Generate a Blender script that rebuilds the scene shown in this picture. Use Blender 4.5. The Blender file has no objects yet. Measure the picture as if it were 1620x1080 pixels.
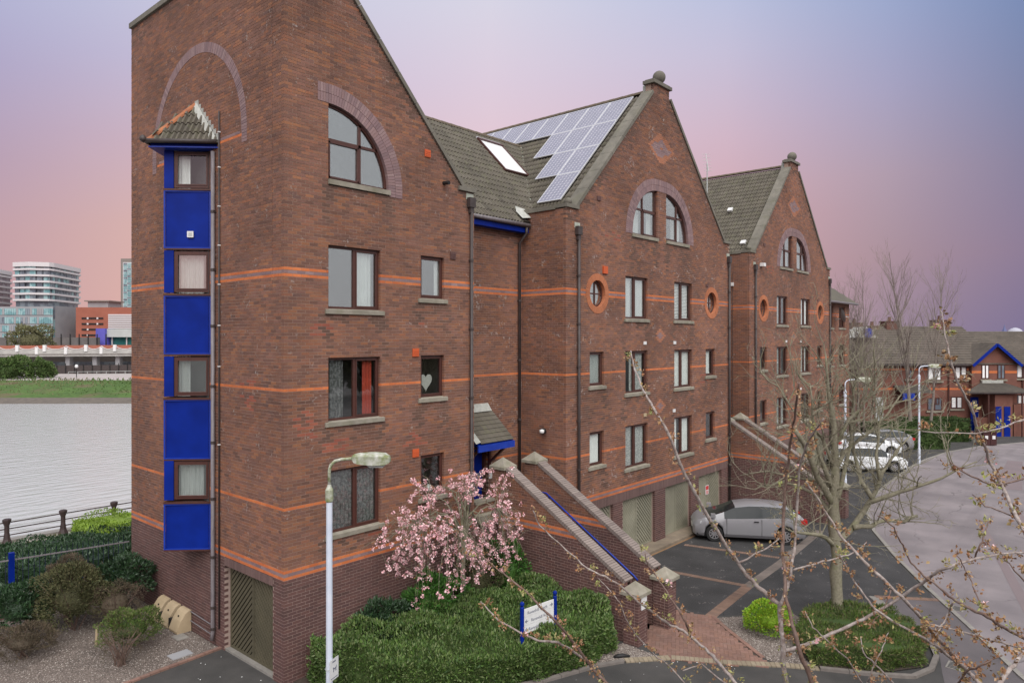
import bpy, math, random
import numpy as np
from mathutils import Vector, Matrix
R = math.radians
scene = bpy.context.scene
COL = scene.collection
random.seed(7)
RNG = np.random.default_rng(7)

# ------------------------------------------------------------------ camera, sky, sun, exposure
CAM = Vector((-8.713, -14.5905, 7.95))
FW = Vector((0.75121, 0.66007, 0.0)); RT = Vector((0.66007, -0.75121, 0.0))
FPX = 1121.0
cd = bpy.data.cameras.new('camera'); cam = bpy.data.objects.new('camera', cd); COL.objects.link(cam)
cd.sensor_width = 36.0; cd.lens = FPX / 1620 * 36.0; cd.shift_y = -6.0 / 1620
cd.clip_start = 0.1; cd.clip_end = 3000
cam.location = CAM
cam.rotation_euler = (R(90), 0, math.atan2(FW.y, FW.x) - R(90))
scene.camera = cam

def at(px, py, d):
    """a point d metres ahead of the camera, along the sight line of a photo pixel (used to survey positions)"""
    return CAM + FW * d + RT * ((px - 810) / FPX * d) + Vector((0, 0, (534 - py) / FPX * d))
def ong(px, py, z=0.0):
    return at(px, py, (CAM.z - z) * FPX / (py - 534))

w = bpy.data.worlds.new('World'); scene.world = w; w.use_nodes = True
def build_sky():
    nt = w.node_tree; nt.nodes.clear(); N = nt.nodes.new; L = nt.links.new
    out = N('ShaderNodeOutputWorld'); bg = N('ShaderNodeBackground'); L(bg.outputs[0], out.inputs[0])
    tc = N('ShaderNodeTexCoord'); sep = N('ShaderNodeSeparateXYZ'); L(tc.outputs['Generated'], sep.inputs[0])
    dot = N('ShaderNodeVectorMath'); dot.operation = 'DOT_PRODUCT'; L(tc.outputs['Generated'], dot.inputs[0]); dot.inputs[1].default_value = RT
    sq = N('ShaderNodeMath'); sq.operation = 'MULTIPLY'; L(sep.outputs[2], sq.inputs[0]); L(sep.outputs[2], sq.inputs[1])
    om = N('ShaderNodeMath'); om.operation = 'SUBTRACT'; om.inputs[0].default_value = 1.0001; L(sq.outputs[0], om.inputs[1])
    rt = N('ShaderNodeMath'); rt.operation = 'SQRT'; L(om.outputs[0], rt.inputs[0])
    az = N('ShaderNodeMath'); az.operation = 'DIVIDE'; L(dot.outputs['Value'], az.inputs[0]); L(rt.outputs[0], az.inputs[1])
    def srgb(c): return [((v / 255 + .055) / 1.055) ** 2.4 if v > 10 else v / 3294.6 for v in c] + [1]
    def ramp(stops):
        r = N('ShaderNodeValToRGB'); e = r.color_ramp.elements
        r.color_ramp.interpolation = 'EASE' if False else 'LINEAR'
        for i, (p, c) in enumerate(stops):
            el = e[i] if i < 2 else e.new(p)
            el.position = p; el.color = srgb(c)
        L(sep.outputs[2], r.inputs[0]); return r
    zen = (222, 225, 235)
    pale = ramp([(0, (206, 202, 206)), (.15, (214, 212, 217)), (.4, (222, 223, 230)), (1, (226, 228, 236))])
    cols = [
     (-.95, pale),
     (-.60, ramp([(0, (198, 158, 162)), (.12, (194, 160, 168)), (.2, (184, 160, 180)), (.3, (176, 168, 200)), (.42, (180, 188, 220)), (1, zen)])),
     (-.46, ramp([(0, (222, 176, 166)), (.14, (216, 178, 174)), (.24, (204, 178, 192)), (.33, (194, 186, 212)), (.43, (196, 200, 224)), (1, zen)])),
     (-.03, ramp([(0, (222, 186, 186)), (.15, (226, 193, 200)), (.27, (226, 200, 212)), (.34, (221, 205, 221)), (.43, (216, 213, 229)), (1, zen)])),
     (.29, ramp([(0, (205, 160, 162)), (.16, (212, 170, 176)), (.26, (209, 182, 198)), (.36, (198, 192, 216)), (.43, (186, 194, 223)), (1, zen)])),
     (.466, ramp([(0, (156, 136, 154)), (.1, (172, 146, 156)), (.2, (177, 157, 173)), (.3, (168, 164, 194)), (.43, (152, 171, 209)), (1, zen)])),
     (.60, ramp([(0, (124, 114, 148)), (.1, (140, 124, 150)), (.2, (134, 129, 158)), (.3, (124, 135, 171)), (.43, (113, 141, 187)), (1, zen)])),
     (.92, pale),
    ]
    prev = cols[0][1].outputs[0]
    for i in range(1, len(cols)):
        m = N('ShaderNodeMapRange'); m.clamp = True; m.interpolation_type = 'LINEAR'
        m.inputs['From Min'].default_value = cols[i - 1][0]; m.inputs['From Max'].default_value = cols[i][0]
        L(az.outputs[0], m.inputs['Value'])
        mx = N('ShaderNodeMix'); mx.data_type = 'RGBA'; L(m.outputs[0], mx.inputs[0]); L(prev, mx.inputs[6]); L(cols[i][1].outputs[0], mx.inputs[7])
        prev = mx.outputs[2]
    L(prev, bg.inputs['Color']); bg.inputs['Strength'].default_value = .745
build_sky()
sl = bpy.data.lights.new('sun', 'SUN'); so = bpy.data.objects.new('sun', sl); COL.objects.link(so)
sl.energy = 2.75; sl.angle = R(72); sl.color = (1.0, 0.97, 0.92)
so.rotation_euler = Vector((0.55, 0.75, -1.05)).to_track_quat('-Z', 'Y').to_euler()
scene.view_settings.view_transform = 'Standard'; scene.view_settings.look = 'None'
scene.view_settings.exposure = 0.425; scene.view_settings.gamma = 1.0
try: scene.view_settings.use_curve_mapping = False
except Exception: pass
scene.cycles.max_bounces = 6; scene.cycles.transparent_max_bounces = 10
scene.cycles.diffuse_bounces = 3; scene.cycles.glossy_bounces = 3
scene.cycles.sample_clamp_indirect = 4.0

# ------------------------------------------------------------------ materials
MATS = {}
def lerp(a, b, t): return tuple(a[i] * (1 - t) + b[i] * t for i in range(3))
def mk(name, c, c2=None, scale=6.0, rough=.85, bump=0.0, bscale=40.0, metal=0.0, rand=None, rcols=None, stain=0.0, stscale=.7, white=0.0, spec=.4, sharp=False, stretch=None, coat=0.0, moss=None, crack=None):
    """one procedural material: c..c2 mixed by noise; rand 'island'/'object' picks from rcols piece by piece; stain = broad dirt; white = lime bloom; moss = patchy second colour"""
    m = bpy.data.materials.new(name); m.use_nodes = True; MATS[name] = m
    nt = m.node_tree; N = nt.nodes.new; L = nt.links.new; b = nt.nodes['Principled BSDF']
    b.inputs['Roughness'].default_value = rough; b.inputs['Metallic'].default_value = metal
    b.inputs['Specular IOR Level'].default_value = spec
    if coat: b.inputs['Coat Weight'].default_value = coat; b.inputs['Coat Roughness'].default_value = .08
    tc = N('ShaderNodeTexCoord'); geo = N('ShaderNodeNewGeometry')
    pos = geo.outputs['Position']
    if stretch:
        mp = N('ShaderNodeMapping'); mp.inputs['Scale'].default_value = stretch; L(pos, mp.inputs[0]); pos = mp.outputs[0]
    def noise(sc, det=4.0, src=None):
        n = N('ShaderNodeTexNoise'); n.inputs['Scale'].default_value = sc; n.inputs['Detail'].default_value = det; L(src or pos, n.inputs['Vector']); return n.outputs['Fac']
    def mixc(f, a, bb, mode='MIX'):
        mx = N('ShaderNodeMix'); mx.data_type = 'RGBA'; mx.blend_type = mode
        for s, v in ((0, f), (6, a), (7, bb)):
            if hasattr(v, 'is_linked'): L(v, mx.inputs[s])
            elif s == 0: mx.inputs[0].default_value = v
            else: mx.inputs[s].default_value = (*v, 1)
        return mx.outputs[2]
    def rng(src, a, bb, c0, d):
        r = N('ShaderNodeMapRange'); r.inputs['From Min'].default_value = a; r.inputs['From Max'].default_value = bb
        r.inputs['To Min'].default_value = c0; r.inputs['To Max'].default_value = d; L(src, r.inputs['Value']); return r.outputs[0]
    if rcols:
        rp = N('ShaderNodeValToRGB'); rp.color_ramp.interpolation = 'LINEAR'
        n = len(rcols); e = rp.color_ramp.elements
        for i, cc in enumerate(rcols):
            p = i / max(1, n - 1); el = e[i] if i < 2 else e.new(p); el.position = p; el.color = (*cc, 1)
        if rand == 'island': L(geo.outputs['Random Per Island'], rp.inputs[0])
        else:
            oi = N('ShaderNodeObjectInfo'); L(oi.outputs['Random'], rp.inputs[0])
        col = rp.outputs[0]
        if c2: col = mixc(rng(noise(scale), .35, .65, 0, .35), col, c2)
    else:
        col = mixc(rng(noise(scale), .3 if not sharp else .46, .7 if not sharp else .54, 0, 1), c, c2) if c2 else None
    if stain:
        f = rng(noise(stscale, 5.0), .3, .72, 1.0 + stain * .35, 1.0 - stain)
        g = N('ShaderNodeCombineColor'); [L(f, g.inputs[i]) for i in range(3)]
        col = mixc(1.0, col if col else c, g.outputs[0], 'MULTIPLY')
    if crack:
        nz = N('ShaderNodeTexNoise'); nz.inputs['Scale'].default_value = 1.3; nz.inputs['Detail'].default_value = 4; L(pos, nz.inputs['Vector'])
        ad = N('ShaderNodeVectorMath'); ad.operation = 'MULTIPLY_ADD'; ad.inputs[1].default_value = (.8, .8, .8); L(nz.outputs['Color'], ad.inputs[0]); L(pos, ad.inputs[2])
        vo = N('ShaderNodeTexVoronoi'); vo.feature = 'DISTANCE_TO_EDGE'; vo.inputs['Scale'].default_value = crack[0]; L(ad.outputs[0], vo.inputs['Vector'])
        mp = N('ShaderNodeMapping'); mp.inputs['Rotation'].default_value = (0, 0, R(-14)); mp.inputs['Scale'].default_value = (.10, .75, 1); L(pos, mp.inputs[0])
        col = mixc(rng(noise(1.0, 5.0, mp.outputs[0]), .52, .66, 0, crack[2]), col if col else c, tuple(v * .6 for v in c))
        mu = N('ShaderNodeMath'); mu.operation = 'MULTIPLY'; L(rng(vo.outputs['Distance'], .0, .012, crack[1], 0), mu.inputs[0]); L(rng(noise(.5, 2.0), .45, .6, 0, 1), mu.inputs[1])
        col = mixc(mu.outputs[0], col, tuple(v * .35 for v in c))
    if moss:
        col = mixc(rng(noise(moss[1], 5.0), .52, .66, 0, moss[2]), col if col else c, moss[0])
    if white:
        a = rng(noise(2.2, 2.0), .58, .68, 0, 1); bb = rng(noise(14.0, 6.0), .56, .62, 0, white)
        mu = N('ShaderNodeMath'); mu.operation = 'MULTIPLY'; L(a, mu.inputs[0]); L(bb, mu.inputs[1])
        col = mixc(mu.outputs[0], col if col else c, (.5, .45, .42))
    if col: L(col, b.inputs['Base Color'])
    else: b.inputs['Base Color'].default_value = (*c, 1)
    if bump:
        bp = N('ShaderNodeBump'); bp.inputs['Strength'].default_value = bump; bp.inputs['Distance'].default_value = .02
        L(noise(bscale, 5.0), bp.inputs['Height']); L(bp.outputs[0], b.inputs['Normal'])
    return m
BRICKC = [(1.22 * c[0] - .006, 1.30 * c[1] + .003, 1.22 * c[2] + .004) for c in [(.125, .058, .045), (.20, .084, .055), (.17, .078, .06), (.25, .105, .062), (.185, .085, .068), (.30, .118, .06), (.155, .072, .056), (.225, .10, .075), (.27, .10, .055), (.14, .07, .06)]]
PLINC = [(.095, .052, .046), (.14, .07, .062), (.12, .062, .056), (.16, .078, .066), (.11, .058, .056)]
ORC = [(.60, .17, .055), (.68, .21, .07), (.54, .145, .05), (.64, .19, .06)]
PURC = [tuple(v * 1.2 for v in c) for c in [(.20, .13, .135), (.25, .16, .16), (.17, .11, .115), (.28, .19, .185), (.22, .135, .13)]]
for suf, rr in (('', 'island'), ('_single', 'object')):
    mk('brick_brown' + suf, None, (.15, .065, .048), scale=30, rough=.9, bump=.5, bscale=90, rand=rr, rcols=BRICKC, stain=.34, stscale=.55, white=.5)
    mk('brick_damp' + suf, None, (.09, .055, .045), scale=30, rough=.9, bump=.4, bscale=90, rand=rr, rcols=[(.155, .085, .062), (.175, .092, .064), (.14, .08, .06)], stain=.3)
    mk('brick_repair' + suf, None, (.26, .08, .055), scale=30, rough=.9, bump=.4, bscale=90, rand=rr, rcols=[(.34, .105, .065), (.28, .09, .06), (.38, .13, .075)], stain=.2)
    mk('brick_plinth' + suf, None, (.10, .06, .055), scale=25, rough=.75, bump=.3, bscale=80, rand=rr, rcols=PLINC, stain=.2)
    mk('brick_orange' + suf, None, (.45, .13, .06), scale=20, rough=.85, bump=.3, bscale=80, rand=rr, rcols=ORC, stain=.25)
    mk('brick_faded' + suf, None, (.30, .13, .09), scale=20, rough=.9, bump=.3, bscale=80, rand=rr, rcols=[(.40, .16, .085), (.44, .185, .10), (.36, .14, .08)], stain=.25)
    mk('brick_ring' + suf, None, (.40, .15, .08), scale=20, rough=.85, bump=.3, bscale=80, rand=rr, rcols=[(.46, .165, .075), (.52, .19, .09), (.42, .15, .07)], stain=.2)
    mk('brick_purple' + suf, None, (.2, .14, .14), scale=20, rough=.85, bump=.3, bscale=80, rand=rr, rcols=PURC, stain=.15)
mk('lintel_brick', None, (.12, .08, .075), scale=20, rough=.85, bump=.3, rand='island', rcols=[(.165, .098, .088), (.19, .118, .105), (.145, .088, .08)], stain=.2)
mk('coping_brick', None, (.2, .16, .14), scale=20, rough=.85, bump=.3, rand='object', rcols=[(.25, .205, .185), (.29, .24, .215), (.21, .17, .155)], stain=.2)
mk('line_brick', None, (.16, .11, .085), scale=15, rough=.9, rand='island', rcols=[(.23, .145, .105), (.27, .17, .125), (.20, .13, .10)], stain=.3)
mk('line_worn', None, (.14, .12, .11), scale=6, rough=.9, rand='island', rcols=[(.20, .165, .145), (.22, .18, .155), (.18, .15, .13)], stain=.3)
mk('mortar', (.33, .225, .175), (.40, .285, .225), scale=3, rough=.95, stain=.25)
mk('mortar_pale', (.42, .315, .27), (.36, .265, .225), scale=4, rough=.95)
mk('concrete', (.33, .30, .245), (.24, .22, .17), scale=5, rough=.9, bump=.4, bscale=60, stain=.25, moss=((.17, .165, .10), 3.0, .35))
mk('coping_stone', (.205, .188, .155), (.15, .14, .115), scale=4, rough=.9, bump=.4, bscale=50, stain=.3, moss=((.14, .135, .09), 2.2, .4))
mk('roof_tile', None, (.12, .11, .075), scale=8, rough=.85, bump=.3, bscale=70, rand='island', rcols=[(.108, .094, .074), (.132, .116, .092), (.094, .083, .067), (.146, .129, .104), (.118, .102, .082)], stain=.2, moss=((.16, .165, .09), 4.0, .25))
mk('roof_tile_single', None, (.12, .11, .075), scale=8, rough=.85, bump=.3, bscale=70, rand='object', rcols=[(.108, .094, .074), (.132, .116, .092), (.094, .083, .067), (.146, .129, .104), (.118, .102, .082)], stain=.2, moss=((.16, .165, .09), 4.0, .25))
mk('roof_dark', (.085, .072, .058), (.06, .052, .044), scale=3, rough=.9, stain=.2)
mk('roof_far', (.125, .102, .082), (.09, .076, .062), scale=3, rough=.9, stain=.25)
mk('ridge_tile', (.16, .12, .085), (.12, .10, .07), scale=6, rough=.9, bump=.3, stain=.2)
mk('terracotta', (.42, .16, .07), (.30, .11, .055), scale=6, rough=.8, bump=.2)
mk('lead', (.42, .44, .38), (.30, .33, .26), scale=6, rough=.6)
mk('flashing', (.50, .50, .46), (.36, .37, .33), scale=9, rough=.7, stain=.2)
mk('frame_brown', (.085, .030, .022), (.065, .024, .018), scale=8, rough=.45, spec=.5)
mk('blue_panel', (.001, .016, .20), (.002, .022, .26), scale=1.6, rough=.5, spec=.16, stain=.22, stscale=1.5)
mk('blue_paint', (.006, .030, .28), (.01, .045, .36), scale=4, rough=.4)
mk('pipe_dark', (.045, .035, .033), (.07, .055, .052), scale=5, rough=.5)
mk('pipe_grey', (.22, .20, .21), (.14, .12, .125), scale=5, rough=.45, stretch=(4, 4, .6))
mk('metal_white', (.66, .70, .78), (.56, .62, .72), scale=3, rough=.45)
mk('white_paint', (.75, .75, .74), (.66, .66, .65), scale=5, rough=.5)
mk('lichen_white', (.60, .60, .55), (.20, .23, .10), scale=7, rough=.8, bump=.4, stain=.2, moss=((.17, .20, .06), 6.0, .85))
mk('door_olive', (.115, .10, .062), (.09, .08, .05), scale=3, rough=.75, stain=.2, bump=.15, bscale=60)
mk('door_sage', (.315, .30, .225), (.25, .24, .175), scale=2.5, rough=.75, stain=.25, bump=.15, bscale=60)
mk('dark_gap', (.02, .018, .016), rough=.9)
mk('curtain_white', (.90, .90, .88), (.82, .82, .80), scale=4, rough=.9)
mk('curtain_red', (.45, .06, .03), (.36, .05, .03), scale=4, rough=.9)
mk('curtain_dim', (.20, .20, .20), (.10, .10, .10), scale=16, rough=.9, sharp=True)
mk('heart_pale', (.52, .51, .47), (.42, .41, .38), scale=30, rough=.9)
mk('curtain_net', (.55, .56, .54), (.35, .36, .35), scale=22, rough=.9, sharp=True)
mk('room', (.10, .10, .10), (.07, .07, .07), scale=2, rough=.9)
mk('tarmac', (.062, .060, .060), (.045, .044, .044), scale=1.2, rough=.85, bump=.5, bscale=160, stain=.3, stscale=.8, white=.42, crack=(.35, .7, .35))
mk('tarmac_front', (.075, .070, .066), (.055, .053, .05), scale=1.4, rough=.85, bump=.5, bscale=160, stain=.25)
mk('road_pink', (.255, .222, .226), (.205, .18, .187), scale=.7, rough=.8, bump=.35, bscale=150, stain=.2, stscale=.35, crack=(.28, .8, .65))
mk('gravel', (.22, .18, .155), (.11, .088, .075), scale=34, rough=.95, bump=1.0, bscale=38, sharp=True, stain=.3)
mk('pebble', None, None, rough=.9, rand='island', rcols=[(.23, .19, .165), (.32, .275, .24), (.15, .12, .105), (.42, .38, .34), (.19, .15, .13)])
mk('soil', (.075, .055, .042), (.05, .038, .03), scale=10, rough=1, bump=.7, bscale=30)
mk('kerb_dull', (.21, .185, .165), (.16, .14, .125), scale=6, rough=.9, bump=.3, stain=.2)
mk('doorstep', (.27, .215, .155), (.20, .16, .12), scale=4, rough=.9, stain=.3)
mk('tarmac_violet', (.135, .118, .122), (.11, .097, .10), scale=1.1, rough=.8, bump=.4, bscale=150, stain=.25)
mk('kerb_stone', (.30, .28, .25), (.23, .215, .195), scale=6, rough=.85, bump=.3, stain=.2)
mk('paver', None, (.18, .095, .07), scale=15, rough=.85, bump=.35, bscale=70, rand='island', rcols=[(.25, .145, .11), (.29, .17, .135), (.22, .13, .105), (.27, .15, .11), (.24, .155, .125)], stain=.25)
mk('paver_single', None, (.18, .095, .07), scale=15, rough=.85, bump=.35, bscale=70, rand='object', rcols=[(.25, .145, .11), (.29, .17, .135), (.22, .13, .105), (.27, .15, .11), (.24, .155, .125)], stain=.25)
mk('paver_buff', None, (.20, .165, .11), scale=15, rough=.85, bump=.35, rand='island', rcols=[(.30, .245, .17), (.34, .28, .20), (.26, .215, .15)], stain=.2)
mk('bark_grey', (.27, .245, .18), (.17, .155, .105), scale=16, rough=.9, bump=.5, bscale=50, moss=((.19, .19, .10), 5, .5))
mk('bark_far', (.25, .21, .18), (.18, .15, .13), scale=10, rough=.9)
mk('bark_cherry', (.42, .37, .34), (.20, .145, .125), scale=38, rough=.7, bump=.4, bscale=70, stretch=(1, 1, 1))
mk('bark_brown', (.13, .075, .055), (.21, .15, .125), scale=26, rough=.75, bump=.4, bscale=70)
mk('bud', None, None, rough=.7, rand='island', rcols=[(.30, .13, .06), (.36, .20, .09), (.20, .10, .05), (.33, .24, .10), (.42, .29, .18), (.27, .15, .08), (.35, .16, .09)])
mk('bud_green', None, None, rough=.7, rand='island', rcols=[(.24, .27, .07), (.32, .33, .12), (.36, .30, .14), (.28, .19, .08)])
mk('blossom', None, None, rough=.75, rand='island', rcols=[(.78, .42, .46), (.86, .60, .62), (.70, .30, .36), (.90, .72, .72), (.80, .48, .50), (.62, .28, .30), (.88, .66, .66)])
mk('blossom_leaf', None, None, rough=.75, rand='island', rcols=[(.28, .12, .07), (.34, .16, .08), (.22, .10, .06)])
def foliage(name, cols, rough=.55): return mk(name, None, None, rough=rough, rand='island', rcols=cols, spec=.35, stain=.32, stscale=1.6)
foliage('leaf_hedge', [(.045, .095, .018), (.08, .15, .03), (.12, .20, .042), (.06, .12, .026), (.17, .23, .07), (.03, .065, .018), (.10, .165, .045), (.21, .25, .11), (.05, .10, .025)])
foliage('leaf_dark', [(.02, .05, .02), (.035, .075, .028), (.028, .06, .03), (.05, .10, .04), (.10, .14, .10)], .4)
foliage('leaf_laurel', [(.04, .12, .02), (.06, .165, .03), (.09, .20, .04), (.03, .08, .02)], .4)
foliage('leaf_bright', [(.14, .24, .02), (.20, .32, .03), (.26, .38, .04), (.11, .18, .02)])
foliage('leaf_lime', [(.16, .36, .015), (.24, .46, .02), (.34, .50, .03), (.10, .26, .02), (.40, .40, .04)])
foliage('leaf_conifer', [(.055, .10, .018), (.085, .145, .022), (.12, .18, .03), (.04, .07, .018), (.15, .155, .06), (.13, .11, .06)], .7)
foliage('leaf_brown', [(.10, .075, .05), (.15, .11, .075), (.075, .06, .04), (.12, .10, .05)], .8)
foliage('leaf_olive', [(.075, .08, .03), (.11, .11, .045), (.055, .06, .027), (.14, .125, .06), (.06, .085, .03)], .8)
foliage('leaf_boxhedge', [(.025, .05, .012), (.04, .075, .018), (.055, .095, .02), (.03, .055, .015)], .7)
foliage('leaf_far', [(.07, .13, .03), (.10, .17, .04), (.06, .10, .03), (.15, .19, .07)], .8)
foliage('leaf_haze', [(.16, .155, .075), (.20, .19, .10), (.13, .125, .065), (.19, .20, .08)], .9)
mk('spire_blue', (.13, .14, .27), (.11, .12, .24), scale=1, rough=.7)
mk('dome_grey', (.42, .42, .48), (.38, .38, .44), scale=1, rough=.7)
mk('grass', (.085, .15, .03), (.05, .10, .02), scale=1.2, rough=.95, bump=.8, bscale=6, moss=((.13, .10, .055), .16, .9), stain=.25, stscale=.2)
mk('mud', (.15, .125, .10), (.10, .085, .07), scale=1.5, rough=.8)
mk('iron', (.035, .022, .022), (.055, .035, .033), scale=5, rough=.55)
mk('fence_paint', (.012, .017, .030), (.018, .026, .05), scale=5, rough=.5)
mk('box_beige', (.50, .39, .25), (.42, .325, .205), scale=4, rough=.6, stain=.15)
mk('car_silver', (.27, .268, .28), rough=.38, metal=.15, coat=.3)
mk('car_white', (.74, .76, .77), rough=.3, coat=.5)
mk('car_red', (.30, .03, .035), rough=.3, coat=.5)
mk('car_black', (.012, .012, .013), rough=.5)
mk('tyre', (.02, .02, .02), rough=.85)
mk('alloy', (.62, .62, .64), rough=.3, metal=.8)
mk('car_glass', (.014, .018, .02), rough=.12, spec=.28)
mk('lamp_red', (.45, .015, .015), rough=.2, coat=.5)
mk('lamp_clear', (.70, .72, .74), rough=.15, coat=.6)
mk('plate_white', (.8, .8, .75), rough=.5)
mk('solar_cell', (.25, .245, .31), (.20, .20, .26), scale=3, rough=.22, spec=.6, coat=.5)
mk('solar_line', (.62, .61, .66), rough=.4)
mk('alu', (.72, .72, .74), rough=.35, metal=.4)
mk('orange_vent', (.55, .10, .03), rough=.6)
mk('black', (.015, .014, .014), rough=.6)
mk('ink', (.16, .17, .22), rough=.7)
mk('red_ink', (.6, .05, .05), rough=.6)
mk('glass_teal', (.16, .32, .34), (.30, .46, .47), scale=.5, rough=.15, sharp=True, spec=.6)
mk('glass_dark', (.12, .14, .17), (.22, .26, .29), scale=.35, rough=.2, sharp=True, spec=.5)
mk('glass_green', (.02, .12, .115), (.05, .18, .17), scale=.4, rough=.2)
mk('slab_white', (.62, .58, .58), rough=.7)
mk('wall_grey', (.33, .33, .34), (.28, .28, .29), scale=.3, rough=.8)
mk('carpark_red', (.34, .115, .075), (.30, .10, .065), scale=.4, rough=.85)
mk('violet_wall', (.10, .09, .42), (.12, .11, .46), scale=.5, rough=.6)
mk('grey_metal', (.48, .50, .48), (.42, .44, .42), scale=.5, rough=.5)
mk('tower_stone', (.22, .19, .17), rough=.8)
mk('bridge_concrete', (.46, .45, .42), (.38, .37, .35), scale=.6, rough=.85, stain=.15)
mk('fence_wall', (.15, .135, .13), (.11, .10, .095), scale=.6, rough=.9)
mk('far_paving', (.36, .31, .29), (.42, .38, .36), scale=.3, rough=.9)
mk('prom_paving', (.42, .38, .32), (.34, .31, .26), scale=1.2, rough=.9, bump=.2)
mk('bin_maroon', (.055, .018, .018), rough=.5)
mk('house_render', (.55, .55, .50), rough=.9)
mk('rust', (.22, .12, .06), (.30, .19, .10), scale=8, rough=.9)

def water_mat():
    m = bpy.data.materials.new('river_water'); m.use_nodes = True; MATS['river_water'] = m
    nt = m.node_tree; N = nt.nodes.new; L = nt.links.new; b = nt.nodes['Principled BSDF']
    b.inputs['Base Color'].default_value = (.47, .48, .47, 1); b.inputs['Roughness'].default_value = .12; b.inputs['IOR'].default_value = 1.33
    b.inputs['Specular IOR Level'].default_value = .9
    g = N('ShaderNodeNewGeometry'); n1 = N('ShaderNodeTexNoise'); n1.inputs['Scale'].default_value = 1.1; n1.inputs['Detail'].default_value = 5
    mp = N('ShaderNodeMapping'); mp.inputs['Scale'].default_value = (.5, 1.6, 1); mp.inputs['Rotation'].default_value = (0, 0, R(20))
    L(g.outputs['Position'], mp.inputs[0]); L(mp.outputs[0], n1.inputs['Vector'])
    bp = N('ShaderNodeBump'); bp.inputs['Strength'].default_value = .42; bp.inputs['Distance'].default_value = .3
    L(n1.outputs['Fac'], bp.inputs['Height']); L(bp.outputs[0], b.inputs['Normal'])
water_mat()
def glass_mat(name, refl, tint):
    m = bpy.data.materials.new(name); m.use_nodes = True; MATS[name] = m
    nt = m.node_tree; nt.nodes.clear(); N = nt.nodes.new; L = nt.links.new
    o = N('ShaderNodeOutputMaterial'); t = N('ShaderNodeBsdfTransparent'); t.inputs[0].default_value = (*tint, 1)
    gl = N('ShaderNodeBsdfGlossy'); gl.inputs['Roughness'].default_value = .02; gl.inputs['Color'].default_value = (.93, .96, .95, 1)
    fr = N('ShaderNodeLayerWeight'); fr.inputs['Blend'].default_value = .5; pw = N('ShaderNodeMath'); pw.operation = 'POWER'; pw.inputs[1].default_value = 4.0; L(fr.outputs['Facing'], pw.inputs[0])
    ma = N('ShaderNodeMath'); ma.operation = 'MULTIPLY_ADD'; ma.inputs[1].default_value = 1.0 - refl; ma.inputs[2].default_value = refl; ma.use_clamp = True
    L(pw.outputs[0], ma.inputs[0])
    mx = N('ShaderNodeMixShader'); L(ma.outputs[0], mx.inputs[0]); L(t.outputs[0], mx.inputs[1]); L(gl.outputs[0], mx.inputs[2]); L(mx.outputs[0], o.inputs[0])
glass_mat('glass', .08, (.95, .97, .96)); glass_mat('glass_bright', .30, (.93, .96, .95))

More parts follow.
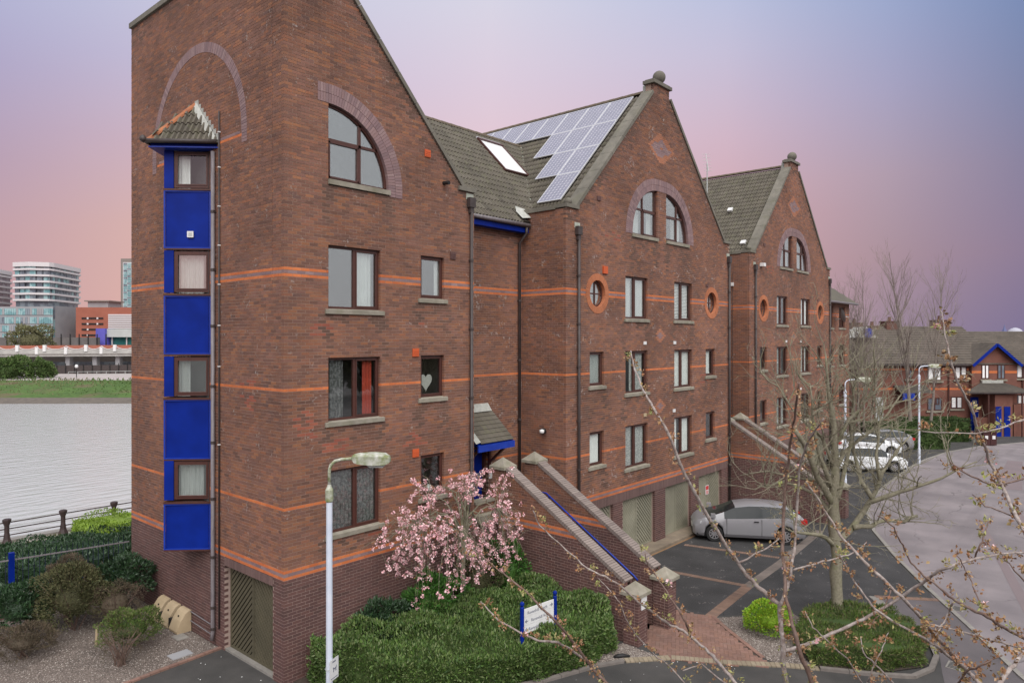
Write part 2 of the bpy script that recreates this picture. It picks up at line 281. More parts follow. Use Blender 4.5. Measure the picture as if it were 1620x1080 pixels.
# ------------------------------------------------------------------ mesh helpers
class MB:
    def __init__(s): s.v = []; s.f = []; s.m = []
    def add(s, vs, fs, m=0):
        o = len(s.v); s.v.extend([tuple(v) for v in vs]); s.f.extend([tuple(i + o for i in f) for f in fs]); s.m.extend([m] * len(fs)); return s
    def quad(s, a, b, c, d, m=0): return s.add([a, b, c, d], [(0, 1, 2, 3)], m)
    def box(s, x0, x1, y0, y1, z0, z1, m=0):
        return s.add([(x0, y0, z0), (x1, y0, z0), (x1, y1, z0), (x0, y1, z0), (x0, y0, z1), (x1, y0, z1), (x1, y1, z1), (x0, y1, z1)],
                     [(0, 3, 2, 1), (4, 5, 6, 7), (0, 1, 5, 4), (1, 2, 6, 5), (2, 3, 7, 6), (3, 0, 4, 7)], m)
    def fbox(s, P, a, b, m=0):
        """box in a local frame: P(u,v,w) -> world"""
        vs = [P(x, y, z) for z in (a[2], b[2]) for (x, y) in ((a[0], a[1]), (b[0], a[1]), (b[0], b[1]), (a[0], b[1]))]
        return s.add(vs, [(0, 3, 2, 1), (4, 5, 6, 7), (0, 1, 5, 4), (1, 2, 6, 5), (2, 3, 7, 6), (3, 0, 4, 7)], m)
    def beam(s, p, q, w, h, m=0, up=(0, 0, 1)):
        p = Vector(p); q = Vector(q); d = (q - p).normalized(); u = Vector(up)
        sd = d.cross(u); sd = sd.normalized() if sd.length > 1e-5 else Vector((1, 0, 0)); u = sd.cross(d)
        c = [(-1, -1), (1, -1), (1, 1), (-1, 1)]
        vs = [e + sd * (a * w / 2) + u * (b * h / 2) for e in (p, q) for a, b in c]
        return s.add(vs, [(0, 3, 2, 1), (4, 5, 6, 7), (0, 1, 5, 4), (1, 2, 6, 5), (2, 3, 7, 6), (3, 0, 4, 7)], m)
    def tube(s, pts, rad, n=6, m=0, cap=True):
        pts = [Vector(p) for p in pts]; k = len(pts)
        if not hasattr(rad, '__len__'): rad = [rad] * k
        o = len(s.v); ref = None
        for i, p in enumerate(pts):
            d = (pts[min(i + 1, k - 1)] - pts[max(i - 1, 0)]);
            d = d.normalized() if d.length > 1e-9 else Vector((0, 0, 1))
            if ref is None: ref = d.orthogonal().normalized()
            else:
                ref = ref - d * ref.dot(d); ref = ref.normalized() if ref.length > 1e-6 else d.orthogonal().normalized()
            b = d.cross(ref)
            for j in range(n):
                a = 2 * math.pi * j / n; s.v.append(tuple(p + (ref * math.cos(a) + b * math.sin(a)) * rad[i]))
        for i in range(k - 1):
            for j in range(n):
                s.f.append((o + i * n + j, o + i * n + (j + 1) % n, o + (i + 1) * n + (j + 1) % n, o + (i + 1) * n + j)); s.m.append(m)
        if cap:
            s.f.append(tuple(o + j for j in reversed(range(n)))); s.m.append(m)
            s.f.append(tuple(o + (k - 1) * n + j for j in range(n))); s.m.append(m)
        return s
    def lathe(s, prof, c=(0, 0, 0), n=12, m=0):
        o = len(s.v); k = len(prof)
        for r, z in prof:
            for j in range(n):
                a = 2 * math.pi * j / n; s.v.append((c[0] + r * math.cos(a), c[1] + r * math.sin(a), c[2] + z))
        for i in range(k - 1):
            for j in range(n):
                s.f.append((o + i * n + j, o + i * n + (j + 1) % n, o + (i + 1) * n + (j + 1) % n, o + (i + 1) * n + j)); s.m.append(m)
        s.f.append(tuple(o + j for j in reversed(range(n)))); s.m.append(m); s.f.append(tuple(o + (k - 1) * n + j for j in range(n))); s.m.append(m)
        return s
    def prism(s, poly, z0, z1, m=0):
        k = len(poly); vs = [(x, y, z0) for x, y in poly] + [(x, y, z1) for x, y in poly]
        fs = [tuple(reversed(range(k))), tuple(range(k, 2 * k))] + [(i, (i + 1) % k, k + (i + 1) % k, k + i) for i in range(k)]
        return s.add(vs, fs, m)
    def build(s, name, mats, parent=None, smooth=False, kind=None, loc=None):
        me = bpy.data.meshes.new(name); me.from_pydata(s.v, [], s.f)
        if isinstance(mats, str): mats = [mats]
        for x in mats: me.materials.append(MATS[x])
        if len(mats) > 1: me.polygons.foreach_set('material_index', s.m)
        if smooth: me.polygons.foreach_set('use_smooth', [True] * len(s.f))
        me.update()
        return link(name, me, parent, kind, loc)
def link(name, me, parent=None, kind=None, loc=None):
    o = bpy.data.objects.new(name, me); COL.objects.link(o)
    if loc is not None: o.location = loc
    if parent is not None: o.parent = parent; o.matrix_parent_inverse = Matrix.Translation(-PIN[parent.name]) if parent.name in PIN else Matrix()
    if parent is not None and parent.name in PIN: PIN[o.name] = PIN[parent.name] * 0
    if kind: o['kind'] = kind
    return o
PIN = {}
def thing(name, label, cat, loc=(0, 0, 0), group=None, rotz=0.0, local=False):
    """Empty at the base of a thing; its parts are modelled in world coordinates (or locally when rotz is used with local parts)"""
    o = bpy.data.objects.new(name, None); COL.objects.link(o); o.location = loc; o.rotation_euler = (0, 0, rotz); o.empty_display_size = .3
    if not local: PIN[o.name] = Vector(loc)
    o['label'] = label; o['category'] = cat
    if group: o['group'] = group
    return o
def tag(o, label, cat, group=None):
    o['label'] = label; o['category'] = cat
    if group: o['group'] = group
    return o
def npmesh(name, V, F, mats, parent=None, mi=None, kind=None, smooth=False):
    """numpy verts (n,3) and quads (m,4)"""
    V = np.asarray(V, dtype=np.float32); F = np.asarray(F, dtype=np.int32); k = F.shape[1]
    me = bpy.data.meshes.new(name); me.vertices.add(len(V)); me.vertices.foreach_set('co', V.ravel())
    me.loops.add(F.size); me.loops.foreach_set('vertex_index', F.ravel())
    me.polygons.add(len(F)); me.polygons.foreach_set('loop_start', np.arange(len(F), dtype=np.int32) * k)
    if isinstance(mats, str): mats = [mats]
    for x in mats: me.materials.append(MATS[x])
    if mi is not None: me.polygons.foreach_set('material_index', np.asarray(mi, dtype=np.int32))
    me.polygons.foreach_set('use_smooth', np.full(len(F), bool(smooth)))
    me.update(calc_edges=True); me.validate()
    return link(name, me, parent, kind)
def leafmesh(name, P, D, size, mats, parent=None, aspect=.45, kind=None, jitter=.35, mi=None):
    """many small pointed leaves: base P, direction D"""
    n = len(P); P = np.asarray(P, float); D = np.asarray(D, float); D /= np.linalg.norm(D, axis=1)[:, None] + 1e-9
    L = size * (1 + jitter * RNG.uniform(-1, 1, n)); rv = RNG.normal(size=(n, 3)); S = np.cross(D, rv); S /= np.linalg.norm(S, axis=1)[:, None] + 1e-9
    U = np.cross(S, D); V = np.empty((n, 4, 3)); w_ = (L * aspect * .5)[:, None]; L = L[:, None]
    V[:, 0] = P; V[:, 1] = P + D * L * .5 + S * w_ + U * w_ * .5; V[:, 2] = P + D * L; V[:, 3] = P + D * L * .5 - S * w_ + U * w_ * .5
    F = np.arange(n * 4).reshape(n, 4)
    return npmesh(name, V.reshape(-1, 3), F, mats, parent, mi=mi, kind=kind)
# ------------------------------------------------------------------ brickwork
CZ = .0757; CO = -.0295                                   # course height; storeys are 36 courses
def kz(k): return k * CZ + CO
K_BAND = {33: 3, 32: 2, 34: 2, 53: 2, 89: 2, 124: 2, 125: 3, 126: 2}   # 2 orange, 3 purple
BR_MATS = ['brick_brown', 'brick_plinth', 'brick_orange', 'brick_purple', 'brick_faded', 'brick_damp', 'brick_repair']
def band_cls(s, k):
    if k in K_BAND: return K_BAND[k]
    return 1 if k < 32 else 0
def weathered(base, sills, rake, repairs=()):
    """bricks below sill ends stay damp, bricks under the copings are grimy, a few patches were replaced"""
    def f(s, k):
        c = base(s, k)
        if c: return c
        z = kz(k) + .03
        for (u, v, z0, z1, p) in repairs:
            if u < s < v and z0 < z < z1 and random.random() < p: return 6
        for (a, b, zs) in sills:
            d = zs - .12 - z
            if 0 < d < 1.3:
                e = min(abs(s - a), abs(s - b))
                if (e < .17 and random.random() < .75 * (1 - d / 1.3)) or (a < s < b and random.random() < .4 * (1 - d / .5)): return 5
        g = rake(s, z)
        if g < .75 and random.random() < .65 * (1 - g / .75): return 5
        return 0
    return f
class Bricks:
    """collects the real bricks and the recessed mortar of one building's walls"""
    def __init__(b): b.rec = []; b.mort = MB()
    def wall(b, o, t, n, z0, z1, fn, cls=band_cls, lo=None, hi=None, mort_extra=0.0, skip=None, back=True):
        o = Vector((o[0], o[1], 0)); t = Vector((t[0], t[1], 0)); n = Vector((n[0], n[1], 0))
        k = int(math.floor((z0 - CO) / CZ + .5))
        while kz(k) < z1 - .02:
            za, zb = max(kz(k), z0), min(kz(k) + .0655, z1); zc = kz(k) + .033
            ph = (k % 2) * .1125
            for (a, c) in fn(zc):
                if c - a < .02: continue
                if back:
                    m = 1 if k < 32 else 0
                    P = lambda s_, z_: o + t * s_ - n * .005 + Vector((0, 0, z_))
                    b.mort.quad(P(a + .003, kz(k)), P(c - .003, kz(k)), P(c - .003, kz(k) + CZ), P(a + .003, kz(k) + CZ), m)
                if skip and skip[0] < zc < skip[1]: continue
                aa = a + (.1125 if (lo is not None and abs(a - lo[0]) < .01 and (k % 2) == lo[1]) else 0)
                cc = c - (.1125 if (hi is not None and abs(c - hi[0]) < .01 and (k % 2) == hi[1]) else 0)
                j = math.floor((aa - ph) / .225)
                while True:
                    s0 = max(aa, ph + .225 * j + .005); s1 = min(cc, ph + .225 * (j + 1) - .005)
                    s0 = aa if s0 < aa + .008 else s0; s1 = cc if s1 > cc - .008 else s1
                    if ph + .225 * j >= cc: break
                    if s1 - s0 > .025: b.rec.append((o, t, n, s0, s1, za, zb, cls((s0 + s1) / 2, k)))
                    j += 1
            k += 1
    def build(b, parent, mort_mats=('mortar', 'mortar_pale'), singles=0):
        wall = b.mort.build('wall', list(mort_mats), parent)
        rec = b.rec; alone = set()
        if singles:
            sc = []
            for i, (o, t, n, s0, s1, za, zb, c) in enumerate(rec):
                p = o + t * ((s0 + s1) / 2) + Vector((0, 0, (za + zb) / 2)) - CAM; d = p.dot(FW)
                if d < 1: continue
                x = 810 + FPX * p.dot(RT) / d; y = 534 - FPX * p.z / d
                if 0 < x < 1620 and 0 < y < 1075 and s1 - s0 > .2 and zb - za > .06 and n.dot(p) < 0:
                    sc.append((-(abs(t.dot(RT - FW * (p.dot(RT) / d))) / d / d * (s1 - s0) * 1.0), i))
            sc.sort(); alone = {i for _, i in sc[:singles]}
            meshes = {}
            for i in sorted(alone):
                o, t, n, s0, s1, za, zb, c = rec[i]
                if c not in meshes:
                    g = MB(); g.add([(-.1075, 0, -.0328), (.1075, 0, -.0328), (.1075, .1025, -.0328), (-.1075, .1025, -.0328), (-.1075, 0, .0328), (.1075, 0, .0328), (.1075, .1025, .0328), (-.1075, .1025, .0328)],
                                    [(0, 1, 5, 4), (1, 2, 6, 5), (3, 0, 4, 7), (4, 5, 6, 7), (3, 2, 1, 0)])
                    me = bpy.data.meshes.new('brick'); me.from_pydata(g.v, [], g.f); me.materials.append(MATS[BR_MATS[c] + '_single']); meshes[c] = me
                ob = bpy.data.objects.new('brick', meshes[c]); COL.objects.link(ob); ob.parent = wall
                p = o + t * ((s0 + s1) / 2) + Vector((0, 0, (za + zb) / 2)); ob.location = p
                ob.rotation_euler = (0, 0, math.atan2(-n.x, n.y) + math.pi)
                ob.scale = ((s1 - s0) / .215, 1, 1)
        idx = [i for i in range(len(rec)) if i not in alone]; n_ = len(idx)
        if not n_: return wall
        O = np.array([rec[i][0] for i in idx]); T = np.array([rec[i][1] for i in idx]); Nn = np.array([rec[i][2] for i in idx])
        S0 = np.array([rec[i][3] for i in idx])[:, None]; S1 = np.array([rec[i][4] for i in idx])[:, None]
        ZA = np.array([rec[i][5] for i in idx]); ZB = np.array([rec[i][6] for i in idx]); MI = np.array([rec[i][7] for i in idx])
        pr = RNG.uniform(-.0025, .0025, n_)[:, None]
        V = np.empty((n_, 8, 3))
        for q, (S, dep, Z) in enumerate(((S0, 0, ZA), (S1, 0, ZA), (S1, 1, ZA), (S0, 1, ZA), (S0, 0, ZB), (S1, 0, ZB), (S1, 1, ZB), (S0, 1, ZB))):
            V[:, q] = O + T * S - Nn * (pr if dep == 0 else .1025); V[:, q, 2] = Z
        cr = np.cross(T, Nn)[:, 2]; fr = np.array([(0, 1, 5, 4), (1, 2, 6, 5), (3, 0, 4, 7), (4, 5, 6, 7), (3, 2, 1, 0)])
        F = (np.arange(n_)[:, None, None] * 8 + fr[None]).reshape(-1, 4)
        flip = np.repeat(cr > 0, 5); F[flip] = F[flip][:, ::-1]
        npmesh('brick', V.reshape(-1, 3), F, BR_MATS, wall, mi=np.repeat(MI, 5), kind='stuff')
        return wall
def cut(iv, holes):
    out = iv
    for h0, h1 in holes:
        nx = []
        for a, c in out:
            if h1 <= a or h0 >= c: nx.append((a, c)); continue
            if h0 > a: nx.append((a, h0))
            if h1 < c: nx.append((h1, c))
        out = nx
    return out
class Frame:
    """a wall's own axes: P(s along the wall, d depth into the wall, z)"""
    def __init__(f, o, t, n): f.o = Vector((o[0], o[1], 0)); f.t = Vector((t[0], t[1], 0)); f.n = Vector((n[0], n[1], 0))
    def __call__(f, s, d, z): return f.o + f.t * s - f.n * d + Vector((0, 0, z))
def reveal(mb, P, s0, s1, z0, z1, dep=.13, m=0, g=.004):
    """the cut brick edges of an opening, seen between the brick ends"""
    mb.quad(P(s0 - g, .009, z0), P(s0 - g, dep, z0), P(s0 - g, dep, z1), P(s0 - g, .009, z1), m)
    mb.quad(P(s1 + g, .009, z0), P(s1 + g, dep, z0), P(s1 + g, dep, z1), P(s1 + g, .009, z1), m)
    mb.quad(P(s0, .009, z1 + g), P(s1, .009, z1 + g), P(s1, dep, z1 + g), P(s0, dep, z1 + g), m)
def curtain(P, s0, s1, z0, z1, dep, amp=.03, wl=.11):
    mb = MB(); n = max(4, int((s1 - s0) / wl * 6)); 
    vs = []
    for i in range(n + 1):
        s = s0 + (s1 - s0) * i / n; d = dep + amp * math.sin((s - s0) / wl * 2 * math.pi) + amp * .4 * math.sin(s * 23)
        vs += [P(s, d, z0), P(s, d, z1)]
    mb.add(vs, [(2 * i, 2 * i + 2, 2 * i + 3, 2 * i + 1) for i in range(n)]); return mb
def window(parent, P, s0, s1, z0, z1, mull=(.55,), sill=True, curt=(), glass='glass', dep=.085, sillw=.10, fw=.06, transom=None, blind=None, sill_mat='concrete', room=True):
    """a brown framed window: frame > pane, sill, curtain, room_lining; (s0..s1, z0..z1) is the brick opening, z0 = top of the sill"""
    mb = MB(); fd = dep + .07
    def bar(a, b, c, d_): mb.fbox(lambda u, v, w_: P(u, v, w_), (a, dep, c), (b, fd, d_))
    bar(s0, s0 + fw, z0, z1); bar(s1 - fw, s1, z0, z1); bar(s0 + fw, s1 - fw, z0, z0 + fw); bar(s0 + fw, s1 - fw, z1 - fw, z1)
    edges = [s0 + fw]
    for mm in mull:
        c = s0 + (s1 - s0) * mm; bar(c - .035, c + .035, z0 + fw, z1 - fw); edges += [c - .035, c + .035]
    edges.append(s1 - fw)
    # sash frames, set slightly forward
    for i in range(0, len(edges), 2):
        if len(mull) and i == 0 and (i // 2) % 2 == 0 and len(mull) == 1: continue
        a, b = edges[i], edges[i + 1]; e = .035; d0 = dep - .012; d1 = dep + .03
        for q in ((a, a + e, z0 + fw, z1 - fw), (b - e, b, z0 + fw, z1 - fw), (a + e, b - e, z0 + fw, z0 + fw + e), (a + e, b - e, z1 - fw - e, z1 - fw)):
            mb.fbox(P, (q[0], d0, q[2]), (q[1], d1, q[3]))
    if transom: bar(s0 + fw, s1 - fw, z0 + (z1 - z0) * transom - .03, z0 + (z1 - z0) * transom + .03)
    f = mb.build('window', 'frame_brown', parent)
    for i in range(0, len(edges), 2):
        g = MB(); g.fbox(P, (edges[i], dep + .035, z0 + fw), (edges[i + 1], dep + .047, z1 - fw)); g.build('pane', glass, f)
    if sill:
        g = MB(); g.fbox(P, (s0 - sillw, -.055, z0 - .125), (s1 + sillw, dep + .02, z0 - .022))
        g.add([P(s0 - sillw, -.055, z0 - .022), P(s1 + sillw, -.055, z0 - .022), P(s1 + sillw, dep, z0 + .004), P(s0 - sillw, dep, z0 + .004)], [(0, 1, 2, 3)])
        g.build('sill', sill_mat, f)
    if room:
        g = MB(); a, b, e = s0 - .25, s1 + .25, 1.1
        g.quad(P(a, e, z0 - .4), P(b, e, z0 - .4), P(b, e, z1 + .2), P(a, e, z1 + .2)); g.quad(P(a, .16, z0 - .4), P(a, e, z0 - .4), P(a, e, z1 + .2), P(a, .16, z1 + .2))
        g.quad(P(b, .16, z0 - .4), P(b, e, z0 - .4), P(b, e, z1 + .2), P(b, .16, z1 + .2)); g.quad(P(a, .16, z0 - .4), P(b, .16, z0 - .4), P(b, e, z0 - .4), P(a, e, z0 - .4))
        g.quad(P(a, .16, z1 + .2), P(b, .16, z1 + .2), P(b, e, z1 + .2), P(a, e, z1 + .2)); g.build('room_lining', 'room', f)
    for (a, b, mat) in curt:
        curtain(P, s0 + (s1 - s0) * a, s0 + (s1 - s0) * b, z0 - .03, z1 + .03, .19, .022).build('curtain', mat, f, smooth=True)
    if blind:
        g = MB(); n = int((z1 - z0) / .06)
        for i in range(n): z = z0 + .04 + i * .06; g.fbox(P, (s0 + .05, .2, z), (s1 - .05, .235, z + .04))
        g.build('blind_slat', 'curtain_white', f)
    return f
def ring(P, cs, cz, ri, ro, a0, a1, mat, parent, th=.0745, proud=.012, dep=.10, split=True, name='arch_brick'):
    """radial brick-on-edge courses of an arch or a round opening"""
    mb = MB(); rows = [(ri, (ri + ro) / 2 - .004), ((ri + ro) / 2 + .004, ro)] if split else [(ri, ro)]
    for q, (r0, r1) in enumerate(rows):
        n = max(6, int(abs(a1 - a0) * (r0 + r1) / 2 / th))
        for i in range(n):
            f0 = a0 + (a1 - a0) * (i + .05) / n; f1 = a0 + (a1 - a0) * (i + .95) / n; pr = -proud + random.uniform(-.002, .002)
            pts = [(r0, f0), (r1, f0), (r1, f1), (r0, f1)]
            vs = [P(cs + r * math.cos(a), d, cz + r * math.sin(a)) for d in (pr, dep) for r, a in pts]
            mb.add(vs, [(0, 1, 2, 3), (7, 6, 5, 4), (0, 4, 5, 1), (1, 5, 6, 2), (2, 6, 7, 3), (3, 7, 4, 0)])
    return mb.build(name, mat, parent, kind='stuff')
def arch_window(parent, P, sc, z0, r, side, glass='glass_bright', curt=None):
    """quarter-circle window; side +1 fills to the right of sc, -1 to the left"""
    mb = MB(); fw = .06; d0, d1 = .085, .155; z0f = z0
    arc = lambda rr, n=16: [(sc + side * rr * math.cos(a), z0f + rr * math.sin(a)) for a in [math.pi / 2 * i / n for i in range(n + 1)]]
    A, B = arc(r), arc(r - fw)
    for i in range(16):
        q = [A[i], A[i + 1], B[i + 1], B[i]]; vs = [P(u, d, z) for d in (d0, d1) for u, z in q]
        mb.add(vs, [(0, 1, 2, 3), (7, 6, 5, 4), (0, 4, 5, 1), (2, 6, 7, 3)])
    def bar(a, b, c, d_, e0=d0, e1=d1): mb.fbox(P, (min(a, b), e0, c), (max(a, b), e1, d_))
    bar(sc, sc + side * fw, z0f, z0f + r); bar(sc, sc + side * (r - .01), z0f, z0f + fw)
    tz = z0f + .98; tw = math.sqrt(r * r - .98 ** 2) - .03
    bar(sc, sc + side * tw, tz - .035, tz + .035)
    mx = sc + side * (.98 if True else 0); bar(mx - .035, mx + .035, z0f, z0f + math.sqrt(r * r - .98 ** 2) - .03)
    for (a, b, c, d_) in ((sc + side * fw, mx - side * .035, z0f + fw, tz - .035),):
        lo, hi = min(a, b), max(a, b)
        for q in ((lo, lo + .04, c, d_), (hi - .04, hi, c, d_), (lo, hi, c, c + .04), (lo, hi, d_ - .04, d_)): mb.fbox(P, (q[0], d0 - .015, q[2]), (q[1], d0 + .03, q[3]))
    f = mb.build('window', 'frame_brown', parent)
    g = MB(); pts = [(sc, z0f)] + arc(r - .03)
    for d in (.115, .127): g.add([P(u, d, z) for u, z in pts], [tuple(range(len(pts)))])
    g.build('pane', glass, f)
    g = MB(); a, b = min(sc - side * .1, sc + side * (r + .1)), max(sc - side * .1, sc + side * (r + .1))
    g.fbox(P, (min(sc - side * .01, sc + side * (r + .04)), -.055, z0 - .12), (max(sc - side * .01, sc + side * (r + .04)), .09, z0)); g.build('sill', 'concrete', f)
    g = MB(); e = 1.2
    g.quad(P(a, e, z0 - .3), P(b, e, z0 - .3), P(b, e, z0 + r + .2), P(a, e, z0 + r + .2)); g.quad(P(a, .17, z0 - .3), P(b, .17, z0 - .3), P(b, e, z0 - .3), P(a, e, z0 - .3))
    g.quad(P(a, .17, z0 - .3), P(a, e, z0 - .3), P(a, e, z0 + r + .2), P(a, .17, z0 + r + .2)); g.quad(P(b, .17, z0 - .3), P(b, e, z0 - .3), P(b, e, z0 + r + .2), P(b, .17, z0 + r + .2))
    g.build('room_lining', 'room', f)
    for (u, v) in curt or (): curtain(P, min(sc + side * u, sc + side * v), max(sc + side * u, sc + side * v), z0, z0 + 1.0 + .0 * r, .3, .02).build('curtain', 'curtain_white', f, smooth=True)
    return f
def round_window(parent, P, sc, zc, r=.46):
    mb = MB(); n = 20; d0, d1 = .11, .17
    for i in range(n):
        a, b = 2 * math.pi * i / n, 2 * math.pi * (i + 1) / n; q = [(r, a), (r, b), (r - .055, b), (r - .055, a)]
        vs = [P(sc + x * math.cos(y), d, zc + x * math.sin(y)) for d in (d0, d1) for x, y in q]; mb.add(vs, [(0, 1, 2, 3), (7, 6, 5, 4), (2, 6, 7, 3), (0, 4, 5, 1)])
    mb.fbox(P, (sc - .025, d0, zc - r + .05), (sc + .025, d1, zc + r - .05)); mb.fbox(P, (sc - r + .05, d0 + .003, zc - .025), (sc + r - .05, d1 - .003, zc + .025))
    f = mb.build('window', 'frame_brown', parent)
    g = MB(); 
    for d in (.135, .147): g.add([P(sc + (r - .03) * math.cos(2 * math.pi * i / n), d, zc + (r - .03) * math.sin(2 * math.pi * i / n)) for i in range(n)], [tuple(range(n))])
    g.build('pane', 'glass_bright', f)
    g = MB(); 
    for i in range(n):
        a, b = 2 * math.pi * i / n, 2 * math.pi * (i + 1) / n
        g.quad(*[P(sc + r * math.cos(y), d, zc + r * math.sin(y)) for y, d in ((a, .17), (b, .17), (b, .9), (a, .9))])
    g.add([P(sc + r * math.cos(2 * math.pi * i / n), .9, zc + r * math.sin(2 * math.pi * i / n)) for i in range(n)], [tuple(range(n))]); g.build('room_lining', 'room', f)
    curtain(P, sc - .1, sc + .42, zc - .4, zc + .4, .3, .02).build('curtain', 'curtain_white', f, smooth=True)
    ring(P, sc, zc, r, r + .225, 0, 2 * math.pi, 'brick_ring', parent, split=False, dep=.11)
    return f
def garage_door(parent, P, s0, s1, z0, z1, mat, dep=.14):
    """a pair of boarded leaves with diagonal planks; each plank is its own piece, clipped to its leaf"""
    sm = (s0 + s1) / 2
    for q, (a, b) in enumerate(((s0 + .015, sm - .006), (sm + .006, s1 - .015))):
        fr = MB(); 
        for e in ((a, a + .045, z0, z1), (b - .045, b, z0, z1), (a + .045, b - .045, z0, z0 + .06), (a + .045, b - .045, z1 - .06, z1)): fr.fbox(P, (e[0], dep, e[2]), (e[1], dep + .062, e[3]))
        leaf = fr.build('door_leaf', mat, parent)
        bk = MB(); bk.fbox(P, (a + .04, dep + .05, z0 + .05), (b - .04, dep + .06, z1 - .05)); bk.build('backing', 'dark_gap', leaf)
        A, B, Z0, Z1 = a + .047, b - .047, z0 + .062, z1 - .062
        sl = 1 if q == 0 else -1                           # boards climb towards the middle
        pw = .150; c = Z0 - (B - A) - pw
        while c < Z1 + .01:
            # board between lines z = c + x and z = c + pw - gap + x (x measured across the leaf)
            def clip(poly, f):
                out = []
                for i in range(len(poly)):
                    p, r_ = poly[i], poly[(i + 1) % len(poly)]; fp, fq = f(p), f(r_)
                    if fp >= 0: out.append(p)
                    if fp * fq < 0: t_ = fp / (fp - fq); out.append((p[0] + (r_[0] - p[0]) * t_, p[1] + (r_[1] - p[1]) * t_))
                return out
            X0, X1 = 0, B - A; poly = [(X0, c), (X1, c + X1), (X1, c + X1 + pw - .046), (X0, c + pw - .046)]
            for f_ in (lambda p: p[1] - Z0, lambda p: Z1 - p[1]):
                poly = clip(poly, f_) if len(poly) > 2 else poly
            if len(poly) > 2:
                k = len(poly); pts = [((A + x) if sl > 0 else (B - x), z) for x, z in poly]
                vs = [P(x, dep + .012, z) for x, z in pts] + [P(x, dep + .049, z) for x, z in pts]
                g = MB(); g.add(vs, [tuple(range(k))] + [(i, (i + 1) % k, k + (i + 1) % k, k + i) for i in range(k)]); g.build('plank', mat, leaf)
            c += pw
    return None
def soldier(P, s0, s1, z0, z1, mat, parent, pitch=.0757):
    mb = MB(); n = int((s1 - s0) / pitch)
    for i in range(n):
        a = s0 + (s1 - s0) * i / n; mb.fbox(P, (a + .004, random.uniform(-.006, -.002), z0 + .004), (a + (s1 - s0) / n - .004, .1, z1 - .006))
    return mb.build('lintel_brick', mat, parent, kind='stuff')
def pipe(parent, pts, r, mat, br=(), n=10, wall=None):
    mb = MB(); mb.tube(pts, r, n)
    o = mb.build('downpipe', mat, parent, smooth=True)
    for p in br:
        g = MB(); p = Vector(p); g.lathe([(r * 1.22, -.035), (r * 1.22, .035)], p, n)
        if wall: g.beam(p, p + Vector(wall) * (r + .05), .09, .03)
        g.build('bracket', 'pipe_dark', o)
    return o
# ------------------------------------------------------------------ roofs
def tile_profile():
    xs = np.linspace(0, .30, 9); zs = np.array([0.0, .020, .072, .070, .012, .0, .066, .072, .004]); return xs, zs
def roof_tiles(parent, O, U, V, wid, length, mat, single=False, keep=None, gauge=.345, step=.034, uw=.30):
    """tiles on the slope O + U*x + V*y; each overlaps the one below with a visible tail"""
    O = Vector(O); U = Vector(U).normalized(); V = Vector(V).normalized(); N = U.cross(V).normalized()
    if N.z < 0: N = -N
    xs, zs = tile_profile(); n = len(xs); vs = []; fs = []
    for x, z in zip(xs, zs): vs.append((x, 0, z + step)); 
    for x, z in zip(xs, zs): vs.append((x, gauge + .05, z + .0))
    for x, z in zip(xs, zs): vs.append((x, 0.0, z - .004))
    for i in range(n - 1): fs.append((i, i + 1, n + i + 1, n + i)); fs.append((2 * n + i, 2 * n + i + 1, i + 1, i))
    B = Matrix(((U.x, V.x, N.x), (U.y, V.y, N.y), (U.z, V.z, N.z)))
    rows = int(length / gauge); cols = int(wid / uw + .01); cells = []
    for r_ in range(rows):
        for c in range(cols):
            if keep is None or keep(c * uw + uw / 2, r_ * gauge + gauge / 2): cells.append((c * uw, r_ * gauge))
    if single:
        me = bpy.data.meshes.new('roof_tile'); me.from_pydata(vs, [], fs); me.materials.append(MATS[mat]); me.polygons.foreach_set('use_smooth', [True] * len(fs)); me.update()
        rot = B.to_4x4()
        for x, y in cells:
            o = bpy.data.objects.new('roof_tile', me); COL.objects.link(o); o.parent = parent
            o.matrix_basis = Matrix.Translation(O + U * x + V * y + N * random.uniform(0, .004)) @ rot @ Matrix.Rotation(random.uniform(-.008, .008), 4, 'Z')
    else:
        if not cells: return
        T = np.array(vs); T = T @ np.array(B).T; k = len(vs)
        A = np.array([O + U * x + V * y + N * random.uniform(0, .005) for x, y in cells])
        VV = (A[:, None] + T[None]).reshape(-1, 3); FF = (np.arange(len(cells))[:, None, None] * k + np.array(fs)[None]).reshape(-1, 4)
        npmesh('roof_tile', VV, FF, mat, parent, kind='stuff', smooth=False)
def ridge(parent, p, q, r=.13, mat='ridge_tile', name='ridge_tile', L=.45):
    p, q = Vector(p), Vector(q); d = (q - p); n = max(1, int(d.length / L)); d = d / n
    side = d.normalized().cross(Vector((0, 0, 1))).normalized(); up = side.cross(d.normalized())
    for i in range(n):
        a = p + d * i; b = a + d * 1.03; mb = MB(); vs = []
        for e, rr in ((a, r), (b, r * .93)):
            for j in range(7):
                t = math.pi * j / 6; vs.append(e + side * (math.cos(t) * rr) + up * (math.sin(t) * rr - .04))
        mb.add(vs, [(j, j + 1, 8 + j, 7 + j) for j in range(6)] + [tuple(range(6, -1, -1)), tuple(range(7, 14))]); mb.build(name, mat, parent, smooth=False)
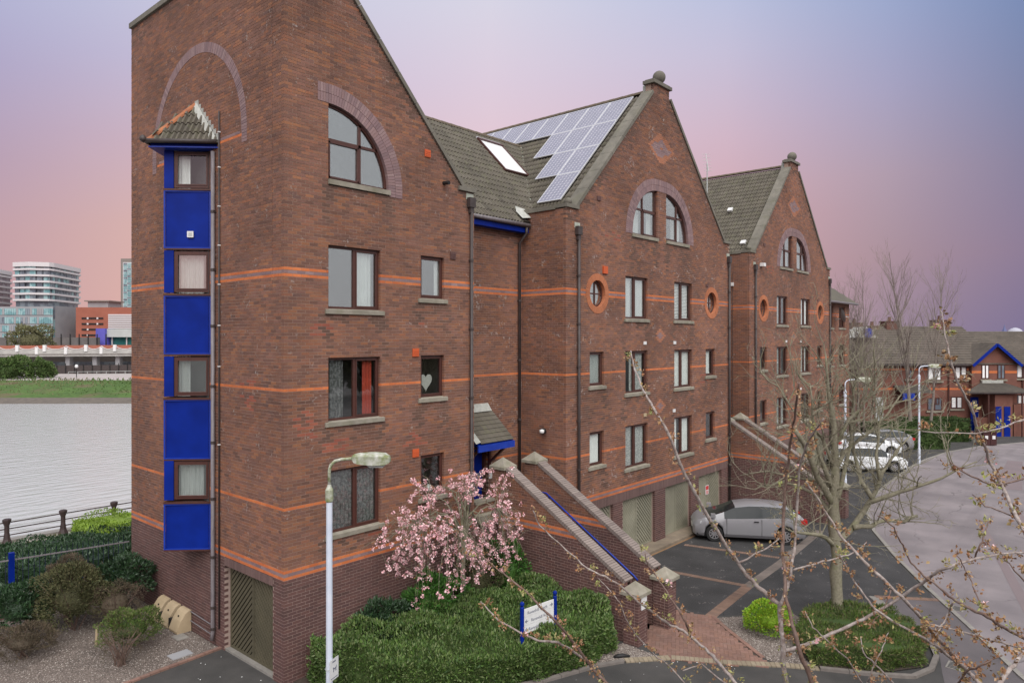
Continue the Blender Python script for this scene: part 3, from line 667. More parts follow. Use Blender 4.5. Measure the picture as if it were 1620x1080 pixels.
# ------------------------------------------------------------------ block 1: half gable by the river
G1 = thing('apartment_block', 'nearest brick apartment block with a tall half gable and a blue oriel', 'apartment block', (3, 4, 0), 'red brick apartment blocks in a stepped row')
P1 = Frame((0, 0), (1, 0), (0, -1)); PL = Frame((0, 0), (0, 1), (-1, 0))
BW1 = [(1.19, 2.76, 8.65, 10.19), (1.19, 2.76, 5.925, 7.465), (1.19, 2.76, 3.20, 4.74)]
SW1 = [(4.13, 5.0, 9.03, 10.19), (4.13, 5.0, 6.31, 7.465), (4.13, 5.0, 3.585, 4.74)]
AC = (1.19, 11.77, 1.83)
RK = 1.07; RT1 = 18.36
def f1_top(z): return 6.2 if z < 12.2 else min(6.2, (RT1 - z) / RK)
def fn1(z):
    iv = [(0, f1_top(z))]; h = []
    for a, b, z0, z1 in BW1 + SW1:
        if z0 - .125 < z < z1: h.append((a, b))
    if AC[1] - .12 < z < AC[1] + AC[2]:
        h.append((AC[0], AC[0] + math.sqrt(max(0, (AC[2] + .03) ** 2 - max(0, z - AC[1]) ** 2))))
    return cut(iv, h)
def fnL(z):
    h = [(8.30, 8.318)]
    if z < 2.39: h.append((.478, 2.80) if z < 2.17 else (.478, 2.80))
    if z > 9: h.append((.50, .512))
    return cut([(0, 8.77)], h)
def clsL(s, k):
    z = kz(k)
    if 12.86 < z < 13.06 and 1.95 < s < 6.83: return {0: 2, 1: 3, 2: 2}[k - 171] if 171 <= k <= 173 else 0
    return band_cls(s, k)
b1 = Bricks()
SIL1 = [(a - .1, b + .1, z0) for a, b, z0, z1 in BW1 + SW1] + [(1.19, 3.05, 11.77)]
REP1 = [(.72, 1.35, 8.0, 8.32, .7), (1.05, 1.7, 5.2, 5.5, .6), (3.4, 4.3, 5.05, 5.4, .5), (3.6, 4.4, 8.2, 8.4, .4), (.3, .9, 5.6, 6.3, .35), (2.2, 3.2, 2.9, 3.05, .4)]
b1.wall((0, 0), (1, 0), (0, -1), 0, 17.5, fn1, cls=weathered(band_cls, SIL1, lambda s, z: (RT1 - z) / RK - s if z > 11.5 else 9, REP1), lo=(0, 1))
b1.wall((0, 0), (0, 1), (-1, 0), 0, 17.5, fnL, cls=weathered(clsL, [], lambda s, z: min(17.5 - z, 9), [(1.2, 2.0, 6.2, 6.9, .3), (5.8, 6.6, 5.4, 5.6, .3)]), lo=(0, 0))
mb = b1.mort
mb.box(6.17, 6.19, .01, 1.1, 0, 12.2); mb.box(.05, 6.19, 8.75, 8.77, 0, 12.2); mb.box(6.17, 6.19, 1.1, 8.77, 2, 12.2)
mb.add([(.05, 8.75, 12.2), (6.19, 8.75, 12.2), (.05, 8.75, 17.4)], [(0, 1, 2)])
mb.box(.03, 6.17, .12, 8.74, 10.9, 10.95)
for (a, b, z0, z1) in BW1 + SW1: reveal(mb, P1, a, b, z0 - .12, z1)
reveal(mb, PL, .478, 2.80, 0, 2.17, .2, 1)
# arch soffit and jamb
for i in range(14):
    a0, a1 = math.pi / 2 * i / 14, math.pi / 2 * (i + 1) / 14
    mb.quad(*[P1(AC[0] + 1.845 * math.cos(a), d, AC[1] + 1.845 * math.sin(a)) for a, d in ((a0, .01), (a1, .01), (a1, .16), (a0, .16))])
mb.quad(P1(1.186, .009, 11.6), P1(1.186, .16, 11.6), P1(1.186, .16, 13.6), P1(1.186, .009, 13.6))
W1 = b1.build(G1, singles=300)
# movement joints are dark sealant
g = MB(); g.fbox(PL, (8.301, .006, 0), (8.317, .03, 17.45)); g.fbox(PL, (.501, .006, 9), (.511, .03, 17.45)); g.build('movement_joint', 'frame_brown', G1)
window(G1, P1, *BW1[0], mull=(.52,), curt=[(.55, .88, 'curtain_white')], glass='glass_bright')
window(G1, P1, *BW1[1], mull=(.52,), curt=[(.72, .90, 'curtain_red'), (.10, .35, 'curtain_dim')], glass='glass')
window(G1, P1, *BW1[2], mull=(.52,), curt=[(.03, .97, 'curtain_dim')], glass='glass')
window(G1, P1, *SW1[0], mull=(), curt=[(.75, .96, 'curtain_white')], glass='glass_bright')
fh = window(G1, P1, *SW1[1], mull=(), glass='glass')
window(G1, P1, *SW1[2], mull=(), curt=[], glass='glass')
# a pale wicker heart hangs behind the small window
g = MB(); pts = []
for i in range(24):
    t = 2 * math.pi * i / 24; pts.append((4.46 + .014 * 16 * math.sin(t) ** 3, 6.74 + .0165 * (13 * math.cos(t) - 5 * math.cos(2 * t) - 2 * math.cos(3 * t) - math.cos(4 * t))))
vs = [P1(x, d, z) for d in (.16, .18) for x, z in pts]; g.add(vs, [tuple(range(24)), tuple(range(47, 23, -1))] + [(i, (i + 1) % 24, 24 + (i + 1) % 24, 24 + i) for i in range(24)])
hh = g.build('heart_ornament', 'heart_pale'); tag(hh, 'pale heart ornament hanging behind the small middle window of the nearest block', 'ornament')
g = MB(); g.lathe([(.07, 0), (.09, .06), (.08, .17), (.03, .2)], P1(4.62, .22, 3.66), 10); vv = g.build('white_vase', 'curtain_white', smooth=True); tag(vv, 'white pot on the sill inside the lowest small window', 'pot')
arch_window(G1, P1, AC[0], AC[1], AC[2], 1)
ring(P1, AC[0], AC[1], AC[2], 2.29, 0, math.pi / 2, 'brick_purple', G1)
g = MB()
for i in range(4):
    for r_ in range(2): g.fbox(P1, (AC[0] - .075 * (i + 1) + .004, -.010 + .002 * (i % 2), AC[1] + AC[2] + .005 + r_ * .23), (AC[0] - .075 * i - .004, .09, AC[1] + AC[2] + .225 + r_ * .23))
for r_ in range(2):
    for i in range(2): g.fbox(P1, (AC[0] + AC[2] + .005 + r_ * .23, -.011, AC[1] - .078 * (i + 1) + .004), (AC[0] + AC[2] + .225 + r_ * .23, .09, AC[1] - .078 * i - .004))
g.build('arch_brick', 'brick_purple', G1, kind='stuff')
# blind arch on the river side
ring(PL, 4.43, 13.05, 2.50, 2.76, 0, math.pi, 'brick_purple', G1, proud=.006, split=False)
for x0 in (1.67, 6.93):
    g = MB()
    for i in range(4): g.fbox(PL, (x0, -.006, 13.05 - .0757 * (i + 1) + .005), (x0 + .25, .09, 13.05 - .0757 * i - .004))
    g.build('arch_brick', 'brick_purple', G1, kind='stuff')
# garage on the river side
soldier(PL, .478, 2.80, 2.17, 2.385, 'lintel_brick', G1)
garage_door(G1, PL, .478, 2.80, 0.06, 2.165, 'door_olive', dep=.15)
g = MB(); g.fbox(PL, (.45, .02, -.02), (2.83, .3, .058)); g.build('threshold', 'kerb_stone', G1)
# copings
def coping(parent, a, b, w0, w1, th, axis, n=8, mat='coping_stone'):
    """stone slabs along a..b, from w0 to w1 across (axis), laid with open joints"""
    a, b, axis = Vector(a), Vector(b), Vector(axis); d = b - a
    up = axis.cross(d).normalized(); up = up if up.z > 0 else -up
    for i in range(n):
        p = a + d * (i / n); q = a + d * ((i + 1) / n) - d.normalized() * .012; mb = MB()
        vs = [e + axis * w + up * h for e in (p, q) for w, h in ((w0, 0), (w1, 0), (w1, th), (w0, th))]
        mb.add(vs, [(0, 3, 2, 1), (4, 5, 6, 7), (0, 1, 5, 4), (1, 2, 6, 5), (2, 3, 7, 6), (3, 0, 4, 7)])
        mb.build('coping_stone', mat, parent)
coping(G1, (5.72, 0, RT1 - RK * 5.72 + .02), (.80, 0, RT1 - RK * .80 + .02), -.06, .42, .11, (0, 1, 0), 8)
coping(G1, (5.55, 0, 12.19), (6.24, 0, 12.19), -.07, .42, .12, (0, 1, 0), 1)
coping(G1, (-.0, 0.0, 17.505), (-.0, 8.80, 17.505), -.07, .40, .15, (1, 0, 0), 9)
coping(G1, (.33, 0, 17.50), (.86, 0, 17.50), -.07, .36, .16, (0, 1, 0), 1)
g = MB(); g.lathe([(.02, -.1), (.10, -.07), (.125, 0), (.10, .08), (.03, .115)], (5.85, .22, 12.40), 12); g.build('coping_knob', 'coping_stone', G1, smooth=True)
g = MB(); g.add([(.35, .3, 17.5), (6.3, .3, 11.75), (6.3, 8.8, 11.75), (.35, 8.8, 17.5)], [(0, 1, 2, 3)]); rf1 = g.build('roof', 'roof_far', G1)
# downpipe on the river side and its thin conduit
pipe(G1, [(-.075, 3.28, 12.75), (-.075, 3.28, .35), (-.10, 3.28, .16)], .05, 'pipe_grey', [(-.075, 3.28, z) for z in (11.2, 9.7, 8.25, 6.7, 5.25, 3.8, 2.3, 1.0, .45)], wall=(1, 0, 0))
g = MB(); g.tube([(-.03, 3.03, 13.75), (-.03, 3.03, .5)], .022, 6); cn = g.build('conduit', 'pipe_dark', G1, smooth=True)
for z in (13.2, 12.3, 11.3, 10.3, 9.3, 8.25, 7.2, 5.2): g = MB(); g.box(-.058, -.002, 3.005, 3.055, z, z + .03); g.build('clip', 'white_paint', cn)
# downpipe at the inner end of the front, with hopper
def hopper(parent, x, y, z):
    g = MB(); g.box(x - .12, x + .12, y - .14, y - .01, z - .28, z); g.box(x - .07, x + .07, y - .11, y - .02, z - .45, z - .28); o = g.build('hopper', 'pipe_dark', parent)
    g = MB(); g.box(x - .15, x + .15, y - .012, y - .002, z - .05, z + .13); g.build('backplate', 'lead', o); return o
hopper(G1, 6.02, 0, 12.02)
pipe(G1, [(6.02, -.08, 11.6), (6.02, -.08, 3.35), (5.86, -.10, 3.0), (5.86, -.10, 2.2)], .05, 'pipe_dark', [(6.02, -.08, z) for z in (10.2, 8.2, 6.2, 4.4)], wall=(0, 1, 0))
# vents, alarm boxes
for (x, z, m, s_) in ((4.37, 13.0, 'orange_vent', .10), (3.94, 7.55, 'orange_vent', .11), (3.94, 4.84, 'orange_vent', .11), (5.33, 10.28, 'brick_plinth', .10)):
    g = MB(); g.fbox(P1, (x - s_, -.03, z - s_), (x + s_, -.002, z + s_)); v_ = g.build('vent', m, G1)
    g = MB(); [g.fbox(P1, (x - s_ + .02, -.038, z - s_ + .03 + i * .05), (x + s_ - .02, -.0305, z - s_ + .05 + i * .05)) for i in range(3)]; g.build('louvre', m, v_)
g = MB(); g.tube([P1(4.98, 0, 12.29), P1(4.98, -.22, 12.27)], .055, 10); g.build('flue', 'black', G1)
g = MB(); g.fbox(P1, (.28, -.02, 15.9), (.36, -.001, 16.0)); 

# the blue oriel: a triangular bay with windows and panels
AX = Vector((-.83, 4.39, 0)); E0 = Vector((0, 3.56, 0)); E1 = Vector((0, 5.22, 0))
FA = Frame((0, 3.56), ((AX - E0) / 1.174)[:2], (-.7071, -.7071)); FB = Frame(AX[:2], ((E1 - AX) / 1.174)[:2], (-.7071, .7071))
for z0, z1 in ((10.28, 11.78), (7.52, 9.04), (4.79, 6.33), (2.43, 3.62)):
    g = MB(); g.prism([(-.03, 3.59), (-.79, 4.39), (-.03, 5.19)], z0, z1); pn = g.build('bay_panel', 'blue_panel', G1)
    g = MB()
    for F_ in (FA, FB):
        g.fbox(F_, (-.01, -.012, z0), (.028, .02, z1)); g.fbox(F_, (1.146, -.012, z0), (1.18, .02, z1)); g.fbox(F_, (.028, -.010, z1 - .03), (1.146, .02, z1)); g.fbox(F_, (.028, -.010, z0), (1.146, .02, z0 + .03))
    g.build('edge_strip', 'blue_paint', pn)
    g = MB(); g.prism([(0, 3.50), (-.86, 4.39), (0, 5.28)], z1 + .005, z1 + .05); g.build('drip_rail', 'frame_brown', pn); g = MB(); g.prism([(0, 3.53), (-.84, 4.39), (0, 5.25)], z0 - .04, z0 - .005); g.build('drip_rail', 'frame_brown', pn)
for wi, (z0, z1) in enumerate(((11.86, 12.80), (9.14, 10.20), (6.44, 7.44), (3.74, 4.73))):
    for F_, m0 in ((FA, 0), (FB, 1)):
        a, b = (.02, .93) if m0 == 0 else (.24, 1.15)
        f = window(G1, F_, a, b, z0, z1, mull=(), sill=False, glass='glass_bright' if wi != 0 else 'glass', dep=.02, room=False,
               curt=[(.62, .98, 'curtain_white')] if wi in (0, 2) else [(.05, .95, 'curtain_white')])
        g = MB(); p0, p1 = (.935, 1.174) if m0 == 0 else (0, .235)
        g.fbox(F_, (p0, -.006, z0 - .02), (p1, .05, z1 + .02)); g.build('corner_panel', 'blue_panel', f)
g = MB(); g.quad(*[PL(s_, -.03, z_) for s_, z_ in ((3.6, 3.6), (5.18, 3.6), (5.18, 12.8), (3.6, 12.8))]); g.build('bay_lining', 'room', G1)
g = MB(); g.fbox(FA, (.42, -.045, 10.56), (.58, -.013, 10.72)); vt = g.build('bay_vent', 'white_paint', G1)
g = MB(); g.fbox(FA, (.455, -.05, 10.595), (.545, -.0455, 10.685)); g.build('grille', 'grey_metal', vt)
# oriel roof: soffit, fascia, gutter, tiled pyramid with terracotta hip
EA, EB, EC = Vector((0, 3.12, 12.92)), Vector((-1.25, 4.39, 12.92)), Vector((0, 5.66, 12.92)); TOP = Vector((0, 4.39, 14.15))
g = MB(); g.prism([(0, 3.14), (-1.23, 4.39), (0, 5.64)], 12.83, 12.86); br = g.build('bay_roof', 'blue_paint', G1)
g = MB(); g.prism([(0, 3.2), (-1.17, 4.39), (0, 5.58)], 12.86, 13.0); g.build('fascia', 'blue_panel', br)
g = MB(); g.tube([EA + Vector((-.06, -.0, .06)), EB + Vector((-.06, 0, .06)), EC + Vector((-.06, 0, .06))], .06, 8); g.build('gutter', 'pipe_dark', br, smooth=True)
g = MB(); g.lathe([(.02, -.09), (.08, -.05), (.09, 0), (.07, .06), (.02, .1)], EB + Vector((-.10, .02, .1)), 8); g.build('gutter_end', 'pipe_dark', br, smooth=True)
g = MB(); g.add([EA, EB, TOP], [(0, 1, 2)]); g.add([EB, EC, TOP], [(0, 1, 2)]); g.build('underlay', 'dark_gap', br)
for (p, q) in ((EA, EB), (EB, EC)):
    U = (q - p).normalized(); mid = (p + q) / 2; V = TOP - mid; V = (V - U * V.dot(U)); hgt = V.length; V = V.normalized(); L_ = (q - p).length
    sx = (TOP - p).dot(U)
    def keep(x, y, L_=L_, hgt=hgt, sx=sx):
        f = y / hgt; return x > sx * f - .02 and x < L_ - (L_ - sx) * f + .02
    roof_tiles(br, p + V * .02, U, V, L_, hgt, 'roof_tile', keep=keep, gauge=.36, uw=.27)
ridge(br, EB + Vector((-.02, 0, .05)), TOP + Vector((-.03, 0, .05)), .095, 'terracotta', 'hip_tile', .42)
g = MB(); g.beam(EA + Vector((-.05, .10, .10)), TOP + Vector((-.05, -.03, .06)), .20, .03, up=(-1, -.5, .8)); g.build('flashing', 'flashing', br)
for i in range(9):
    t = i / 9; p = EA.lerp(TOP, t) + Vector((-.012, 0, .14)); g = MB(); g.box(-.02, -.002, p.y - .02, p.y + .17, p.z - .02, p.z + .15); g.build('step_flashing', 'flashing', br)

# ------------------------------------------------------------------ gabled blocks 2 and 3 (with their link bays)
def gable_block(x0, yf, label, detail, wins, link_x=None, loc=None):
    G = thing('apartment_block', label, 'apartment block', (x0 + 6, yf + 4, 0), 'red brick apartment blocks in a stepped row')
    P = Frame((x0, yf), (1, 0), (0, -1)); xc = 6.17; Wd = 12.34
    sc = xc
    BW = [(3.58, 5.13), (7.21, 8.71)]
    SWs = [(1.34, 2.19), (9.98, 10.84)]
    lv = [(8.65, 10.19), (5.925, 7.465), (3.20, 4.74)]
    openings = [(a, b, z0, z1) for a, b in BW for z0, z1 in lv] + [(a, b, z1 - 1.16, z1) for a, b in SWs for z0, z1 in lv[1:]]
    rnd = [(1.80, 9.46), (10.54, 9.46)]
    gar = [(.56, 2.78), (3.40, 5.68), (6.48, 8.62), (9.32, 11.52)]
    arcs = [(5.88, -1), (6.55, 1)]; az, ar = 11.77, 1.83
    top = lambda z: (0, Wd) if z < 12.2 else ((xc - max(.61, (17.95 - z) / 1.03), xc + max(.61, (17.95 - z) / 1.03)) if z < 17.35 else (xc - .61, xc + .61))
    def fn(z):
        a, b = top(z); h = []
        for u, v, z0, z1 in openings:
            if z0 - .125 < z < z1: h.append((u, v))
        for u, zc in rnd:
            if abs(z - zc) < .5: e = math.sqrt(max(0, .52 ** 2 - (z - zc) ** 2)); h.append((u - e, u + e))
        if az - .12 < z < az + ar:
            e = math.sqrt(max(0, (ar + .03) ** 2 - max(0, z - az) ** 2)); h += [(arcs[0][0] - e, arcs[0][0]), (arcs[1][0], arcs[1][0] + e)]
        if z < 2.08: h += gar
        return cut([(max(0, a), min(Wd, b))], h)
    def cls(s, k):
        z = kz(k) + .03
        for (cz_, hw, hh, core) in ((15.28, 1.02, .60, .70), (8.03, .44, .30, .5), (5.30, .44, .30, .5)):
            e = abs(s - xc) / hw + abs(z - cz_) / hh
            if e < .13 and hw > .8: return 4
            if e < core: return 3
            if e < 1.0: return 4
        return band_cls(s, k)
    B = Bricks()
    sil = [(a - .1, b + .1, z0) for a, b, z0, z1 in openings] + [(4.0, 5.9, az), (6.5, 8.4, az), (4.4, 5.6, az), (6.8, 8.0, az)]
    B.wall((x0, yf), (1, 0), (0, -1), 0, 17.72, fn, cls=weathered(cls, sil, lambda s, z: min(abs(s - top(z)[0]), abs(s - top(z)[1])) if z > 11.8 else 9, [(2.2, 3.2, 11.3, 11.7, .3), (9.5, 10.2, 6.0, 6.4, .3)]), lo=(0, 1), hi=(Wd, 1), skip=(2.08, 2.41))
    side_len = 1.1 - yf
    B.wall((x0, yf), (0, 1), (-1, 0), 0, 12.15, lambda z: [(0, side_len)], lo=(0, 0), skip=None)
    m = B.mort
    m.box(x0 + Wd - .02, x0 + Wd, yf + .01, 9.5, 0, 12.15); m.box(x0 + .02, x0 + .04, 1.1, 9.5, 2, 12.1); m.box(x0 + .02, x0 + Wd, 9.4, 9.42, 0, 12.1)
    m.add([(x0 + .1, 9.4, 12.0), (x0 + Wd - .1, 9.4, 12.0), (x0 + xc, 9.4, 17.5)], [(0, 1, 2)])
    m.box(x0 + .05, x0 + Wd - .05, yf + .12, 9.4, 10.9, 10.95)
    m.box(x0 + xc - .61, x0 + xc + .61, yf + .3, yf + .34, 17.0, 17.7); m.box(x0 + xc - .60, x0 + xc - .58, yf + .11, yf + .3, 16.9, 17.7); m.box(x0 + xc + .58, x0 + xc + .60, yf + .11, yf + .3, 16.9, 17.7)
    for (a, b, z0, z1) in openings: reveal(m, P, a, b, z0 - .12, z1)
    for (a, b) in gar: reveal(m, P, a, b, 0, 2.08, .2, 1)
    for c, s_ in arcs:
        for i in range(12):
            a0, a1 = math.pi / 2 * i / 12, math.pi / 2 * (i + 1) / 12
            m.quad(*[P(c + s_ * 1.845 * math.cos(a), d, az + 1.845 * math.sin(a)) for a, d in ((a0, .01), (a1, .01), (a1, .16), (a0, .16))])
        m.quad(P(c - s_ * .004, .009, az - .1), P(c - s_ * .004, .16, az - .1), P(c - s_ * .004, .16, az + 1.8), P(c - s_ * .004, .009, az + 1.8))
    if link_x is not None:
        lw = x0 - link_x; dx = link_x
        def fnk(z): return cut([(0, lw)], [(.55, 1.78)] if 2.72 < z < 4.80 else [])
        B.wall((dx, 1.1), (1, 0), (0, -1), 0, 11.75, fnk, cls=weathered(band_cls, [], lambda s, z: 11.75 - z))
        PK = Frame((dx, 1.1), (1, 0), (0, -1)); reveal(m, PK, .55, 1.78, 2.72, 4.80, .3)
    W = B.build(G)
    soldier(P, .02, Wd - .02, 2.075, 2.405, 'lintel_brick', G)
    for a, b in gar: garage_door(G, P, a, b, .12, 2.07, 'door_sage')
    g = MB(); g.fbox(P, (.3, -.55, -.01), (Wd - .5, .2, .115)); g.build('doorstep', 'doorstep', G)
    for (a, b, z0, z1), (gl, cu, bl) in zip(openings, wins): window(G, P, a, b, z0, z1, mull=(.45,) if b - a > 1.2 else (), glass=gl, curt=cu, blind=bl, room=detail)
    for u, zc in rnd: round_window(G, P, u, zc)
    for c, s_ in arcs:
        arch_window(G, P, c, az, ar, s_, curt=[(.9, 1.6), (.05, .35)])
        ring(P, c, az, ar, 2.28, *((0, math.pi / 2) if s_ > 0 else (math.pi / 2, math.pi)), 'brick_purple', G)
    g = MB()
    for i in range(8):
        for r_ in range(2): g.fbox(P, (5.89 + .0815 * i + .004, -.011, az + ar + .005 + r_ * .228), (5.89 + .0815 * (i + 1) - .004, .09, az + ar + .222 + r_ * .228))
    g.build('arch_brick', 'brick_purple', G, kind='stuff')
    # copings, pier cap and ball
    zr = lambda dx_: 17.95 - 1.03 * dx_ + .02
    for s_ in (-1, 1):
        coping(G, (x0 + xc + s_ * 5.62, yf, zr(5.62)), (x0 + xc + s_ * .62, yf, zr(.62)), -.05, .45, .12, (0, 1, 0), 7)
        coping(G, (x0 + xc + s_ * 5.5, yf, 12.19), (x0 + xc + s_ * 6.22, yf, 12.19), -.07, .45, .12, (0, 1, 0), 1)
        g = MB(); g.lathe([(.02, -.1), (.10, -.08), (.14, 0), (.11, .1), (.03, .14)], (x0 + xc + s_ * 5.72, yf + .24, 12.44), 12); g.build('coping_knob', 'coping_stone', G, smooth=True)
    coping(G, (x0, yf + .42, 12.15), (x0, 1.15, 12.15), -.06, .42, .13, (1, 0, 0), 2)
    g = MB(); g.box(x0 + xc - .70, x0 + xc + .70, yf - .09, yf + .42, 17.70, 17.83); g.box(x0 + xc - .62, x0 + xc + .62, yf - .03, yf + .36, 17.83, 17.88); cp = g.build('pier_cap', 'coping_stone', G)
    g = MB(); pr = [(.12, 17.88), (.15, 17.95)] + [(.255 * math.sin(a), 18.14 - .255 * math.cos(a)) for a in [math.pi * (.14 + .86 * i / 9) for i in range(10)]]; pr[-1] = (.004, pr[-1][1]); g.lathe(pr, (x0 + xc + .12, yf + .17, 0), 16); g.build('ball_finial', 'coping_stone', G, smooth=True)
    # roof
    xr = x0 + xc
    g = MB(); g.quad((xr, yf + .3, 17.55), (x0 + .35, yf + .3, 17.55 - xc + .35), (x0 + .35, 9.6, 17.55 - xc + .35), (xr, 9.6, 17.55)); g.quad((xr, yf + .3, 17.55), (x0 + Wd - .2, yf + .3, 17.55 - xc + .2), (x0 + Wd - .2, 9.6, 17.55 - xc + .2), (xr, 9.6, 17.55))
    rf = g.build('roof', 'roof_far', G)
    ridge(rf, (xr, yf + .35, 17.64), (xr, 9.6, 17.64))
    g = MB(); g.box(xr - .45, xr + .3, yf + .34, yf + .56, 17.32, 17.75); g.build('apron_flashing', 'flashing', rf)
    # pipes
    for sx in (.62, Wd - .16):
        hopper(G, x0 + sx, yf, 11.62); z0 = .3 if sx > 2 else .3
        pipe(G, [(x0 + sx, yf - .08, 11.2), (x0 + sx, yf - .08, z0)], .05, 'pipe_dark', [(x0 + sx, yf - .08, z) for z in (10, 8.4, 7.0, 5.2, 3.6, 2.2)], wall=(0, 1, 0))
    return G, P, rf, m
wins2 = [('glass_bright', [(.05, .38, 'curtain_white'), (.6, .95, 'curtain_white')], None), ('glass', [(.35, .9, 'curtain_net')], None), ('glass', [(.06, .42, 'curtain_net'), (.55, .95, 'curtain_net')], None),
         ('glass', [], True), ('glass', [(.03, .44, 'curtain_white'), (.46, .97, 'curtain_white')], None), ('glass', [(.03, .35, 'curtain_white'), (.5, .97, 'curtain_white')], None),
         ('glass_bright', [(.05, .9, 'curtain_white')], None), ('glass', [(.1, .9, 'curtain_white')], None), ('glass', [(.1, .8, 'curtain_white')], None), ('glass', [], None)]
G2, P2, rf2, _ = gable_block(9.68, -.75, 'middle brick gabled block with solar panels on its roof and four garage doors', True, wins2, 6.2)
wins3 = [('glass', [(.2, .5, 'curtain_net')], None), ('glass', [(.3, .7, 'curtain_net')], None), ('glass', [(.3, .9, 'curtain_net')], None), ('glass', [(.1, .9, 'curtain_white')], None), ('glass', [(.35, .8, 'curtain_white')], None), ('glass', [], None),
         ('glass', [], None), ('glass', [], None), ('glass', [], None), ('glass', [], None)]
G3, P3, rf3, _ = gable_block(25.43, -.25, 'third brick gabled block, beyond the middle one, with bare branches before its lower windows', False, wins3, None)
# tiles: left slopes (the ones seen)
def slope_tiles(rf, x0, yf, single, keepf=None):
    xr = x0 + 6.17; n = int((9.4 - yf - .4) / .30)
    O = Vector((xr - 5.85, yf + .42, 17.62 - 5.85)); U = Vector((0, 1, 0)); V = Vector((1, 0, 1)).normalized()
    roof_tiles(rf, O, U, V, 9.2 - yf, 5.75 * 1.4142, 'roof_tile_single' if single else 'roof_tile', single, keepf)
def hid2(y, v):
    x = 15.85 - 5.85 + v * .7071; yy = -.33 + y; z = 17.62 - 5.85 + v * .7071
    if yy > .85 + (z - 11.8) + .15: return False               # under the link roof
    c = int((yy - .3) / 1.065); row = int((15.53 - x) / 1.19)
    lim = {0: 8, 1: 3, 2: 2, 3: 1}.get(row, 0)
    if x < 15.5 and row < 4 and yy > .4 and yy < .25 + 1.065 * lim - .12 and 15.53 - 1.19 * (row + 1) + .12 < x: return False
    return True
slope_tiles(rf2, 9.68, -.75, True, hid2)
slope_tiles(rf3, 25.43, -.25, False)
g = MB()
# link roof between block 1 and 2: eaves y .85 z 11.8 ; 45 degrees ; ridge y 5.1 z 16.05
g.quad((6.0, .75, 11.64), (12.0, .75, 11.64), (14.4, 5.1, 15.99), (.6, 5.1, 15.99)); g.quad((.6, 5.1, 15.99), (14.4, 5.1, 15.99), (12.0, 9.4, 11.7), (6.0, 9.4, 11.7))
lr = g.build('link_roof', 'roof_far', G2)
def keepl(x, v):
    y = .80 + v * .7071; z = 11.75 + v * .7071; xx = 6.25 + x
    if xx > 15.85 - (17.6 - z) + .05: return False
    if xx < 6.3 and False: return False
    return not (11.05 < xx < 12.45 and 3.25 < y < 4.5)
roof_tiles(lr, (6.25, .80, 11.76), (1, 0, 0), (0, 1, 1), 8.2, 4.28 * 1.4142, 'roof_tile', False, keepl)
def keepl0(x, v):  # the part above block 1's slope
    z = 11.75 + v * .7071; xx = 2.0 + x; return xx < 6.25 and z > RT1 - .3 - RK * xx - .15
roof_tiles(lr, (2.05, .80, 11.76), (1, 0, 0), (0, 1, 1), 4.2, 4.28 * 1.4142, 'roof_tile', False, keepl0)
ridge(lr, (2.2, 5.1, 16.06), (14.25, 5.1, 16.06))
g = MB(); g.tube([(6.25, .72, 11.72), (9.62, .72, 11.72)], .065, 8); g.build('gutter', 'pipe_grey', lr, smooth=True)
g = MB(); g.box(6.22, 9.66, .80, .84, 11.48, 11.68); g.box(6.22, 9.66, .84, 1.08, 11.48, 11.51); g.build('fascia', 'blue_panel', lr)
g = MB()   # valley lining
va = [Vector((15.85 - (17.6 - z), z - 10.95, z + .06)) for z in np.linspace(12.6, 16.0, 9)]
for i in range(8):
    a, b = va[i], va[i + 1]; wv = Vector((.07 + .02 * math.sin(i * 2), 0, 0.03)); hv = Vector((-.07, 0, .035)); g.quad(a + hv, a + wv, b + wv, b + hv)
g.build('valley_gutter', 'lead', lr)
g = MB(); g.add([(9.66, .66, 11.85), (9.68, 1.0, 11.85), (9.68, 1.6, 12.6), (9.3, 1.5, 12.55), (9.3, .72, 11.85)], [(0, 1, 2, 3, 4)]); g.add([(9.25, .72, 11.93), (9.66, .70, 11.99), (9.70, 1.02, 12.32), (9.45, 1.22, 12.42), (9.30, 1.05, 12.2)], [(0, 1, 2, 3, 4)]); g.build('corner_flashing', 'flashing', lr)
g = MB(); U_ = Vector((0, 1, 1)).normalized(); Nn_ = Vector((0, -1, 1)).normalized(); c0 = Vector((11.0, 3.16, 14.11))
FS = lambda u, v, h: c0 + Vector((u, 0, 0)) + U_ * v + Nn_ * h
def fsb(a, b): g.fbox(FS, a, b)
fsb((0, 0, .02), (1.42, .07, .17)); fsb((0, 1.98, .02), (1.42, 2.08, .19)); fsb((0, .07, .02), (.07, 1.98, .17)); fsb((1.35, .07, .02), (1.42, 1.98, .17)); sk = g.build('skylight', 'frame_brown', lr)
g = MB(); fsb((.07, .07, .12), (1.35, 1.98, .14)); g.build('pane', 'white_paint', sk)
g = MB(); fsb((.02, 2.085, .1), (1.40, 2.17, .16)); fsb((1.0, 2.17, .06), (1.5, 2.3, .1)); g.build('head_flashing', 'alu', sk)
pipe(G2, [(9.48, .74, 11.65), (9.48, .74, 11.45), (9.45, 1.02, 11.15), (9.45, 1.02, 2.9)], .05, 'pipe_dark', [(9.45, 1.02, z) for z in (9.2, 7.2, 5.2)], wall=(0, 1, 0))
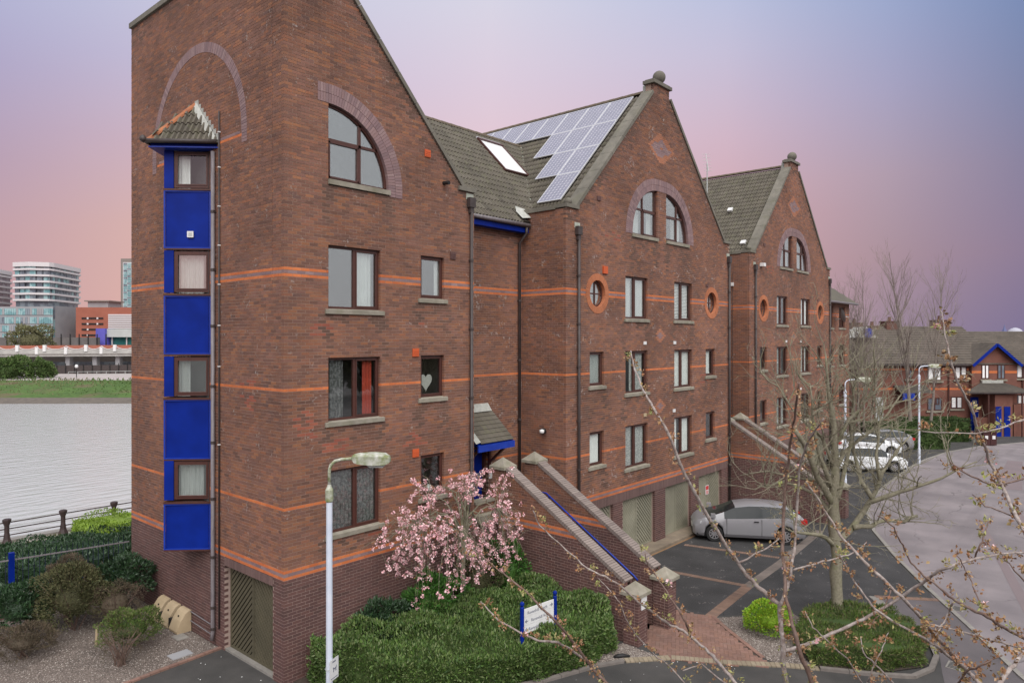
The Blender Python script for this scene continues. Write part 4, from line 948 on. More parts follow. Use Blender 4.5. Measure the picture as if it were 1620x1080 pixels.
# solar array
SA = thing('solar_array', 'stepped array of silver-grey solar panels on the left roof slope of the middle block', 'solar panels', (14, 2, 15.9))
UV = Vector((-1, 0, -1)).normalized(); UN = Vector((-1, 0, 1)).normalized()
for row, nc in enumerate((8, 3, 2, 1)):
    for c in range(nc):
        o0 = Vector((15.53 - 1.19 * row, .27 + 1.065 * c, 17.25 + .15 - 1.19 * row)) + UN * .05
        Fp = lambda u, v, h, o0=o0: o0 + Vector((0, u, 0)) + UV * v + UN * h
        g = MB(); w_, l_ = 1.045, 1.665
        for a, b in (((0, 0), (w_, .03)), ((0, l_ - .03), (w_, l_)), ((0, .03), (.03, l_ - .03)), ((w_ - .03, .03), (w_, l_ - .03))): g.fbox(Fp, (*a, 0), (*b, .045))
        pn = g.build('solar_panel', 'alu', SA)
        g = MB(); cw, cl = (w_ - .06) / 6, (l_ - .06) / 10
        for i in range(6):
            for j in range(10):
                a, b = .03 + i * cw + .006, .03 + j * cl + .006; c_ = .022; x1, y1 = a + cw - .012, b + cl - .012
                pts = [(a + c_, b), (x1 - c_, b), (x1, b + c_), (x1, y1 - c_), (x1 - c_, y1), (a + c_, y1), (a, y1 - c_), (a, b + c_)]
                g.add([Fp(u, v, .040) for u, v in pts], [tuple(range(8))])
        g.build('cell', 'solar_cell', pn, kind='stuff')
        g = MB(); g.fbox(Fp, (.03, .03, .02), (w_ - .03, l_ - .03, .036)); g.build('backsheet', 'solar_line', pn)
# door, canopy and wall lamp in the link bay
PK = Frame((6.2, 1.1), (1, 0), (0, -1))
g = MB(); g.fbox(PK, (.56, .16, 2.74), (.64, .26, 4.78)); g.fbox(PK, (1.70, .10, 2.74), (1.78, .26, 4.78)); g.fbox(PK, (.64, .16, 4.68), (1.70, .26, 4.78)); dr = g.build('entrance_door', 'frame_brown', G2)
g = MB(); g.fbox(PK, (.66, .19, 2.76), (1.68, .24, 4.66)); dl = g.build('leaf', 'blue_panel', dr)
g = MB(); g.fbox(PK, (1.79, -.03, 3.4), (1.93, -.003, 3.62)); g.fbox(PK, (1.80, -.06, 3.9), (1.90, -.003, 4.02)); ip = g.build('door_entry_panel', 'white_paint', G2)
cz0 = 5.62
g = MB(); g.add([(6.55, .15, 4.72), (8.12, .15, 4.72), (8.12, 1.09, 5.55), (6.55, 1.09, 5.55), (6.55, .15, 4.64), (8.12, .15, 4.64), (8.12, 1.09, 5.45), (6.55, 1.09, 5.45)], [(0, 1, 2, 3), (7, 6, 5, 4), (0, 4, 5, 1), (1, 5, 6, 2), (3, 7, 4, 0)]); cn = g.build('door_canopy', 'blue_panel', G2)
g = MB(); g.box(6.5, 8.14, .10, .145, 4.52, 4.72); g.build('fascia', 'blue_paint', cn)
V_ = Vector((0, .94, .83)).normalized()
for r_ in range(7):
    for c in range(6):
        p = Vector((6.62 + c * .25, .13, 4.75)) + V_ * (r_ * .175); q = p + V_ * .21; nn = Vector((0, -.66, .75)); g = MB()
        vs = [p + nn * .035, p + Vector((.245, 0, 0)) + nn * .035, q + Vector((.245, 0, 0)) + nn * .012, q + nn * .012, p + nn * .012, p + Vector((.245, 0, 0)) + nn * .012]
        g.add(vs, [(0, 1, 2, 3), (4, 5, 1, 0)]); g.build('slate', 'roof_tile_single', cn)
g = MB(); g.add([(6.42, .12, 4.78), (6.62, .12, 4.82), (6.62, 1.08, 5.68), (6.42, 1.08, 5.66)], [(0, 1, 2, 3)]); g.add([(6.6, 1.0, 5.6), (8.05, 1.0, 5.6), (7.95, 1.085, 5.85), (6.6, 1.085, 5.85)], [(0, 1, 2, 3)]); g.build('flashing', 'flashing', cn)
for x in (6.75, 7.98):
    g = MB(); g.beam((x, 1.04, 3.75), (x, 1.04, 5.3), .09, .07); g.beam((x, 1.02, 3.95), (x, .24, 4.62), .08, .07); g.beam((x, 1.02, 4.56), (x, .2, 4.6), .08, .06); g.build('bracket', 'frame_brown', cn)
g = MB(); g.lathe([(.02, -.1), (.10, -.07), (.12, 0), (.10, .07), (.02, .1)], (9.53, .09, 4.87), 12); wl = g.build('wall_lamp', 'black', smooth=True); tag(wl, 'black bulkhead lamp on the side wall right of the entrance door', 'lamp')
g = MB(); g.lathe([(.02, -.07), (.075, -.05), (.085, 0), (.075, .05), (.02, .07)], (9.45, .06, 4.87), 12); g.build('globe', 'white_paint', wl, smooth=True)
# small vents and plates on the two gables
for (Pq, Gq) in ((P2, G2), (P3, G3)):
    for (s_, z, m_, h) in ((4.92, 7.75, 'white_paint', .06), (7.21, 7.75, 'white_paint', .06), (4.92, 5.05, 'box_beige', .06), (7.16, 5.04, 'white_paint', .06), (1.87, 12.73, 'brick_plinth', .07), (10.06, 10.2, 'brick_plinth', .06)):
        g = MB(); g.fbox(Pq, (s_ - h * 1.6, -.03, z - h), (s_ + h * 1.6, -.003, z + h)); g.build('vent', m_, Gq)
g = MB(); g.fbox(P2, (2.1, -.06, 10.17), (2.36, -.003, 10.43)); g.build('alarm_box', 'orange_vent', G2)
g = MB(); g.fbox(P2, (10.18, .118, 1.15), (10.5, .124, 1.55)); ns = g.build('garage_notice', 'white_paint', G2)
g = MB(); g.fbox(P2, (10.21, .113, 1.35), (10.47, .117, 1.52)); [g.fbox(P2, (10.22, .113, 1.18 + i * .05), (10.46, .117, 1.205 + i * .05)) for i in range(3)]; g.build('print', 'red_ink', ns, kind='stuff')
# wall light on block 3, cable and small fittings on its return wall
g = MB(); g.tube([(25.40, .62, 11.2), (25.40, .62, 3.2)], .012, 5); g.build('cable', 'pipe_dark', G3)
g = MB(); g.box(25.33, 25.42, .55, .70, 10.55, 10.72); g.build('junction_box', 'white_paint', G3)
g = MB(); g.fbox(P3, (1.28, -.22, 11.58), (1.55, -.01, 11.75)); g.build('floodlight', 'white_paint', G3)
# link bay between blocks 2 and 3, tied to block 3
B = Bricks(); B.wall((22.02, 1.1), (1, 0), (0, -1), 0, 11.75, lambda z: [(0, 3.41)]); lw = B.build(G3)
g = MB(); g.quad((21.9, .75, 11.64), (26.5, .75, 11.64), (28.5, 5.1, 15.99), (20.0, 5.1, 15.99)); lk = g.build('link_roof', 'roof_far', G3)
roof_tiles(lk, (22.05, .80, 11.76), (1, 0, 0), (0, 1, 1), 4.2, 4.28 * 1.4142, 'roof_tile', False, lambda x, v: 22.05 + x < 31.6 - (17.6 - 11.75 - v * .7071))
for (x, y, z) in ((28.6, 2.2, 14.9), (26.6, .6, 12.75)):
    g = MB(); nn = Vector((-.7, 0, .7)); c = Vector((x, y, z)); g.beam(c + nn * .04, c + nn * .04 + Vector((.18, 0, .18)), .26, .10, up=nn); g.build('roof_vent', 'white_paint', G3)
ae = thing('tv_aerial', 'thin television aerial on a pole beside the far slope of the middle gable', 'aerial', (27.5, 3, 13.4))
g = MB(); g.tube([(27.5, 3, 13.2), (27.5, 3, 17.5)], .03, 6); g.build('pole', 'grey_metal', ae)
g = MB(); g.tube([(27.25, 2.8, 17.0), (27.75, 3.2, 18.1)], .018, 5)
for i in range(6): p = Vector((27.25, 2.8, 17.0)).lerp(Vector((27.75, 3.2, 18.1)), i / 5.2); g.tube([p - Vector((.16, -.16, 0)), p + Vector((.16, -.16, 0))], .01, 4)
g.build('antenna', 'grey_metal', ae)
# ------------------------------------------------------------------ low end block
G4 = thing('apartment_block', 'low three-storey brick end block with hipped roof and a satellite dish', 'apartment block', (41, 4, 0), 'red brick apartment blocks in a stepped row')
P4 = Frame((37.77, .5), (1, 0), (0, -1)); op4 = [(2.35, 3.15, 8.62, 10.05), (4.35, 5.65, 8.62, 10.05), (2.35, 3.15, 6.1, 7.45), (4.35, 5.65, 6.1, 7.45), (2.35, 3.15, 3.4, 4.73), (4.35, 5.65, 3.4, 4.73)]
def fn4(z): return cut([(0, 6.65)], [(a, b) for a, b, z0, z1 in op4 if z0 - .125 < z < z1])
B = Bricks(); B.wall((37.77, .5), (1, 0), (0, -1), 0, 10.35, fn4)
B.mort.box(44.40, 44.42, .5, 9.4, 0, 10.35); B.mort.box(37.8, 44.4, 9.38, 9.40, 0, 10.3)
for (a, b, z0, z1) in op4: reveal(B.mort, P4, a, b, z0 - .12, z1)
B.build(G4)
for i, o4 in enumerate(op4): window(G4, P4, *o4, mull=(.5,) if i % 2 else (), glass='glass', room=False, curt=[(.3, .7, 'curtain_net')])
g = MB(); g.add([(37.8, .1, 10.3), (44.85, .1, 10.3), (44.85, 9.8, 10.3), (37.8, 9.8, 10.3), (37.8, 4.9, 14.2), (40.9, 4.9, 14.2)], [(0, 1, 5, 4), (1, 2, 5), (2, 3, 4, 5)]); r4 = g.build('roof', 'roof_far', G4)
for i in range(11):
    t = i / 11; y = .1 + 4.8 * t; z = 10.3 + 3.9 * t; xe = 44.85 - (44.85 - 40.9) * t; g = MB(); g.fbox(lambda u, v, w_: Vector((u, y + v * .77 - w_ * .62, z + v * .63 + w_ * .77)), (37.8, 0, .0), (xe - .1, .56, .05)); g.build('tile_course', 'roof_tile', r4)
g = MB(); g.tube([(37.8, .05, 10.28), (44.85, .05, 10.28)], .07, 6); g.build('gutter', 'pipe_grey', r4)
ds = thing('satellite_dish', 'pale satellite dish on the wall of the low end block', 'satellite dish', (41.2, .4, 9.4))
g = MB(); g.tube([(41.35, .5, 9.15), (41.2, .15, 9.2)], .03, 6); g.build('arm', 'grey_metal', ds)
g = MB(); o0 = Vector((41.0, .0, 9.4)); dd = Vector((.55, -.8, .2)).normalized(); s1 = dd.orthogonal().normalized(); s2 = dd.cross(s1)
rr = [(0, 0), (.25, .03), (.45, .09)]; vs = [o0]; fs = []
for r_, h in rr[1:]:
    vs += [o0 + dd * h + (s1 * math.cos(2 * math.pi * i / 16) + s2 * math.sin(2 * math.pi * i / 16)) * r_ for i in range(16)]
fs += [(0, 1 + i, 1 + (i + 1) % 16) for i in range(16)] + [(1 + i, 17 + i, 17 + (i + 1) % 16, 1 + (i + 1) % 16) for i in range(16)]
g.add(vs, fs); g.build('dish', 'wall_grey', ds, smooth=True)
g = MB(); g.tube([o0, o0 + dd * .45 - Vector((0, 0, .2))], .015, 5); g.build('feed', 'white_paint', ds)
# ------------------------------------------------------------------ ground, roads, river
def sheet(name, poly, z, mat, kind='structure', label=None):
    g = MB(); g.add([(x, y, z) for x, y in poly], [tuple(range(len(poly)))]); o = g.build(name, mat, kind=kind); return o
g = MB(); g.box(-400, 900, -700, 18.6, -6, 0); g.build('ground', 'tarmac_front', kind='structure')
KERB = [(8.6, -14.6), (11.7, -12.64), (14.4, -11.15), (16.94, -9.69), (20, -8.05), (23.0, -6.6), (26, -5.55), (29, -4.95), (33, -4.6), (39.8, -4.3), (44, -4.4), (48.3, -4.9), (53, -6.2), (57.2, -8.3), (64, -14), (70, -24)]
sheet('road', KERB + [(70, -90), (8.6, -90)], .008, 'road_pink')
def strip(name, pts, w0, w1, z0, z1, mat, n_per=None, kind='structure', parent=None):
    """raised strip along a polyline, from offset w0 to w1 to its left, cut into stones of length n_per"""
    g = MB()
    for i in range(len(pts) - 1):
        a, b = Vector((*pts[i], 0)), Vector((*pts[i + 1], 0)); d = b - a; L_ = d.length; d.normalize(); nn = Vector((-d.y, d.x, 0)); k = max(1, int(L_ / n_per)) if n_per else 1
        for j in range(k):
            p, q = a + d * (L_ * j / k + .006), a + d * (L_ * (j + 1) / k - .006)
            pts4 = [p + nn * w0, q + nn * w0, q + nn * w1, p + nn * w1]; g.prism([(v.x, v.y) for v in pts4], z0, z1 + (random.uniform(-.003, .003) if n_per else 0))
    return g.build(name, mat, parent, kind=kind)
strip('kerb', KERB, -.01, .12, -.05, .035, 'kerb_stone', .91)
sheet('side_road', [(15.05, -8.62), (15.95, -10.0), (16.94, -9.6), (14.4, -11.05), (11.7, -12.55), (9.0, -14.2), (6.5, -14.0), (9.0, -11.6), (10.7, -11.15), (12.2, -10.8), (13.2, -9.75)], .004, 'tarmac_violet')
sheet('parking_area', [(9.8, -.9), (37, -.9), (46, -.2), (44, -4.15), (39.8, -4.1), (33, -4.4), (29, -4.75), (26, -5.35), (23, -6.4), (20, -7.85), (16.94, -9.45), (15.95, -10.0), (15.05, -8.62), (12.5, -7.4), (10.3, -5.55), (9.85, -4.1)], .004, 'tarmac')
# brick lines in the parking area
strip('parking_line', [(12.75, -1.35), (13.3, -5.25)], -.11, .11, 0, .014, 'line_brick', .078)
strip('parking_line', [(10.15, -5.5), (13.25, -5.3)], -.16, .16, 0, .010, 'line_brick', .105); strip('parking_line', [(13.25, -5.3), (16.4, -5.2), (21.6, -4.85)], -.16, .16, 0, .010, 'line_worn', .105)
strip('parking_line', [(16.1, -1.6), (16.9, -4.95)], -.11, .11, 0, .014, 'line_brick', .078)
strip('parking_line', [(15.0, -8.6), (15.98, -10.15)], -.11, .11, 0, .014, 'line_brick', .078)
strip('drain_channel', [(15.0, -8.55), (14.3, -9.05), (13.1, -9.7)], -.14, .14, 0, .012, 'kerb_stone', .45)
strip('parking_line', [(9.9, -1.25), (21.5, -1.25)], -.12, .12, 0, .013, 'rust', .3)
# a darker patch and manholes in the road
mk('road_patch', (.21, .165, .168), (.18, .145, .15), scale=1, rough=.85, bump=.3, bscale=140)
sheet('road_patch', [(14.2, -14.2), (30.5, -10.4), (30.6, -10.75), (14.3, -14.7)], .012, 'road_patch'); sheet('road_patch', [(16.4, -12.2), (28, -9.35), (28, -9.6), (16.5, -12.5)], .0125, 'road_patch')
sheet('road_patch', [(36, -9), (47, -8.4), (47, -9.2), (36.5, -10.2)], .012, 'road_patch')
for c in ((22.2, -9.3), (33.6, -8.4), (39, -7.6)):
    g = MB(); g.box(c[0] - .55, c[0] + .55, c[1] - .22, c[1] + .22, .002, .018); g.build('road_cover', 'road_pink', kind='structure')
for px, py in ((1515, 963), (1510, 1053)):
    c = ong(px, py); g = MB(); g.box(c.x - .22, c.x + .22, c.y - .16, c.y + .16, 0, .018)
    fr = tag(g.build('drain_grate', 'kerb_stone'), 'small pale drain grate set in the tarmac ' + ('beside the long kerb' if py < 1000 else 'right of the conifer bed'), 'drain')
    g = MB(); [g.box(c.x - .19 + i * .08, c.x - .15 + i * .08, c.y - .12, c.y + .12, .0185, .022) for i in range(5)]; g.build('slot', 'black', fr)
# herringbone entrance path
PATH = [(7.56, -4.55), (8.56, -4.62), (9.03, -4.55), (9.86, -4.05), (10.22, -5.58), (9.6, -6.25), (8.55, -7.6), (8.35, -8.05), (7.75, -7.28), (7.0, -6.0), (7.25, -5.3)]
def inside(p, poly):
    r_ = False; j = len(poly) - 1
    for i in range(len(poly)):
        if (poly[i][1] > p[1]) != (poly[j][1] > p[1]) and p[0] < (poly[j][0] - poly[i][0]) * (p[1] - poly[i][1]) / (poly[j][1] - poly[i][1]) + poly[i][0]: r_ = not r_
        j = i
    return r_
pb = sheet('path', PATH, .006, 'soil')
pm = bpy.data.meshes.new('paver'); gg = MB(); gg.box(-.0975, .0975, -.0475, .0475, -.03, 0); pm.from_pydata(gg.v, [], gg.f); pm.materials.append(MATS['paver_single'])
pav = []
ca_, sa_ = math.cos(R(28)), math.sin(R(28))
for i in range(-40, 41):
    for j in range(-40, 41):
        for q in (0, 1):
            if (i - j - 3 * q) % 4: continue
            u, v = ((i + 1) * .1, (j + .5) * .1) if q == 0 else ((i + .5) * .1, (j + 1) * .1)
            X, Y = 8.5 + u * ca_ - v * sa_, -6 + u * sa_ + v * ca_
            if inside((X, Y), PATH): pav.append((X, Y, R(28) + q * math.pi / 2))
pav.sort(key=lambda p: (p[0] - CAM.x) ** 2 + (p[1] - CAM.y) ** 2)
for X, Y, rz in pav[:300]:
    o = bpy.data.objects.new('paver', pm); COL.objects.link(o); o.parent = pb; o.location = (X, Y, .022 + random.uniform(-.003, .003)); o.rotation_euler = (random.uniform(-.01, .01), random.uniform(-.01, .01), rz)
g = MB()
for X, Y, rz in pav[300:]:
    c, s_ = math.cos(rz), math.sin(rz); g.prism([(X + u * c - v * s_, Y + u * s_ + v * c) for u, v in ((-.0975, -.0475), (.0975, -.0475), (.0975, .0475), (-.0975, .0475))], -.01, .022 + random.uniform(-.003, .003))
if g.v: g.build('paver', 'paver', pb, kind='stuff')
strip('path_edging', [(6.15, -5.25), (7.02, -6.0), (7.75, -7.26), (8.48, -8.28), (8.85, -8.95)], .0, .22, -.02, .030, 'paver_buff', .105)
strip('path_edging', [(10.25, -5.55), (9.62, -6.3), (8.62, -7.65)], -.05, .06, -.02, .030, 'paver', .21)
# gravel either side
def pebbles(name, poly, n, size=(.018, .045), z=.01, parent=None):
    xs = [p[0] for p in poly]; ys = [p[1] for p in poly]; P_ = []
    while len(P_) < n:
        q = (random.uniform(min(xs), max(xs)), random.uniform(min(ys), max(ys)))
        if inside(q, poly): P_.append(q)
    P_ = np.array(P_); s_ = RNG.uniform(*size, (n, 1)) * .5
    base = np.array([(1, 0, .1), (0, 1, .0), (-1, 0, .1), (0, -1, 0), (.1, .1, .75), (0, 0, -.5)]); F0 = np.array([(0, 1, 4), (1, 2, 4), (2, 3, 4), (3, 0, 4)])
    ang = RNG.uniform(0, 6.28, n); ca, sa = np.cos(ang), np.sin(ang); V = np.empty((n, 6, 3)); st = RNG.uniform(.6, 1.3, n)
    for k in range(6):
        bx, by, bz = base[k]; bx = bx * st; V[:, k, 0] = P_[:, 0] + (bx * ca - by * sa) * s_[:, 0]; V[:, k, 1] = P_[:, 1] + (bx * sa + by * ca) * s_[:, 0]; V[:, k, 2] = z + bz * s_[:, 0]
    F = (np.arange(n)[:, None, None] * 6 + F0[None]).reshape(-1, 3)
    return npmesh(name, V.reshape(-1, 3), F, 'pebble', parent, kind='stuff')
GR1 = [(10.2, -5.65), (10.6, -6.0), (12.0, -7.2), (11.2, -8.0), (9.2, -8.5), (8.86, -8.9), (8.5, -8.2), (8.62, -7.7), (9.6, -6.35)]
GR2 = [(6.1, -4.3), (7.05, -4.6), (7.0, -5.4), (6.98, -5.85), (6.15, -5.15), (5.4, -4.75)]
GRL = [(-.02, 2.98), (-1.8, 2.85), (-6.2, 2.45), (-7.6, 7.0), (-6.5, 9.5), (-3.6, 10.2), (-.02, 8.9)]
for gr, n in ((GR1, 3500), (GR2, 1400), (GRL, 14000)):
    s_ = sheet('gravel_bed', gr, .010, 'gravel'); pebbles('gravel', gr, n, parent=s_, z=.014)
strip('bed_edging', [(-6.2, 2.40), (-1.8, 2.80), (.0, 2.93)], -.0, .11, -.02, .045, 'paver', .22)
sheet('flower_bed', [(.25, -.02), (.2, -1.6), (1.2, -2.75), (4.0, -4.3), (5.45, -4.8), (6.1, -4.3), (7.05, -4.5), (7.05, -.02)], .03, 'soil')
strip('kerb', [(-.2, -1.55), (1.2, -2.85), (4.01, -4.36), (5.46, -4.86), (6.12, -5.22)], 0, .12, -.02, .06, 'kerb_dull', .5)
CB = [(8.86, -8.95), (9.45, -10.1), (9.9, -10.75), (10.65, -11.0), (11.5, -10.95), (12.2, -10.7)]
strip('kerb', CB, .0, .12, -.02, .07, 'kerb_dull', .45)
sheet('flower_bed', [(9.0, -8.9), (9.6, -10.05), (10.7, -10.8), (12.15, -10.55), (13.1, -9.55), (12.6, -8.0), (11.4, -7.7), (9.4, -8.2)], .035, 'soil')
for px, py, dx, dy in ((285, 1036, .5, .18), (285, 1008, .3, .2)):
    c = ong(px, py); g = MB(); g.box(c.x - dx / 2, c.x + dx / 2, c.y - dy, c.y + dy, 0, .03); tag(g.build('access_cover', 'wall_grey' if py > 1020 else 'kerb_stone'), 'grey access cover set in the gravel near the garage door' if py > 1020 else 'pale chipped slab in the gravel below the downpipe', 'cover')
# scatter of fallen petals
g = MB()
for i in range(150):
    x, y = random.uniform(.5, 8.5), random.uniform(-7.5, -2.9)
    if i > 138: x, y = random.uniform(-1.6, -.1), random.uniform(.2, 2.6)
    s_ = random.uniform(.008, .02); a = random.uniform(0, 6); g.add([(x + s_ * math.cos(a + k * 1.57), y + s_ * math.sin(a + k * 1.57), .012 + .006 * (k % 2)) for k in range(4)], [(0, 1, 2, 3)])
g.build('fallen_petals', 'curtain_white', kind='stuff')
# river
g = MB(); g.add([(-500, 18.5, -2.6), (1500, 18.5, -2.6), (1500, 1500, -2.6), (-500, 1500, -2.6)], [(0, 1, 2, 3)]); g.build('river', 'river_water', kind='structure')
sheet('promenade', [(-60, 13.6), (60, 13.6), (60, 18.6), (-60, 18.6)], .02, 'prom_paving')
strip('promenade_edge', [(-40, 18.2), (40, 18.2)], 0, .42, -.1, .10, 'kerb_stone', .9)
# ------------------------------------------------------------------ stairs
def staircase(ox, oy, label):
    G = thing('entrance_staircase', label, 'staircase', (8 + ox, -2.5 + oy, 0), 'brick entrance staircases')
    Z = lambda y: 3.93 + .586 * (y + .48)
    B = Bricks(); xl, xr_ = 7.15, 8.62
    yt, yb = -.15, -4.62
    fnw = lambda z: [(max(0, (z - 3.93) / .586 - .48 - yb), yt - yb)] if z < Z(yt) else []
    for x in (xl, xr_):
        B.wall((x + ox, yb + oy), (0, 1), (-1, 0), 0, 4.1, fnw)
        B.wall((x + .33 + ox, yb + oy), (0, 1), (1, 0), 0, 4.1, fnw)
    def pillar(x, y, zt):
        w_ = .455
        B.wall((x + ox, y + oy), (1, 0), (0, -1), 0, zt, lambda z: [(0, w_)], lo=(0, 1), hi=(w_, 1)); B.wall((x + ox, y + oy), (0, 1), (-1, 0), 0, zt, lambda z: [(0, w_)], lo=(0, 0))
        B.wall((x + w_ + ox, y + oy), (0, 1), (1, 0), 0, zt, lambda z: [(0, w_)], lo=(0, 0)); B.mort.box(x + ox + .01, x + ox + w_ - .01, y + oy + w_ - .02, y + oy + w_ - .01, 0, zt)
    ps = [(7.09, -5.02, 1.27), (8.56, -5.06, 1.30), (7.09, -.37, 3.98), (8.56, -.40, 3.98)]
    for p in ps: pillar(*p)
    B.wall((6.2 + ox, .04 + oy), (1, 0), (0, -1), 0, 3.05, lambda z: [(0, .9)])
    B.build(G)
    for x, y, z in ps:
        g = MB(); h = .30; c = (x + .2275 + ox, y + .2275 + oy)
        vs = [(c[0] + a * h, c[1] + b * h, zz) for zz in (z, z + .085) for a, b in ((-1, -1), (1, -1), (1, 1), (-1, 1))] + [(c[0], c[1], z + .34)]
        g.add(vs, [(3, 2, 1, 0), (0, 1, 5, 4), (1, 2, 6, 5), (2, 3, 7, 6), (3, 0, 4, 7), (4, 5, 8), (5, 6, 8), (6, 7, 8), (7, 4, 8)]); g.build('pillar_cap', 'concrete', G)
    me = bpy.data.meshes.new('coping_brick'); gg = MB(); gg.box(-.02, .35, -.034, .034, 0, .10); me.from_pydata(gg.v, [], gg.f); me.materials.append(MATS['coping_brick'])
    n = 62; an = math.atan(.586)
    for x in (xl, xr_):
        for i in range(n):
            y = yt - .2 + (yb + .05 - yt + .2) * (i + .5) / n; o = bpy.data.objects.new('coping_brick', me); COL.objects.link(o); o.parent = G; o.matrix_parent_inverse = Matrix.Translation(-PIN[G.name]); o.location = (x + ox, y + oy, Z(y) - .02 + random.uniform(-.002, .002)); o.rotation_euler = (an, 0, 0)
    for i in range(16):
        g = MB(); y1 = -.25 - i * .272; g.box(xl + .34 + ox, xr_ - .01 + ox, y1 - .29 + oy, y1 + oy, max(0, 2.55 - i * .17 - .3), 2.72 - (i + 1) * .17 + .0); g.build('step', 'concrete', G)
    g = MB(); g.box(6.22 + ox, 9.66 + ox, -.24 + oy, 1.09, 2.5, 2.72); g.build('landing', 'concrete', G)
    g = MB(); g.box(6.25 + ox, 7.1 + ox, -.02 + oy, .3 + oy, 3.02, 3.10); g.build('ledge', 'concrete', G)
    a, b = Vector((8.55 + ox, -.84 + oy, 3.12)), Vector((8.55 + ox, -4.0 + oy, .93 + .32)); g = MB(); g.tube([a + Vector((.0, .25, 0)), a, b, b + Vector((0, -.12, -.10))], .024, 8); hr = g.build('handrail', 'blue_paint', G, smooth=True)
    for t in (.03, .32, .62, .92):
        p = a.lerp(b, t); g = MB(); g.tube([p, p + Vector((.0, 0, -.08)), p + Vector((.09, 0, -.10))], .012, 5); g.box(p.x + .08, p.x + .092, p.y - .09, p.y + .09, p.z - .26, p.z - .02); g.build('bracket', 'blue_paint', hr)
    return G
SG = staircase(0, 0, 'brick entrance staircase with pyramid-capped pillars and a blue handrail beside the pink blossom tree')
staircase(15.75, .0, 'brick entrance staircase behind the silver car, between the middle and third blocks')
g = MB(); g.box(7.20, 7.46, -5.055, -5.03, .93, 1.24); pl = g.build('number_plate', 'white_paint', SG)
# ------------------------------------------------------------------ left garden: fence, shrubs, boxes, railing
pa = at(18, 942, 20.2); pe = Vector((-.02, 8.9, .7))
FE = thing('metal_fence', 'dark blue bow-topped metal fence running to the corner of the nearest block', 'fence', (pa.x, pa.y, 0))
dv = Vector((pe.x - pa.x, pe.y - pa.y, 0)); fl = dv.length; dv.normalize(); zb, zr_ = .62, 1.62
g = MB(); pz = Vector((pa.x, pa.y, 0)); g.beam(pz, pz + Vector((0, 0, 1.83)), .13, .13, up=(1, 0, 0)); g.build('post', 'blue_panel', FE)
g = MB(); g.beam(pz - dv * 3 + Vector((0, 0, zr_)), pz + dv * fl + Vector((0, 0, zr_)), .03, .035); g.build('rail', 'pipe_grey', FE)
g = MB(); g.beam(pz - dv * 3 + Vector((0, 0, .78)), pz + dv * fl + Vector((0, 0, .78)), .03, .035); g.build('rail', 'blue_panel', FE)
n = int(fl / .135)
for i in range(-18, n):
    if i == 0: continue
    p = pz + dv * (i * .135); g = MB(); sd = Vector((-dv.y, dv.x, 0)) * -1
    g.tube([p + Vector((0, 0, .66)), p + Vector((0, 0, 1.72)), p + sd * .03 + Vector((0, 0, 1.80)), p + sd * .07 + Vector((0, 0, 1.86))], [.011, .011, .010, .006], 5); g.build('pale', 'fence_paint', FE)
DW = thing('dwarf_wall', 'low wall with buff coping under the blue fence', 'wall', (pa.x, pa.y, 0))
g = MB(); g.beam(pz - dv * 3 + Vector((0, 0, .28)), pz + dv * fl + Vector((0, 0, .28)), .26, .56); g.build('body', 'brick_plinth', DW)
g = MB(); g.beam(pz - dv * 3 + Vector((0, 0, .59)), pz + dv * fl + Vector((0, 0, .59)), .34, .07); g.build('coping_stone', 'prom_paving', DW)
RL = thing('river_railing', 'black three-rail railing with flared iron posts along the river', 'railing', (0, 17.5, 0))
for i in range(-6, 9):
    x = -1.17 + i * 1.88; g = MB(); g.lathe([(.20, 0), (.19, .12), (.12, .30), (.085, .55), (.085, .80), (.12, .90), (.15, .98), (.15, 1.04), (.10, 1.07)], (x, 17.55, .02), 8); g.build('post', 'iron', RL)
for z in (.46, .70, .94): g = MB(); g.tube([(-13, 17.55, z), (14, 17.55, z)], .025, 6); g.build('rail', 'iron', RL)
# meter boxes
for i, lb in enumerate(('beige curved meter box nearest the downpipe', 'beige curved meter box in the middle of three by the plinth', 'beige curved meter box farthest from the garage door')):
    y0 = 4.62 + i * .64; mbx = thing('meter_box', lb, 'meter box', (-.25, y0 + .3, 0), 'meter boxes against the river-side wall')
    g = MB(); prof = [(-.02, .02), (-.40, .02), (-.41, .08), (-.30, .34), (-.17, .52), (-.08, .57), (-.02, .575)]
    vs = [(x, y, z) for y in (y0, y0 + .50) for x, z in prof]; k = len(prof); g.add(vs, [tuple(range(k)), tuple(range(2 * k - 1, k - 1, -1))] + [(i_, k + i_, k + (i_ + 1) % k, (i_ + 1) % k) for i_ in range(k)])
    g.build('body', 'box_beige', mbx)
    g = MB(); g.box(-.36, -.02, y0 + .505, y0 + .635, 0, .30); g.build('base', 'black', mbx)  # black block between the boxes stands in for the gap's shade
    g = MB(); g.box(-.27, -.245, y0 + .23, y0 + .27, .40, .44); g.build('lock', 'black', mbx)
for z in (.55, .30): g = MB(); g.tube([(-.04, 4.7, z), (-.04, 3.32, z - .05)], .016, 6); tag(g.build('gas_pipe', 'pipe_grey'), 'thin grey pipe clipped to the plinth, ' + ('upper one' if z > .4 else 'lower one') + ' beside the meter boxes', 'pipe')
